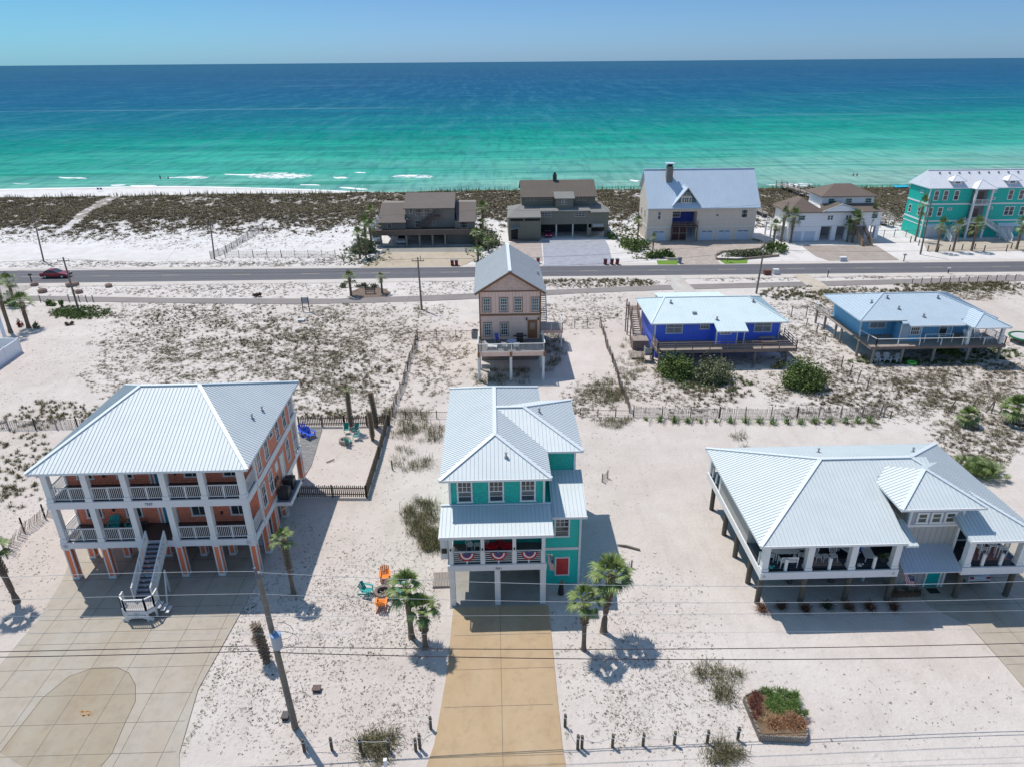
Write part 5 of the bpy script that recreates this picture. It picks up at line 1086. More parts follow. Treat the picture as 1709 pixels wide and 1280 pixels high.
# ================================================================ VEGETATION
RG = np.random.default_rng(11)
def tri_mesh(name, V, T, mat, parent=None, g=(0, 0, 0)):
    V = np.asarray(V, np.float32).reshape(-1, 3)-np.array(g, np.float32); T = np.asarray(T, np.int32).reshape(-1, 3)
    me = bpy.data.meshes.new(name); me.vertices.add(len(V)); me.vertices.foreach_set('co', V.ravel()); me.loops.add(T.size); me.loops.foreach_set('vertex_index', T.ravel())
    me.polygons.add(len(T)); me.polygons.foreach_set('loop_start', np.arange(0, T.size, 3, dtype=np.int32)); me.polygons.foreach_set('loop_total', np.full(len(T), 3, np.int32))
    me.update(calc_edges=True); me.materials.append(mat); o = bpy.data.objects.new(name, me); COL.objects.link(o)
    if parent: o.parent = parent
    ORG[o.name] = g; return o
def blades(C, nb, rad, h, w_, base=.3, flop=.0):
    """nb blades per tuft centre; C is Nx4 (x, y, z, scale). Returns verts/tris"""
    N_ = len(C); n = N_*nb; c = np.repeat(C, nb, 0); s = c[:, 3]
    a = RG.random(n)*2*np.pi; lean = RG.random(n)**.7; r0 = rad*base*RG.random(n)*s; b = RG.random(n)*2*np.pi
    bx = c[:, 0]+r0*np.cos(b); by = c[:, 1]+r0*np.sin(b); bz = c[:, 2]-.01
    hh = h*s*(.45+.55*RG.random(n))*(1-.6*lean); rr = rad*s*lean*(.7+.3*RG.random(n))
    tx = bx+rr*np.cos(a); ty = by+rr*np.sin(a); tz = bz+hh-flop*rr
    px, py = -np.sin(a)*w_*s*.5, np.cos(a)*w_*s*.5
    mx = bx+rr*.45*np.cos(a); my = by+rr*.45*np.sin(a); mz = bz+hh*.75
    V = np.stack([np.stack([bx-px, by-py, bz], -1), np.stack([bx+px, by+py, bz], -1), np.stack([mx+px, my+py, mz], -1), np.stack([mx-px, my-py, mz], -1), np.stack([tx, ty, tz], -1)], 1)
    i = np.arange(n)[:, None]*5; T = np.concatenate([i+[0, 1, 2], i+[0, 2, 3], i+[3, 2, 4]], 1).reshape(-1, 3)
    return V.reshape(-1, 3), T
def tri_blades(C, nb, rad, h, w_):
    N_ = len(C); n = N_*nb; c = np.repeat(C, nb, 0); s = c[:, 3]; a = RG.random(n)*2*np.pi; b = RG.random(n)*2*np.pi; r0 = rad*.55*RG.random(n)*s
    bx = c[:, 0]+r0*np.cos(b); by = c[:, 1]+r0*np.sin(b); bz = c[:, 2]-.02; L = rad*s*(.35+.65*RG.random(n)); hh = h*s*(.3+.7*RG.random(n))
    px, py = -np.sin(a)*w_*s*.5, np.cos(a)*w_*s*.5
    V = np.stack([np.stack([bx-px, by-py, bz], -1), np.stack([bx+px, by+py, bz], -1), np.stack([bx+L*np.cos(a), by+L*np.sin(a), bz+hh], -1)], 1)
    return V.reshape(-1, 3), np.arange(n*3).reshape(-1, 3)
# no plants on paving, roads or inside houses
NOPE = [(-31, -17, 41, 55), (-3.4, 5.8, 37, 52), (17, 35.5, 38.5, 49), (-2, 6, 78, 91), (19.5, 35.5, 80, 89), (45.5, 61, 81, 89.5), (-23, -3, 139, 152), (3, 24.3, 142, 158), (31, 53.6, 140, 151), (59, 78.5, 138.6, 150), (87.5, 110, 140, 150), (-4, 3.5, 15, 40)]
def pin(poly, x, y):
    c = np.zeros(len(x), bool); j = len(poly)-1
    for i in range(len(poly)):
        xi, yi = poly[i]; xj, yj = poly[j]
        c ^= ((yi > y) != (yj > y)) & (x < (xj-xi)*(y-yi)/((yj-yi) or 1e-9)+xi); j = i
    return c
PAVED = [D1w, D2w, p3]
_rl = [at(0, 474), at(854, 462.5), at(1709, 454)]; _rh = [at(0, 453), at(854, 446), at(1709, 437)]
def ok(x, y, road_clear=True):
    m_ = np.ones(len(x), bool)
    for a, b, c, d in NOPE: m_ &= ~((x > a) & (x < b) & (y > c) & (y < d))
    for p in PAVED: m_ &= ~pin(p, x, y)
    lo = np.interp(x, [q[0] for q in _rl], [q[1] for q in _rl]); hi = np.interp(x, [q[0] for q in _rh], [q[1] for q in _rh])
    m_ &= ~((y > lo-1.6) & (y < hi+1.3))
    bl = np.interp(x, BPX, BPL); bh = np.interp(x, BPX, BPH); m_ &= ~((y > bl-.1) & (y < bh+.1))
    return m_
_bl = [at(*p) for p in ((-60, 503), (60, 502), (300, 506), (510, 508), (700, 503), (860, 496), (960, 490), (1110, 484), (1400, 477), (1709, 469))]
_bh = [at(*p) for p in ((-60, 494), (60, 494), (300, 498), (560, 499), (700, 494), (900, 485), (1110, 476), (1320, 471), (1560, 465), (1709, 460))]
BPX = np.linspace(-90, 100, 60); BPL = np.interp(BPX, [p[0] for p in _bl], [p[1] for p in _bl]); BPH = np.interp(BPX, [p[0] for p in _bh], [p[1] for p in _bh])
def px_pts(ells, noise_s=3.0, thr=.45, seed=1):
    """points sampled in photograph ellipses, thinned by a clump noise on the ground"""
    P = []; E_ = []
    for cx, cy, rx, ry, n in ells:
        t = RG.random(n)*2*np.pi; u = np.sqrt(RG.random(n))*1.12; E_.append(np.clip(u, 0, 1.2)**3*.20); X = cx+rx*u*np.cos(t); Y = cy+ry*u*np.sin(t)
        d = np.stack([((X-854.5)/FPX)*CR[k]-((Y-640)/FPX)*CU[k]+CF[k] for k in range(3)], -1); tt = -CAM_H/d[:, 2]
        P.append(np.stack([d[:, 0]*tt, d[:, 1]*tt], -1))
    P = np.concatenate(P); E_ = np.concatenate(E_); x, y = P[:, 0], P[:, 1]; m_ = ok(x, y) & (.6*fbm(x, y, noise_s, seed, 4)+.4*fbm(x, y, .9, seed+50, 2)+.13*RG.standard_normal(len(x))-E_ > thr-.04); x, y = x[m_], y[m_]
    return np.stack([x, y, zg(x, y), .6+.7*RG.random(len(x))], -1)
G_OL = M('olive_grass', (.16, .15, .085), .9, kind='dry', spec=.1); G_BR = M('brown_scrub', (.165, .135, .10), .95, kind='dry', spec=.1); G_GR = M('green_grass', (.10, .145, .05), .85, kind='leaf', spec=.1); G_DK = M('seedling_brown', (.10, .082, .062), .95, kind='dry', spec=.1)
def stuff(name, label, C, kind, mat, cat='grass'):
    if kind == 'dot': V, T = tri_blades(C, 8, .085, .06, .05)
    elif kind == 'low': V, T = tri_blades(C, 14, .30, .17, .042)
    elif kind == 'far': V, T = tri_blades(C, 12, .70, .42, .14)
    elif kind == 'mid': V, T = blades(C, 26, .5, .42, .03)
    else: V, T = blades(C, 30, .75, .80, .022, .8)
    o = tri_mesh(name, V, T, mat); tag(o, label, cat, kind='stuff'); return o
# dune scrub behind the beach, with the bare sand path left open
def dune():
    n = 120000; x = RG.uniform(-185, 175, n); y = RG.uniform(146, 198, n); S = shore(x); f = fbm(x, y, 9, 21, 4); g = fbm(x, y, 2.2, 31, 3)
    dens = sm(147, 163, y)*(1-sm(192.5, 194.5, y)); band = np.exp(-((y-172-10*(f-.5))/9)**2)*.44 + sm(180, 190, y)*.22
    keep = (g+.35*(f-.5)+band+.10*RG.standard_normal(n) > .53) & (RG.random(n) < dens)
    a = np.array([at(105, 386, .2), at(130, 372, .5), at(150, 352, 1.2), at(172, 336, 2.0)]); px_ = np.interp(y, a[:, 1], a[:, 0]); keep &= ~((np.abs(x-px_) < .9+.022*(y-150)) & (y > a[0, 1]-3))
    keep &= ok(x, y); x, y = x[keep], y[keep]; C = np.stack([x, y, zg(x, y), .6+.6*RG.random(len(x))], -1)
    m_ = (RG.random(len(x)) < .35) | (y > 189)
    stuff('dune_scrub', 'brown low scrub covering the dunes behind the beach', C[~m_], 'far', G_BR, 'dune scrub'); stuff('dune_grass', 'olive dune grass scattered over the dune ridge', C[m_], 'far', G_OL)
    # sea oats standing along the ridge top
    n = 2600; x = RG.uniform(-175, 165, n); S = shore(x); y = 191.5+1.8*RG.standard_normal(n); k = fbm(x, y, 6, 3, 2) > .42; x, y = x[k], y[k]
    V, T = blades(np.stack([x, y, zg(x, y), .7+.6*RG.random(len(x))], -1), 5, .5, 1.7, .05); tag(tri_mesh('sea_oats', V, T, G_OL), 'tall thin sea oats along the top of the dune ridge', 'sea oats', kind='stuff')
dune()
C1 = px_pts([(500, 590, 200, 75, 15000), (330, 560, 170, 55, 9000), (620, 560, 170, 60, 8000), (250, 630, 110, 55, 4200), (540, 660, 130, 40, 2600), (420, 520, 330, 18, 3600)], 2.6, .50, 3)
stuff('field_scrub', 'brown low scrub dotting the empty sandy lots left of the salmon cottage', C1[::2], 'low', G_BR, 'scrub'); stuff('field_grass', 'olive tufts of grass in the empty sandy lots left of the salmon cottage', C1[1::2], 'low', G_OL)
C2 = px_pts([(280, 482, 300, 14, 2600), (480, 485, 200, 14, 1500), (740, 482, 90, 16, 900), (985, 472, 130, 11, 2600), (1240, 462, 110, 8, 1500), (1450, 459, 90, 7, 1500), (1640, 456, 80, 7, 1500), (120, 441, 160, 6, 1800), (380, 441, 180, 6, 2100), (500, 433, 140, 12, 1500), (350, 400, 220, 18, 3400), (80, 396, 120, 12, 1600), (600, 436, 80, 9, 1500)], 2.0, .50, 5)
stuff('roadside_scrub', 'brown scrub along both verges of the road', C2, 'low', G_BR, 'scrub')
C3 = px_pts([(1440, 650, 160, 60, 8500), (1620, 620, 120, 70, 7500), (1640, 720, 90, 60, 4000), (1400, 505, 60, 30, 4200), (1620, 485, 120, 16, 4800), (1160, 640, 130, 60, 4600), (1000, 660, 60, 40, 1900), (980, 520, 90, 35, 2200), (1290, 545, 60, 50, 2100), (1360, 580, 60, 40, 2500), (730, 620, 70, 60, 2000), (850, 560, 60, 60, 900), (1540, 455, 170, 10, 1500)], 2.2, .50, 7)
stuff('lot_scrub', 'brown scrub on the sandy lots around the blue houses', C3[::2], 'low', G_BR, 'scrub'); stuff('lot_grass', 'olive grass on the sandy lots around the blue houses', C3[1::2], 'low', G_OL)
C3b = px_pts([(1450, 495, 90, 14, 1500), (1610, 478, 110, 9, 1500), (985, 472, 110, 8, 900), (1330, 490, 60, 12, 900), (320, 690, 70, 25, 500), (350, 655, 90, 14, 700), (110, 690, 100, 25, 500), (30, 770, 60, 80, 500), (560, 690, 60, 10, 250)], 2.5, .48, 8)
stuff('verge_grass', 'denser olive grass patches beside the cycle path', C3b, 'mid', G_OL)
C4 = px_pts([(520, 1080, 240, 200, 14000), (640, 1000, 130, 90, 2500), (1050, 1090, 150, 160, 4500), (1120, 1200, 130, 80, 1500), (100, 560, 180, 60, 2200), (60, 660, 90, 60, 900), (40, 860, 60, 180, 1200), (200, 600, 200, 40, 1500), (700, 820, 110, 130, 900), (1300, 720, 340, 60, 120), (1400, 1180, 330, 90, 700), (560, 770, 60, 60, 200), (1020, 780, 60, 90, 250), (470, 900, 60, 80, 300), (700, 480, 800, 40, 2500), (1500, 560, 300, 90, 1800)], 3.5, .37, 9)
stuff('sand_seedlings', 'tiny dark seedlings and debris speckling the white sand', C4, 'dot', G_DK, 'seedlings')
ed = [(299+(432-299)*t+6, 1257-(1257-962)*t) for t in np.linspace(0, 1, 26)]+[(x_+s_, y_) for (x_, y_) in ((755, 1030), (750, 1080), (745, 1130), (740, 1180), (733, 1230), (728, 1262)) for s_ in (-6,)]+[(x_+7, y_) for (x_, y_) in ((917, 1035), (922, 1085), (927, 1130), (932, 1180), (937, 1225), (942, 1262))]
E1 = px_pts([(a_, b_, 5, 7, 14) for a_, b_ in ed], 2.0, .30, 14); stuff('edge_weeds', 'small weeds growing along the edges of the driveways', E1, 'dot', G_GR, 'weeds')
C2m = px_pts([(470, 560, 110, 50, 520), (560, 620, 100, 40, 360), (300, 540, 90, 30, 240), (350, 660, 60, 18, 160), (1440, 655, 110, 35, 420), (1600, 640, 100, 50, 360), (1180, 655, 80, 20, 200), (1420, 505, 60, 20, 200), (1640, 730, 70, 40, 180)], 3.0, .50, 15); stuff('mixed_tufts', 'taller brown tufts standing in the denser scrub patches', C2m, 'mid', G_BR, 'grass')
C5 = px_pts([(706, 868, 30, 34, 130), (720, 905, 16, 18, 60), (690, 765, 30, 25, 34), (615, 1242, 12, 12, 14), (640, 1235, 14, 10, 12), (622, 1262, 20, 14, 20), (1188, 1124, 22, 14, 13), (1216, 1126, 22, 12, 13), (1205, 1160, 15, 14, 15), (1212, 1262, 26, 14, 26), (700, 722, 50, 14, 60), (680, 695, 40, 14, 50), (640, 700, 16, 8, 24), (1030, 705, 36, 9, 34), (1010, 655, 45, 20, 70), (1050, 600, 30, 30, 60), (918, 585, 22, 40, 90), (840, 622, 50, 20, 90), (1640, 700, 60, 40, 30), (1240, 735, 30, 14, 6)], 2.0, .30, 10)
stuff('grass_clumps', 'tall olive and green grass clumps on the sand around the front houses', C5, 'clump', G_OL)
C6 = px_pts([(140, 521, 42, 11, 420), (112, 524, 30, 8, 200), (1060, 395, 40, 12, 260), (1080, 425, 30, 9, 160), (610, 425, 40, 20, 380), (810, 415, 30, 25, 300), (1045, 385, 22, 18, 200), (1650, 590, 60, 9, 160), (1480, 602, 60, 5, 120), (1560, 604, 90, 4, 120), (1190, 640, 60, 14, 160)], 2.0, .28, 12)
stuff('green_groundcover', 'green creeping groundcover beside the poles and beach houses', C6, 'mid', G_GR, 'groundcover')

# ---------------------------------------------------------------- palms
P_GR = M('palm_green', (.145, .20, .055), .55, kind='leaf'); P_DEAD = M('palm_dead', (.24, .165, .09), .85, kind='leaf'); BARK = M('palm_bark', (.20, .155, .115), .9, var=.25, vs=5, kind='bark'); BOOT = M('palm_boots', (.42, .33, .24), .9, var=.3, vs=8, kind='bark')
def fan(V, T, o, az, el, Lp, Rf, nl, rnd, wl=.055, droop=.35):
    d = Vector((math.cos(az)*math.cos(el), math.sin(az)*math.cos(el), math.sin(el))); side = Vector((-math.sin(az), math.cos(az), 0)); up = side.cross(d)*-1
    if up.z < 0: up = -up
    def tri(a, b, c): i = len(V); V.extend((a, b, c)); T.append((i, i+1, i+2))
    h = o+d*Lp-Vector((0, 0, 1))*Lp*.12; tri(o-side*.02, o+side*.02, h)
    for k in range(nl):
        a = (k/(nl-1)-.5)*2*1.22; q = d*math.cos(a)+side*math.sin(a); L = Rf*(1-.22*abs(a)/1.12)*(.85+.3*rnd.random())
        w = up.cross(q).normalized()*wl*Rf*.75
        m = h+q*L*.62+up*.03; t = h+q*L-Vector((0, 0, 1))*L*droop*(.5+rnd.random()*.8)
        i = len(V); V.extend((h, m-w, m+w, t)); T.append((i, i+1, i+2)); T.append((i+1, i+3, i+2))
def palm_parts(root, h, seed, nf=34, nl=16, R_=1.15, lean=(0, 0), dead=5, boots=.45, tr=.2, g=(0, 0, 0)):
    rnd = random.Random(seed); x0, y0, z0 = g; top = Vector((x0+lean[0], y0+lean[1], z0+h))
    pts = []; rs = []
    for k in range(9):
        t = k/8; pts.append((x0+lean[0]*t**1.5, y0+lean[1]*t**1.5, z0-.1+(h+.1)*t)); rs.append(tr*(1.35 if k == 0 else 1.0+.05*math.sin(k*2.1))*(1-.12*t))
    t_ = MB().tube(pts, rs, 10).build('trunk', BARK, root, True)
    if boots > 0:
        bt = MB(); n = int(h*boots/.09)*5
        for k in range(n):
            f = 1-boots*(k/n); a = k*2.4; c = Vector(pts[0]).lerp(top, f) if lean == (0, 0) else Vector((x0+lean[0]*f**1.5, y0+lean[1]*f**1.5, z0+h*f)); d = Vector((math.cos(a), math.sin(a), 0)); bt.beam(c+d*tr*.6, c+d*(tr+.13)+Vector((0, 0, .16)), .10, .03)
        bt.build('boots', BOOT, t_)
    V = []; T = []
    for k in range(nf):
        az = k*2.39996+rnd.random()*.3; f = k/nf; el = R(80)-R(112)*f**.9+rnd.uniform(-.22, .22)
        fan(V, T, top+Vector((0, 0, .05+.15*(1-f))), az, el, R_*(.40+.22*f)*(.85+.3*rnd.random()), R_*(.66+.12*rnd.random()), nl+4, rnd, wl=.062, droop=.10+.30*f)
    if nf: tri_mesh('crown', V, T, P_GR, root, g if ORG.get(root.name) != (0, 0, 0) else (0, 0, 0))
    if dead:
        V = []; T = []
        for k in range(dead): fan(V, T, top-Vector((0, 0, .15+.3*rnd.random())), rnd.random()*6.28, R(-60)-rnd.random()*.4, R_*.5, R_*.5, max(6, nl-6), rnd, droop=.6)
        tri_mesh('dead_fronds', V, T, P_DEAD, root, g if ORG.get(root.name) != (0, 0, 0) else (0, 0, 0))
def palm(px, py, h, label, seed, group=None, **k):
    x, y = at(px, py) if py is not None else px; z = float(zg(np.array([x]), np.array([y]))[0])
    r = thing('palm_tree', label, 'palm tree', (x, y, z), group); palm_parts(r, h, seed, g=(x, y, z), **k); return r
GP = 'palms around the front houses'
palm(28, 1003, 4.6, 'palm at the left picture edge with one frond reaching right over smooth lower trunk', 1, GP, lean=(-.35, -.1), nf=14, nl=13, boots=.5, dead=3)
palm(490, 990, 4.7, 'slender small crowned palm at the right front corner of the orange house', 2, GP, lean=(-.1, 0), nf=14, nl=12, R_=.8, boots=.55, tr=.15, dead=2)
palm(445, 1103, 3.0, 'trimmed palm trunk with only bare dry fronds beside the transformer pole', 3, GP, lean=(-.25, 0), nf=0, dead=7, boots=.95, tr=.2)
palm(687, 1062, 4.1, 'taller rear palm of the pair left of the tan driveway', 4, GP, lean=(-.1, 0), nf=21, nl=13, R_=1.12, boots=.3, tr=.19, dead=4)
palm(710, 1080, 3.1, 'nearer palm with an orange dead frond left of the tan driveway', 5, GP, lean=(.02, 0), nf=18, nl=13, R_=1.0, boots=.6, tr=.17, dead=3)
palm(974, 1083, 4.0, 'shorter thin palm nearest the driveway on its right side', 6, GP, lean=(-.05, 0), nf=20, nl=13, R_=1.05, boots=.5, tr=.15, dead=3)
palm(1007, 1053, 4.7, 'large curved palm with wide crown right of the turquoise house', 7, GP, lean=(.3, 0), nf=23, nl=13, R_=1.3, boots=.55, tr=.21, dead=5)
GY = 'palms in the fenced yard'
palm(586, 715, 4.2, 'green topped palm inside the picket fenced yard', 8, GY, nf=9, nl=10, R_=.6, boots=.95, tr=.17, dead=4)
palm(628, 712, 3.9, 'taller headless palm trunk with broken orange top in the fenced yard', 9, GY, lean=(-.3, 0), nf=0, dead=0, boots=.95, tr=.19)
palm(622, 733, 3.1, 'shorter headless palm trunk by the corner of the picket fence', 10, GY, lean=(-.1, 0), nf=0, dead=0, boots=.95, tr=.15)
FARK = dict(nf=22, nl=9, dead=3, boots=.3, tr=.2)
P1 = palm(586, 494, 3.0, 'larger left palm beside the mulch bed bench by the road', 11, 'palms by the bench', R_=1.15, **FARK)
P2 = palm(638, 490, 2.6, 'smaller right palm beside the mulch bed bench by the road', 12, 'palms by the bench', R_=.85, nf=16, nl=9, dead=2, boots=.3, tr=.17)
def pc(src, px, py, sc, label, group, rz=0, loc=None):
    x, y = loc or at(px, py); z = float(zg(np.array([x]), np.array([y]))[0]); return copy_tree(src, (x, y, z), rz, sc, label, group)
GL = 'palms by the white wall at the left edge'
pc(P1, 18, 555, (1.3, 1.3, 2.2), 'tall palm rising behind the white wall at the left edge', GL, 1); pc(P1, 25, 508, (1.1, 1.1, 1.2), 'farthest palm of the group by the white wall, its base at the cycle path', GL, 2); pc(P1, 48, 547, (1.35, 1.35, 1.25), 'full crowned palm right of the white wall, nearest the open sand', GL, 3)
GR = 'palms on the right lot'
palm(1612, 708, .95, 'small squat palm on the right lot beside leaning posts', 13, GR, R_=1.05, nf=30, nl=11, dead=1, boots=.6, tr=.24); palm(1690, 705, 1.7, 'bigger squat palm near the right picture edge', 14, GR, R_=1.4, nf=34, nl=12, dead=1, boots=.6, tr=.27)
GB_ = 'palms at the brown shingle house'
for (px, py, sc, lb, rz) in ((601, 432, (1.0, 1.0, 1.5), 'front left palm of the thicket left of the brown house', 0), (611, 431, (.9, .9, 1.15), 'low palm in the middle of the thicket left of the brown house', 1), (621, 419, (1.1, 1.1, 1.5), 'palm touching the left end of the brown house deck', 2), (613, 425, (.8, .8, 1.9), 'thin tall palm of the thicket left of the brown house', 4), (621, 382, (1.0, 1.0, 1.2), 'palm behind the left corner of the brown house roof', 3),
                        (796, 415, (1.1, 1.1, 1.0), 'palm touching the right end of the brown house deck', 1), (806, 385, (1.2, 1.2, 1.5), 'tallest palm in the thicket right of the brown house', 2), (815, 420, (.9, .9, .7), 'low palm of the thicket nearest the olive house', 4), (798, 436, (1.0, 1.0, .7), 'front palm of the thicket near the red bins', 5), (803, 398, (1.1, 1.1, 1.0), 'middle palm in the thicket right of the brown house', 3)):
    pc(P1, px, py, sc, lb, GB_, rz)
GG = 'palms at the beige gabled house'
for (px, py, sc, lb, rz) in ((1089, 425, (.6, .6, 1.0), 'slim palm in front of the left garage door of the beige house', 0), (1064, 400, (.8, .8, 1.2), 'palm in the hedge at the left corner of the beige house', 1), (1214, 438, (.25, .25, .55), 'tiny palm stump on the small green lawn', 2)): pc(P1, px, py, sc, lb, GG, rz)
GW = 'palms at the white house'
for (px, py, sc, lb, rz) in ((1319, 405, (1.15, 1.15, 1.7), 'leaning palm before the white garage doors of the white house', 0), (1290, 408, (1.0, 1.0, 1.2), 'palm at the left corner of the white house near the pole', 1), (1303, 403, (.8, .8, 1.7), 'thin palm against the left corner of the white house', 2), (1422, 405, (1.2, 1.2, 1.6), 'palm at the foot of the wooden stair of the white house', 3), (1413, 404, (.9, .9, 1.1), 'lower palm left of the wooden stair of the white house', 5), (1450, 400, (.55, .55, 1.8), 'small crowned palm right of the wooden stair of the white house', 4)): pc(P1, px, py, sc, lb, GW, rz)
GT = 'palms along the teal house drive'
for (px, py, sc, lb, rz) in ((1527, 403, (.8, .8, 2.3), 'first and tallest palm at the left corner of the teal house', 0), (1562, 421, (.95, .95, 1.6), 'second palm from the left in front of the teal house', 1), (1590, 420, (1.0, 1.0, 1.5), 'third palm from the left in front of the teal house', 2), (1621, 419, (1.15, 1.15, 1.6), 'palm before the centre stair column of the teal house', 3), (1696, 417, (1.15, 1.15, 1.6), 'palm before the right garage door of the teal house', 4)): pc(P1, px, py, sc, lb, GT, rz)

# ---------------------------------------------------------------- shrubs and planted grasses
LF = M('shrub_leaf', (.13, .18, .055), .7, kind='leaf', spec=.2); LF2 = M('shrub_leaf_grey', (.20, .215, .12), .7, kind='leaf', spec=.2)
def shrub(px, py, rx, ry, h, label, n=2600, mat=None, group=None, size=.13, name='shrub', cat='shrub'):
    x, y = at(px, py); r = thing(name, label, cat, (x, y, 0), group)
    k = max(5, int(n/140)); cc = RG.standard_normal((k, 3)); cc /= np.linalg.norm(cc, axis=1)[:, None]; cc[:, 2] = np.abs(cc[:, 2]); cc *= (.45+.45*RG.random(k))[:, None]
    q = cc[RG.integers(0, k, n)]+RG.standard_normal((n, 3))*.17; q[:, 2] = np.abs(q[:, 2])
    c = np.stack([x+q[:, 0]*rx, y+q[:, 1]*ry, .05+q[:, 2]*h], -1); a = RG.standard_normal((n, 3)); a /= np.linalg.norm(a, axis=1)[:, None]; b = np.cross(a, RG.standard_normal((n, 3))); b /= np.linalg.norm(b, axis=1)[:, None]+1e-6; s = size*(.6+.8*RG.random(n))[:, None]
    V = np.stack([c-a*s, c+b*s*.45, c+a*s, c-b*s*.45], 1).reshape(-1, 3); i = np.arange(n)[:, None]*4; T = np.concatenate([i+[0, 1, 2], i+[0, 2, 3]], 1).reshape(-1, 3)
    tri_mesh('foliage', V, T, mat or LF, r, (x, y, 0)); st = MB()
    for j in range(6): t = cc[j % k]; st.tube([(x+.1*j-.3, y, 0), (x+t[0]*rx*.8, y+t[1]*ry*.8, t[2]*h*.8+.1)], [.05, .02], 5)
    st.build('stems', BARK, r); return r
shrub(1128, 625, 2.2, 1.9, 2.5, 'dark green rounded shrub left in front of the cobalt house', 5200, LF, 'large shrubs by the cobalt house'); shrub(1186, 632, 2.5, 2.0, 2.5, 'grey green shrub in front of the cobalt house porch', 6000, LF2, 'large shrubs by the cobalt house'); shrub(1340, 645, 2.6, 2.2, 3.0, 'largest bushy green shrub right of the cobalt house', 7000, LF, 'large shrubs by the cobalt house')
shrub(1300, 612, 1.0, .9, .9, 'low pale bush under the right end of the cobalt house deck', 900, LF2); shrub(1580, 590, 2.0, 1.2, 1.0, 'low bushes under the right end of the sky blue house deck', 1500, LF)
shrub(1060, 412, 3.2, 5, 1.6, 'long green hedge left of the beige house', 2600, LF, size=.25, name='hedge', cat='hedge'); shrub(1100, 430, 2.6, 1.4, 1.6, 'dark shrub bed at the left end of the beige driveway', 1500, LF, size=.25); shrub(1250, 427, 6.0, 1.3, 1.0, 'shrub bed curving along the beige driveway', 2200, LF2, size=.22); shrub(1296, 420, 2.2, 2.5, 1.6, 'dark shrub bed between the beige and white houses', 1500, LF, size=.25)
shrub(812, 408, 3.0, 4, 3.0, 'green thicket between the brown and olive houses', 2600, LF2, size=.25, name='thicket', cat='thicket'); shrub(606, 420, 3.0, 3, 2.0, 'bushy thicket at the left of the brown house driveway', 2600, LF2, size=.25, name='thicket', cat='thicket'); shrub(1020, 398, .9, 1.6, 1.3, 'clipped shrubs at the right corner of the olive house', 900, LF, size=.18)
shrub(84, 510, .9, .7, 1.0, 'bright green sea grape bush by the cycle path', 500, M('bright_leaf', (.10, .19, .03), .6, kind='leaf'), size=.16); shrub(105, 512, .5, .4, 1.0, 'small bright green sapling by the cycle path', 200, M('bright_leaf'), size=.14); shrub(20, 510, 1.6, .8, .9, 'low dark shrubs behind the white wall palms', 700, LF, size=.16)
shrub(62, 548, .7, .6, .8, 'grey green plant at the foot of the full crowned palm', 300, LF2, size=.14); shrub(34, 545, .5, .4, .8, 'red leaved plant between the palms by the white wall', 180, M('red_leaf', (.28, .03, .03), .6, kind='leaf'), size=.14)
shrub(118, 542, .8, .5, .4, 'clump of brown rocks and dry stalks below the green mound', 260, G_BR, size=.12, name='dry_bush', cat='dry bush'); shrub(574, 480, .8, .5, .7, 'round dark bush left of the bench palms', 300, LF2, size=.16); shrub(430, 495, .9, .5, .6, 'rusty brown bush beside the cycle path', 300, M('rust_leaf', (.10, .05, .03), .9, kind='leaf'), size=.14); shrub(612, 480, 1.9, .7, .8, 'grey green bush behind the bench', 500, LF2, size=.16)
for i, (px, py) in enumerate(((1290, 655), (668, 658), (250, 655), (1030, 640), (1480, 690))):
    pass
# saw palmetto behind the grey house
def palmetto(px, py, s, label, group=None, n=30):
    x, y = at(px, py); r = thing('saw_palmetto', label, 'saw palmetto', (x, y, 0), group); V = []; T = []; rnd = random.Random(px)
    for k in range(n):
        a = rnd.random()*6.28; u = rnd.random()*s; o = Vector((x+u*math.cos(a), y+u*math.sin(a), .1)); fan(V, T, o, rnd.random()*6.28, rnd.uniform(.3, 1.3), .55, .75, 13, rnd, droop=.2)
    tri_mesh('fronds', V, T, P_GR, r, (x, y, 0)); return r
palmetto(1632, 788, 1.6, 'wide saw palmetto clump behind the grey batten house', n=170)
# fountain grasses
def grass_plant(x, y, s, label, mat, group, n=70, name='fountain_grass', tall=.6, wd=.022):
    z = float(zg(np.array([x]), np.array([y]))[0]); o = thing(name, label, 'ornamental grass', (x, y, z), group)
    V, T = blades(np.array([[x, y, z, s]]), n, .55, tall, wd, .25, .25); tri_mesh('blades', V, T, mat, o, (x, y, z)); return o
GGN = M('lily_green', (.10, .17, .035), .6, kind='leaf'); ords = ['first', 'second', 'third', 'fourth', 'fifth', 'sixth', 'seventh', 'eighth', 'ninth', 'tenth', 'eleventh', 'twelfth', 'thirteenth', 'fourteenth', 'fifteenth', 'sixteenth', 'seventeenth']
for k, (cx, cy) in enumerate(((270, 178), (322, 182), (378, 186), (426, 187), (478, 186), (535, 186), (590, 188), (647, 187), (700, 188), (750, 192), (805, 190), (860, 192), (912, 190), (970, 190), (1028, 188), (1074, 188), (1122, 186))):
    x, y = at(960+cx/2.282, 620+cy/2.282+2); s = (1.2 if k in (0, 4, 5) else 2.0); grass_plant(x, y, s, '%s green grass plant from the left in the row behind the grey house' % ords[k], GGN, 'green grass plants in a row', 55)
RD = M('reddish_grass', (.16, .075, .045), .8, kind='dry'); GD = M('dark_green_grass', (.045, .065, .03), .8, kind='leaf')
for k, (cx, cy) in enumerate(((345, 925), (447, 915), (572, 925), (688, 912), (795, 918), (905, 918), (1032, 918))):
    x, y = at(1160+cx/3.113, 720+cy/3.113); grass_plant(x, y, 1.55, ('dark green grass clump, fourth of the row before the grey house porch' if k == 3 else '%s reddish grass clump from the left before the grey house porch' % ords[k]), GD if k == 3 else RD, 'grass clumps before the grey house porch', 110)
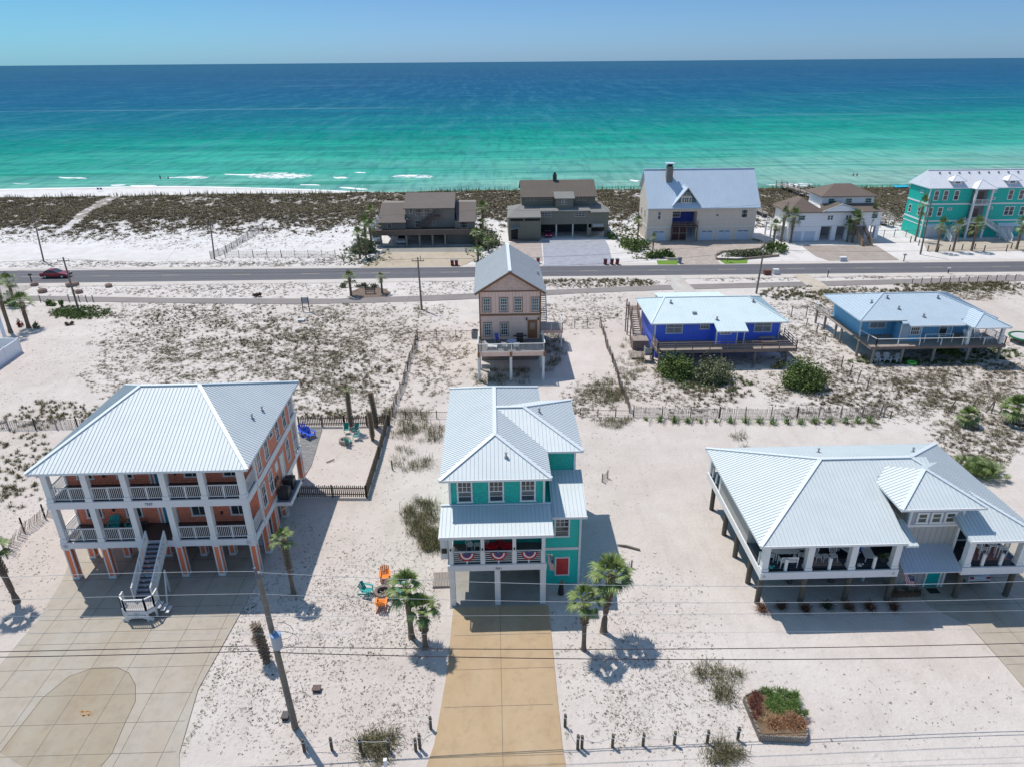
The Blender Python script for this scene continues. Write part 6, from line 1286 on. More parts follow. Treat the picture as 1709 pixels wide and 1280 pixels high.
x, y = at(1242, 731); grass_plant(x, y, .5, 'small lone grass tuft on the sand behind the grey house', G_GR, None, 30)
M('insulator', (.35, .35, .37), .4); M('white_plastic', (.72, .74, .76), .45); M('flag_red', (.42, .03, .04), .8); M('tyre', (.02, .02, .02), .8); M('cream_concrete', (.46, .40, .33), .9, kind='conc')
# ================================================================ FENCES
FW = M('fence_brown', (.15, .115, .09), .85, var=.25); FG = M('fence_grey', (.30, .26, .235), .85, var=.2); SF = M('sand_fence_slat', (.36, .31, .285), .85, var=.2); WR = M('wire_dark', (.10, .095, .09), .6)
def picket(pts, label, h=1.15, gap=.17, group=None):
    P = [Vector((*at(*p), 0)) for p in pts]; r = thing('picket_fence', label, 'fence', (P[0].x, P[0].y, 0), group); s = MB(); rl = MB()
    for a, b in zip(P[:-1], P[1:]):
        L = (b-a).length; n = int(L/gap); 
        for k in range(n): c = a.lerp(b, (k+.5)/n); s.cbox(c.x, c.y, .05, .085, .05 if abs(b.x-a.x) > abs(b.y-a.y) else .085, h-.05+.04*((k*7) % 3))
        for z in (.3, h-.25): rl.beam(a+Vector((0, .06, z)), b+Vector((0, .06, z)), .04, .09)
        m_ = max(1, round(L/2.4))
        for k in range(m_+1): c = a.lerp(b, k/m_); MB().cbox(c.x, c.y+.1, -.1, .13, .13, h+.12).build('fence_post', FW, r)
    s.build('pickets', FW, r); rl.build('rails', FW, r); return r
picket([(499, 712), (575, 711), (650, 709)], 'brown picket fence along the back of the yard with the headless palms')
picket([(497, 829), (612, 830)], 'brown picket fence across the front of the yard by the orange house')
picket([(612, 830), (632, 765), (647, 709)], 'brown picket fence running away along the right side of the yard')
def slat_fence(P, label, h=1.1, mat=None, lean=0, post=2.6, gap=.11, name='sand_fence', group=None, slats=True, rail=False, wob=.05, sw=.038):
    P = [Vector((p[0], p[1], 0)) for p in P]; r = thing(name, label, 'fence', (P[0].x, P[0].y, 0), group); s = MB(); w_ = MB(); rr = random.Random(int(P[0].x*7)); posts = MB()
    G = lambda c: float(zg(np.array([c.x]), np.array([c.y]))[0])
    for a, b in zip(P[:-1], P[1:]):
        L = (b-a).length; d = (b-a).normalized(); nr = Vector((-d.y, d.x, 0)); n = int(L/gap) if slats else 0
        for k in range(n):
            c = a.lerp(b, (k+.5)/n); z = G(c); o = nr*(rr.uniform(-wob, wob)+.12*math.sin(k*.11)); s.beam(c+o+Vector((0, 0, z)), c+o+nr*lean+Vector((rr.uniform(-.04, .04), 0, z+h*rr.uniform(.9, 1.03))), sw, .014, nr)
        for z in ((.2, .55, h-.15) if slats else (h-.03, .15)): w_.tube([a+nr*lean*z+Vector((0, 0, z+G(a))), b+nr*lean*z+Vector((0, 0, z+G(b)))], .03 if rail and z > .5 else .008, 4, False)
        if not slats:   # chain link: fine crossing wires
            k = 0
            while k*.22 < L: c = a+d*k*.22; w_.tube([c+Vector((0, 0, .05)), c+d*.22+Vector((0, 0, h-.05))], .005, 3, False); w_.tube([c+d*.22+Vector((0, 0, .05)), c+Vector((0, 0, h-.05))], .005, 3, False); k += 1
        m_ = max(1, round(L/post))
        for k in range(m_+1): c = a.lerp(b, k/m_); MB().cbox(c.x, c.y, G(c)-.1, .09, .09, h+.28).build('fence_post', FG if slats else FW, r)
    if s.v: s.build('slats', mat or SF, r)
    w_.build('wires' if not rail else 'rail', WR if not rail else FW, r); return r
A = lambda *q: [at(*p) for p in q]
slat_fence(A((-30, 717), (60, 716), (130, 714), (165, 715)), 'leaning sand fence at the left edge behind the orange house')
slat_fence(A((10, 925), (40, 885), (75, 862), (98, 832)), 'broken sand fence on the slope left of the orange house', lean=-.5, wob=.12)
slat_fence(A((1057, 695), (1200, 697), (1330, 697), (1475, 694)), 'long pale sand fence behind the row of green grass plants', h=1.15)
slat_fence(A((651, 698), (755, 697)), 'dark low rail fence between the picket corner and the turquoise house', h=.75, slats=False, rail=True, name='rail_fence', post=1.6)
slat_fence(A((968, 694), (1057, 695)), 'dark low rail fence right of the turquoise house roof', h=.75, slats=False, rail=True, name='rail_fence', post=1.6)
slat_fence(A((655, 694), (680, 620), (697, 562)), 'weathered wire fence running up the left side of the cottage lot', h=1.1, slats=True, gap=.16, wob=.03, sw=.075, name='wire_fence', mat=FW)
slat_fence(A((697, 567), (793, 564)), 'chain link fence from the corner to the left wall of the salmon cottage', h=1.1, slats=False, rail=True, name='chain_fence', post=2.2)
slat_fence(A((938, 548), (1001, 546)), 'chain link fence right of the salmon cottage landing', h=1.2, slats=False, rail=True, name='chain_fence', post=1.6)
slat_fence(A((1003, 548), (1022, 605), (1050, 688)), 'weathered wire fence down the right side of the cottage lot', h=1.0, slats=True, gap=.16, wob=.03, sw=.075, name='wire_fence', mat=FW)
slat_fence(A((352, 432), (378, 422), (405, 405), (440, 385)), 'sand fence climbing toward the dunes from the road pole', h=1.3, lean=.1)
slat_fence(A((376, 430), (470, 430), (560, 430)), 'sand fence parallel to the road on the beach lot', h=1.3, gap=.2)
slat_fence(A((1320, 530), (1345, 530)), 'small chain link gate panel right of the cobalt house', h=1.6, slats=False, rail=True, name='chain_fence')
slat_fence(A((1005, 803), (1014, 797)), 'short scrap of sand fence on the sand right of the turquoise house', h=.7)
slat_fence(A((1040, 948), (1054, 946)), 'short scrap of pale picket lying near the right palm shadows', h=.5)
for k, (px, py) in enumerate([(1086+23.3*i, 706-.1*i) for i in range(17)]):
    x, y = at(px, py); r = thing('zigzag_fence', '%s short diagonal sand fence panel from the left in the zigzag row' % ords[k], 'fence', (x, y, 0), 'zigzag sand fence panels'); s = MB()
    for j in range(9): s.beam((x-.30+j*.07, y-.5+j*.13, -.05), (x-.30+j*.07, y-.5+j*.13, .45), .05, .012, (1, 0, 0))
    s.build('slats', SF, r)
# posts -------------------------------------------------------------
def post_at(px, py, h, label, group, r_=.09, name='post', mat=None, lean=(0, 0), rope=False):
    x, y = at(px, py) if py is not None else px; z = float(zg(np.array([x]), np.array([y]))[0]); o = thing(name, label, 'post', (x, y, z), group)
    b = MB().tube([(x, y, z-.1), (x+lean[0], y+lean[1], z+h)], r_, 9).build('shaft', mat or M('post_timber', (.15, .125, .095), .9, var=.3, kind='bark'), o)
    if rope: MB().tube([(x, y, z+h-.22), (x, y, z+h-.15)], r_+.02, 10).build('rope_band', M('white_rope', (.62, .60, .56), .8), o)
    return (x, y, z+h-.18)
RG1 = 'rope posts along the front street'; lab = ['first rope post right of the transformer pole', 'second rope post right of the transformer pole, standing clear of the grass', 'rope post inside the left of the two dry grass clumps', 'rope post at the right side of the dry grass clumps', 'taller twin post left of the tan driveway', 'shorter twin post left of the tan driveway', 'single rope post beside the left edge of the tan driveway']
L1 = []
for (px, py, h), lb in zip(((508, 1253, .95), (554, 1250, .95), (602, 1252, 1.0), (649, 1252, 1.0), (701, 1248, 1.15), (694, 1252, .95), (719, 1215, .95)), lab): L1.append(post_at(px, py, h, lb, RG1, .085, 'bollard', rope=True))
lab = ['single rope post beside the right edge of the tan driveway', 'left twin post right of the tan driveway', 'right twin post right of the tan driveway', 'first rope post right of the twin posts', 'second rope post right of the twin posts', 'third rope post right of the twin posts', 'fourth rope post right of the twin posts', 'rope post just left of the timber planter']
L2 = []
for (px, py, h), lb in zip(((943, 1211, .95), (964, 1249, 1.1), (971, 1247, .95), (1022, 1245, .95), (1073, 1243, .95), (1125, 1240, .95), (1180, 1238, .95), (1231, 1233, .95)), lab): L2.append(post_at(px, py, h, lb, RG1, .085, 'bollard', rope=True))
def rope(a, b, label, sag=.15, r_=.014, mat=None, name='rope', n=8, z0=False):
    mb = MB(); a, b = Vector(a), Vector(b); P = [a.lerp(b, k/n)-Vector((0, 0, 4*sag*(k/n)*(1-k/n))) for k in range(n+1)]; mb.tube(P, r_, 5, False)
    return tag(mb.build(name, mat or M('white_rope')), label, name.replace('_', ' '))
names = ['the transformer pole end', 'the dry grass clump']
rope(L1[0], L1[1], 'low rope between the first two posts right of the transformer pole', .5); rope(L1[1], L1[2], 'rope sagging from the clear standing post into the dry grass', .45); rope(L1[2], L1[3], 'rope between the two posts in the dry grass clumps', .12); rope(L1[5], L1[6], 'slack rope from the twin posts to the post by the left driveway edge', .7)
rope(L2[0], L2[1], 'slack rope down to the twin posts right of the driveway', .5); rope(L2[1], L2[3], 'rope from the right twin posts to the next post', .4)
for i in range(3, 7): rope(L2[i], L2[i+1], '%s rope span right of the twin posts' % ords[i-3], .35)
for k in range(13): post_at(1522+k*15.6, 474-k*.55, 1.0, '%s thin post from the left edging the cycle path at the right' % ords[k], 'posts along the right cycle path', .06)
for k, px in enumerate((25, 68, 116, 133, 145, 156)): post_at(px, 504, 1.1, '%s dark post from the left below the cycle path on the left' % ords[k], 'posts along the left cycle path', .07)
for k, (px, py, h) in enumerate(((1519, 405, 1.2), (1533, 410, 1.2), (1548, 420, 1.2), (1565, 421, 1.2), (1584, 419, 1.2), (1605, 418, 1.2), (1626, 417, 1.2), (1642, 420, 1.2), (1679, 420, 1.3), (1687, 416, 1.2))): post_at(px, py, h, '%s driveway post from the left in front of the teal house' % ords[k], 'posts in front of the teal house', .1)
for k, (px, py, h, ln) in enumerate(((1404, 613, 1.5, (0, 0)), (1418, 628, 1.5, (.1, 0)), (1431, 638, 1.5, (.15, 0)), (1446, 651, 1.5, (.12, .1)), (1363, 555, 1.2, (0, 0)), (1345, 545, 1.2, (.1, 0)), (1377, 570, 1.1, (0, 0)))): post_at(px, py, h, '%s leaning old post of the broken fence between the two blue houses' % ords[k], 'old fence posts', .06, lean=ln)
for k, (px, py, h, ln, lb) in enumerate(((1583, 687, 1.3, (.5, .1), 'leaning thin post left of the squat palms'), (1620, 684, 1.2, (.35, .1), 'leaning thin post rising behind the small squat palm'), (1645, 688, 1.3, (.75, .2), 'strongly leaning stick with leaf tuft between the squat palms'), (1655, 688, 1.4, (0, 0), 'upright thin post between the squat palms'), (1667, 690, .9, (.25, 0), 'short leaning post left of the bigger squat palm'), (1468, 692, 1.3, (.2, 0), 'corner post at the right end of the long sand fence'), (1486, 697, .9, (0, 0), 'short dark post beyond the right end of the long sand fence'), (655, 783, 1.0, (-.05, 0), 'lone short post on the sand left of the turquoise house'), (702, 436, 1.0, (0, 0), 'thin guy wire marker by the centre road pole'))): post_at(px, py, h, lb, None, .06, lean=ln)

# ================================================================ UTILITY POLES AND WIRES
PB_ = M('pole_wood', (.24, .21, .17), .9, var=.3, vs=3, kind='bark')
def pole(px, py, tx, ty, label, r0=.17, arm=True, H=None):
    x, y = at(px, py); hx, hz = aty(tx, ty, y); o = thing('utility_pole', label, 'utility pole', (x, y, 0), None)
    MB().tube([(x, y, -.2), (x+(hx-x)*.5, y, hz*.5), (hx, y, hz)], [r0, r0*.85, r0*.65], 10).build('shaft', PB_, o)
    if arm:
        MB().beam((hx-.9, y-.12, hz-.5), (hx+.9, y-.12, hz-.5), .1, .12).build('crossarm', PB_, o)
        ins = MB()
        for dx in (-.8, 0, .8): ins.tube([(hx+dx, y-.12, hz-.44), (hx+dx, y-.12, hz-.2)], .05, 6)
        ins.build('insulators', M('insulator', (.35, .35, .37), .4), o)
    return o, (hx, y, hz)
po, ptop = pole(493, 1213, 430, 955, 'big leaning pole with grey transformer in the foreground between two houses', .19, False)
px_, pz_ = aty(461, 1060, ptop[1]); 
tr_ = MB().tube([(px_+.12, ptop[1]-.35, pz_-.45), (px_+.12, ptop[1]-.35, pz_+.35)], .26, 16).build('transformer', M('transformer_grey', (.34, .38, .42), .4), po); MB().tube([(px_+.12, ptop[1]-.35, pz_+.35), (px_+.12, ptop[1]-.35, pz_+.42)], .27, 16).build('lid', M('transformer_blue', (.16, .28, .46), .4), tr_)
MB().tube([(px_+.05, ptop[1]-.3, pz_+.42), (px_+.05, ptop[1]-.3, pz_+.65)], .05, 8).build('bushing', M('insulator'), tr_)
cw = MB()
for s_ in (0, 1): cw.tube([(px_+.3+(.75+.2*s_)*math.sin(t*.52), ptop[1]-.3, pz_-.6*s_+.9+(.6)*math.cos(t*.52)-.3) for t in range(0, 8)], .014, 5, False)
cw.build('looped_cable', WR, po); hx, hy, hz = ptop; MB().tube([(hx, hy-.12, hz-.3), (hx-.05, hy-.12, hz+.4)], .07, 8).build('top_insulator', M('insulator_blue', (.08, .11, .18), .4), po)
t1 = pole(73, 437, 52, 345, 'leaning pole on the white sand beyond the road at the far left', .15, False)[1]; t2 = pole(131, 517, 105, 430, 'leaning pole in the green mound in front of the red car', .16)[1]; t3 = pole(358, 433, 349, 358, 'leaning pole at the corner of the beach sand fence', .15, False)[1]
t4 = pole(704, 517, 697, 430, 'plain pole between cycle path and salmon cottage lot', .16)[1]; t5 = pole(1302, 415, 1316, 338, 'pole at the left corner of the white house', .15, False)[1]; t6 = pole(1262, 490, 1278, 400, 'pole behind the cobalt house roof beside the cycle path', .16)[1]; t7 = pole(1536, 425, 1555, 333, 'pole in front of the left corner of the teal house', .17, False)[1]
WL_ = M('wire_pale', (.50, .50, .50), .5, .3); WD_ = M('cable_black', (.05, .03, .03), .6)
def wire(pts, label, r_, mat, nm='power_line'):
    """wire through three or more known points on the vertical plane of the poles, smooth sag"""
    P = np.array(pts, float); co = np.polyfit(P[:, 0], P[:, 2], 2); xs = np.linspace(P[0, 0], P[-1, 0], 40); ys = np.interp(xs, P[:, 0], P[:, 1])
    mb = MB().tube([(x, y, co[0]*x*x+co[1]*x+co[2]) for x, y in zip(xs, ys)], r_, 5, False); return tag(mb.build(nm, mat), label, 'power line')
def wire_px(pix, y, label, r_, mat):
    P = [(lambda q: (q[0], y, q[1]))(aty(px, py, y)) for px, py in pix]; return wire(P, label, r_, mat)
Y_ = ptop[1]
wire_px([(-250, 978), (30, 962), (430, 953)], Y_, 'topmost pale wire left of the transformer pole', .012, WL_); wire_px([(430, 953), (776, 972), (1020, 977), (1709, 967), (2200, 945)], Y_, 'topmost pale wire right of the transformer pole', .012, WL_)
wire_px([(-250, 1012), (30, 1000), (430, 990)], Y_+.4, 'second pale wire left of the transformer pole', .011, WL_); wire_px([(430, 990), (700, 1000), (1160, 1006), (1709, 997), (2200, 980)], Y_+.4, 'second pale wire right of the transformer pole', .011, WL_)
wire_px([(-250, 1032), (0, 1027), (430, 1018), (730, 1024), (1160, 1032), (1709, 1023), (2200, 1006)], Y_-.3, 'third thin pale wire crossing the whole picture', .008, WL_); wire_px([(-250, 1056), (430, 1046), (1100, 1063), (1709, 1050), (2200, 1035)], Y_-.2, 'lowest thin pale wire above the black cables', .006, WL_)
wire_px([(-250, 1092), (0, 1087), (430, 1077)], Y_, 'upper black cable left of the transformer pole', .022, WD_); wire_px([(430, 1078), (730, 1082), (1130, 1083), (1709, 1072), (2200, 1055)], Y_, 'upper black cable right of the transformer pole', .022, WD_)
wire_px([(-250, 1099), (0, 1096), (430, 1086)], Y_-.1, 'lower black cable left of the transformer pole', .022, WD_); wire_px([(430, 1087), (730, 1095), (1130, 1101), (1709, 1093), (2200, 1078)], Y_-.1, 'lower black cable right of the transformer pole', .024, WD_)
def span(a, b, label, sag=.8, dz=0, n=14): return rope((a[0], a[1], a[2]+dz), (b[0], b[1], b[2]+dz), label, sag, .018, WR, 'power_line', n)
e1 = (t2[0]-55, t2[1]+1.5, t2[2]); e2 = (t6[0]+52, t6[1]+2, t6[2])
for dz, nm in ((-.2, 'upper'), (-1.6, 'lower')):
    span(e1, t2, nm+' thin wire left of the pole in the green mound', dz=dz); span(t2, t4, nm+' thin wire between the green mound pole and the plain centre pole', dz=dz); span(t4, t6, nm+' thin wire between the plain centre pole and the cobalt house pole', dz=dz); span(t6, e2, nm+' thin wire right of the cobalt house pole', dz=dz)
f1 = (t1[0]-55, t1[1], t1[2]); 
span(f1, t1, 'thin wire left of the far left sand pole', dz=-.1); span(t1, t3, 'thin wire between the two poles on the beach side lots', dz=-.1); span(t3, (0, 133, 8.6), 'thin wire from the sand fence pole past the brown house', dz=-.1); span((0, 133, 8.5), t5, 'thin wire across the olive and beige house fronts', dz=-.1); span(t5, t7, 'thin wire between white house pole and teal house pole', dz=-.1); span(t7, (t7[0]+50, t7[1], t7[2]), 'thin wire right of the teal house pole', dz=-.1)
rope((t4[0], t4[1], t4[2]-1), (*at(675, 520), 0), 'guy wire of the plain centre pole', 0, .012, WR, 'guy_wire', 3); rope((*at(270, 438), 2.2), (*at(302, 405), .3), 'slack wire over the white sand beyond the road', .1, .02, WR, 'guy_wire', 4)

# ================================================================ FURNITURE
def adirondack(loc, rz, c, label, cname, s=1.0, group=None):
    mt = M(cname, c, .45, var=.08); o = lthing('adirondack_chair', label, 'chair', loc, group, rz)
    b = MB()   # faces -Y
    for k in range(5):
        x = -.24+k*.12; hgt = .95-abs(k-2)*.06; b.beam((x, .22, .28), (x*1.15, .52, hgt), .10, .022, (0, -1, .4))
    b.beam((-.27, .33, .5), (.27, .33, .5), .03, .07); b.build('backrest', mt, o)
    t = MB()
    for k in range(5): t.beam((-.27, -.32+k*.125, .38-k*.028), (.27, -.32+k*.125, .38-k*.028), .11, .022)
    t.build('seat', mt, o); MB().box(-.42, -.28, -.36, .34, .54, .565).build('armrest', mt, o); MB().box(.28, .42, -.36, .34, .54, .565).build('armrest', mt, o)
    for x in (-.31, .31): MB().cbox(x, -.3, 0, .09, .04, .54).build('leg', mt, o); MB().beam((x, -.3, .28), (x, .62, .04), .03, .12).build('leg', mt, o)
    o.scale = (s, s, s); return o
TEAL = (.0, .30, .29); ORG_ = (.85, .24, .01); BLU = (.005, .08, .60); RED_ = (.45, .015, .03)
def P3(px, py, z=0): x, y = at(px, py, z); return (x, y, z)
adirondack(P3(643, 966), R(8), ORG_, 'orange adirondack chair behind the front fire pit', 'orange_plastic', .98); adirondack(P3(637, 1012), R(180), ORG_, 'orange adirondack chair with its back to the street', 'orange_plastic', .98); adirondack(P3(613, 990), R(70), TEAL, 'teal adirondack chair left of the front fire pit', 'teal_plastic', .98); adirondack(P3(667, 990), R(-80), TEAL, 'teal adirondack chair half hidden by the palm crown', 'teal_plastic', 1.12)
adirondack(P3(508, 725), R(35), BLU, 'far blue adirondack chair on the grey patio behind the orange house', 'blue_plastic', 1.15); adirondack(P3(518, 730), R(50), BLU, 'near blue adirondack chair on the grey patio behind the orange house', 'blue_plastic', 1.15)
adirondack((-27.75, 42.6, 3.28), R(15), TEAL, 'left teal adirondack chair on the orange house porch', 'teal_plastic'); adirondack((-26.45, 42.6, 3.28), R(-5), TEAL, 'right teal adirondack chair on the orange house porch', 'teal_plastic')
adirondack((-.42, 39.0, 3.31), R(180), RED_, 'left red adirondack chair on the turquoise house porch', 'red_plastic', 1.2); adirondack((.62, 39.0, 3.31), R(180), RED_, 'right red adirondack chair on the turquoise house porch', 'red_plastic', 1.2)
def fire_pit(px, py, rad, label, c):
    x, y = at(px, py); o = thing('fire_pit', label, 'fire pit', (x, y, 0)); mb = MB(); n = 16
    for lay in range(2):
        for k in range(n):
            a0 = (k+.5*lay)*2*math.pi/n+.02; a1 = a0+2*math.pi/n-.04; q = [(x+r_*math.cos(a), y+r_*math.sin(a)) for r_, a in ((rad*.66, a0), (rad, a0), (rad, a1), (rad*.66, a1))]; mb.prism(q, lay*.2, lay*.2+.19)
    mb.build('stone_ring', M('pit_stone'+str(int(px)), c, .9, var=.2, vs=6), o); MB().tube([(x, y, .02), (x, y, .08)], rad*.66, 16).build('ash_bed', M('ash', (.07, .065, .06), .95), o)
    lg = MB()
    for k in range(4): a = k*1.3; lg.tube([(x-.3*math.cos(a), y-.3*math.sin(a), .1+.03*k), (x+.3*math.cos(a), y+.3*math.sin(a), .14+.03*k)], .045, 6)
    lg.build('logs', M('log_pale', (.28, .25, .22), .9, kind='bark'), o)
fire_pit(640, 992, .62, 'round block fire pit among the orange and teal chairs', (.24, .185, .155)); fire_pit(576, 738, .58, 'round pale fire pit in the fenced yard', (.36, .31, .27))
def sling_chair(loc, rz, c, cname, label, frame=None, group=None):
    o = lthing('patio_chair', label, 'chair', loc, group, rz); mt = M(cname, c, .6); fm = frame or WHITE()
    MB().beam((0, -.25, .42), (0, .22, .36), .5, .03).build('seat', mt, o); MB().beam((0, .2, .38), (0, .42, .95), .5, .03, (0, -1, .3)).build('backrest', mt, o)
    for x in (-.27, .27): MB().tube([(x, -.27, 0), (x, -.27, .6), (x, .28, .62), (x, .44, .98)], .02, 6).tube([(x, .3, .62), (x, .34, 0)], .02, 6).build('leg', fm, o)
    return o
for (px, py, rz, lb) in ((579, 722, 10, 'teal sling chair nearest the headless palms at the back fire pit'), (593, 722, -30, 'teal sling chair at the back right of the back fire pit'), (594, 733, -70, 'teal sling chair right of the back fire pit'), (582, 742, 160, 'teal sling chair in front of the back fire pit')): sling_chair(P3(px, py), R(rz), (.0, .24, .20), 'teal_sling', lb, group='chairs around the back fire pit')
def lattice_chair(loc, rz, label, group=None, sc=1.0):
    o = lthing('patio_chair', label, 'chair', loc, group, rz); W = WHITE()
    MB().tube([(0, 0, .42), (0, 0, .45)], .24, 14).build('seat', W, o); b = MB(); C_ = Vector((0, .26, .78))
    b.tube([(C_.x+.25*math.cos(t*math.pi/8), .26+.06*math.sin(t*math.pi/8), .76+.32*math.sin(t*math.pi/8)) for t in range(17)], .022, 5, False)
    for k in range(-2, 3): b.tube([(k*.1, .24, .76-.28*math.sqrt(1-(k*.4)**2)), (k*.1, .3, .76+.28*math.sqrt(1-(k*.4)**2))], .014, 4, False); b.tube([(-.25*math.sqrt(1-(k*.4)**2), .27, .76+k*.12), (.25*math.sqrt(1-(k*.4)**2), .27, .76+k*.12)], .014, 4, False)
    b.build('backrest', W, o)
    for x, y in ((-.19, -.17), (.19, -.17), (-.19, .2), (.19, .2)): MB().tube([(x, y, .42), (x*1.15, y*1.15, 0)], .02, 6).build('leg', W, o)
    o.scale = (sc,)*3; return o
lattice_chair((-1.95, 39.2, 3.31), R(165), 'left white lattice chair on the turquoise house porch'); lattice_chair((-.95, 39.3, 3.31), R(200), 'white lattice chair behind the porch column of the turquoise house')
def side_table(loc, label, rz=0, s=.42, c=None, h=.45):
    o = lthing('side_table', label, 'table', loc, None, rz); W = c or WHITE(); t = MB()
    for k in range(4): t.box(-s/2+k*s/4, -s/2+k*s/4+s/4-.02, -s/2, s/2, h-.03, h)
    t.build('tabletop', W, o)
    for x in (-1, 1):
        for y in (-1, 1): MB().cbox(x*s*.42, y*s*.42, 0, .045, .045, h-.03).build('leg', W, o)
    return o
side_table((-1.45, 39.2, 3.31), 'small white slatted table between the white chairs on the turquoise porch'); side_table((-25.65, 42.7, 3.28), 'dark side table beside the teal chairs on the orange porch', c=M('dark_door', (.05, .05, .06), .4))
# grey house porch
def dining(loc, label):
    o = lthing('dining_table', label, 'table', loc, None); W = WHITE(); t = MB()
    pts = [(-.95, -.28), (-.65, -.5), (.65, -.5), (.95, -.28), (.95, .28), (.65, .5), (-.65, .5), (-.95, .28)]; t.prism(pts, .70, .74); t.build('tabletop', M('white_slat_top', (.72, .72, .72), .5, kind='slat'), o)
    for x, y in ((-.6, -.3), (.6, -.3), (-.6, .3), (.6, .3)): MB().cbox(x, y, 0, .07, .07, .7).build('leg', W, o)
def slat_chair(loc, rz, label, wdt=.5, hs=.44, hb=.9, name='dining_chair', cat='chair', group=None):
    o = lthing(name, label, cat, loc, group, rz); W = WHITE(); s = MB()
    for k in range(4): s.box(-wdt/2, wdt/2, -.24+k*.12, -.14+k*.12, hs-.025, hs)
    s.build('seat', W, o); b = MB(); n = int(wdt/.09)
    for k in range(n): b.beam((-wdt/2+wdt*(k+.5)/n, .24, hs+.08), (-wdt/2+wdt*(k+.5)/n, .30, hb-.05), .045, .015, (0, -1, 0))
    b.beam((-wdt/2, .31, hb), (wdt/2, .31, hb), .04, .07).beam((-wdt/2, .24, hs+.08), (wdt/2, .24, hs+.08), .03, .05); b.build('backrest', W, o)
    for x in (-1, 1):
        MB().cbox(x*wdt/2, -.22, 0, .05, .05, hs+.2).build('leg', W, o); MB().beam((x*wdt/2, .26, 0), (x*wdt/2, .31, hb), .05, .05).build('leg', W, o); MB().box(x*wdt/2-.03, x*wdt/2+.03, -.26, .28, hs+.2, hs+.23).build('armrest', W, o)
    return o
dining((19.4, 37.95, 3.0), 'white slatted eight sided dining table on the left of the grey house porch')
slat_chair((19.35, 37.1, 3.0), R(180), 'white slatted bench with its back to the street at the dining table', 1.1, name='garden_bench', cat='bench'); slat_chair((18.3, 37.7, 3.0), R(100), 'white slatted chair at the left end of the dining table'); slat_chair((20.5, 37.7, 3.0), R(-100), 'white slatted chair at the right end of the dining table'); slat_chair((19.4, 38.8, 3.0), 0, 'white slatted bench on the house side of the dining table', 1.1, name='garden_bench', cat='bench')
lattice_chair((21.55, 37.5, 3.0), R(15), 'left white round backed chair on the pink rug', sc=1.05); lattice_chair((22.65, 37.5, 3.0), R(-5), 'right white round backed chair on the pink rug', sc=1.05); side_table((22.1, 37.5, 3.0), 'small white table between the round backed chairs', 0, .4)
def rug(x0, x1, y0, y1, z, label, c, nm): tag(MB().box(x0, x1, y0, y1, z, z+.012).build('rug', M(nm, c, .9, kind='deckx')), label, 'rug')
rug(21.0, 23.1, 36.95, 38.2, 3.0, 'dusty pink rug under the round backed chairs on the grey house porch', (.36, .24, .21), 'rug_pink'); rug(32.2, 34.6, 37.1, 38.6, 3.0, 'reddish striped rug under the bar chairs on the right porch', (.34, .14, .11), 'rug_red'); rug(30.0, 30.75, 37.35, 37.85, .04, 'dark doormat before the turquoise front door', (.03, .035, .03), 'rug_dark')
def lounger(loc, rz, label):
    o = lthing('lounger', label, 'lounger', loc, None, rz); W = WHITE(); s = MB()
    for k in range(9): s.box(-.3, .3, -.9+k*.12, -.8+k*.12, .36, .385)
    s.build('seat', W, o); b = MB()
    for k in range(6): b.beam((-.3, .2+k*.075, .4+k*.09), (.3, .2+k*.075, .4+k*.09), .09, .02, (0, -.75, .65))
    b.build('backrest', W, o); MB().box(-.34, -.3, -.95, .3, .3, .37).box(.3, .34, -.95, .3, .3, .37).build('frame', W, o)
    for x in (-.3, .3):
        for y in (-.85, .2): MB().cbox(x, y, 0, .06, .06, .31).build('leg', W, o)
lounger((23.9, 38.5, 3.0), R(30), 'white lounger partly behind the third porch column of the grey house'); lounger((25.2, 38.1, 3.0), R(-8), 'white lounger beside the fern on the grey house porch')
def potted(loc, label, s=.5, seed=3, pot=True):
    o = thing('potted_fern', label, 'potted plant', loc); V, T = blades(np.array([[loc[0], loc[1], loc[2]+.25, 1.0]]), 90, s, s*1.1, .06, .2, .3); tri_mesh('foliage', V, T, GGN, o, tuple(loc)); MB().tube([(loc[0], loc[1], loc[2]), (loc[0], loc[1], loc[2]+.3)], [.13, .18], 12).build('pot', M('pot_dark', (.08, .07, .06), .6), o)
potted((26.0, 37.3, 3.0), 'bright green fern in a dark pot by the right column of the grey porch', .55)
o = thing('water_drum', 'blue upright plastic drum on the grey house porch', 'drum', (24.75, 38.3, 3.0)); MB().tube([(24.75, 38.3, 3.0), (24.75, 38.3, 3.62)], .17, 14).build('drum_body', M('blue_plastic', (.0, .12, .55), .4), o); MB().tube([(24.75, 38.3, 3.62), (24.75, 38.3, 3.68)], .07, 10).build('drum_cap', M('box_grey', (.1, .11, .11), .5), o)
def critter(x, y, z, c, nm, label, cat, tl=.3):
    o = thing(nm, label, cat, (x, y, z)); b = MB().sphere((x, y, z+.12), .15, 10, 7, 0, .7); b.sphere((x+.2, y-.02, z+.2), .07, 8, 6); b.build('figure_body', M(nm+'_paint', c, .4), o); l = MB()
    for dx in (-.1, .1):
        for dy in (-.07, .07): l.tube([(x+dx, y+dy, z), (x+dx, y+dy, z+.1)], .025, 6)
    l.build('figure_legs', M(nm+'_paint'), o)
critter(18.15, 36.85, 3.0, (.01, .42, .36), 'turtle_figure', 'small turquoise turtle figure in the left corner of the grey porch', 'ornament'); critter(24.15, 36.85, 3.0, (.62, .60, .56), 'lantern_figure', 'small white ornament on the deck edge beside the third column', 'ornament')
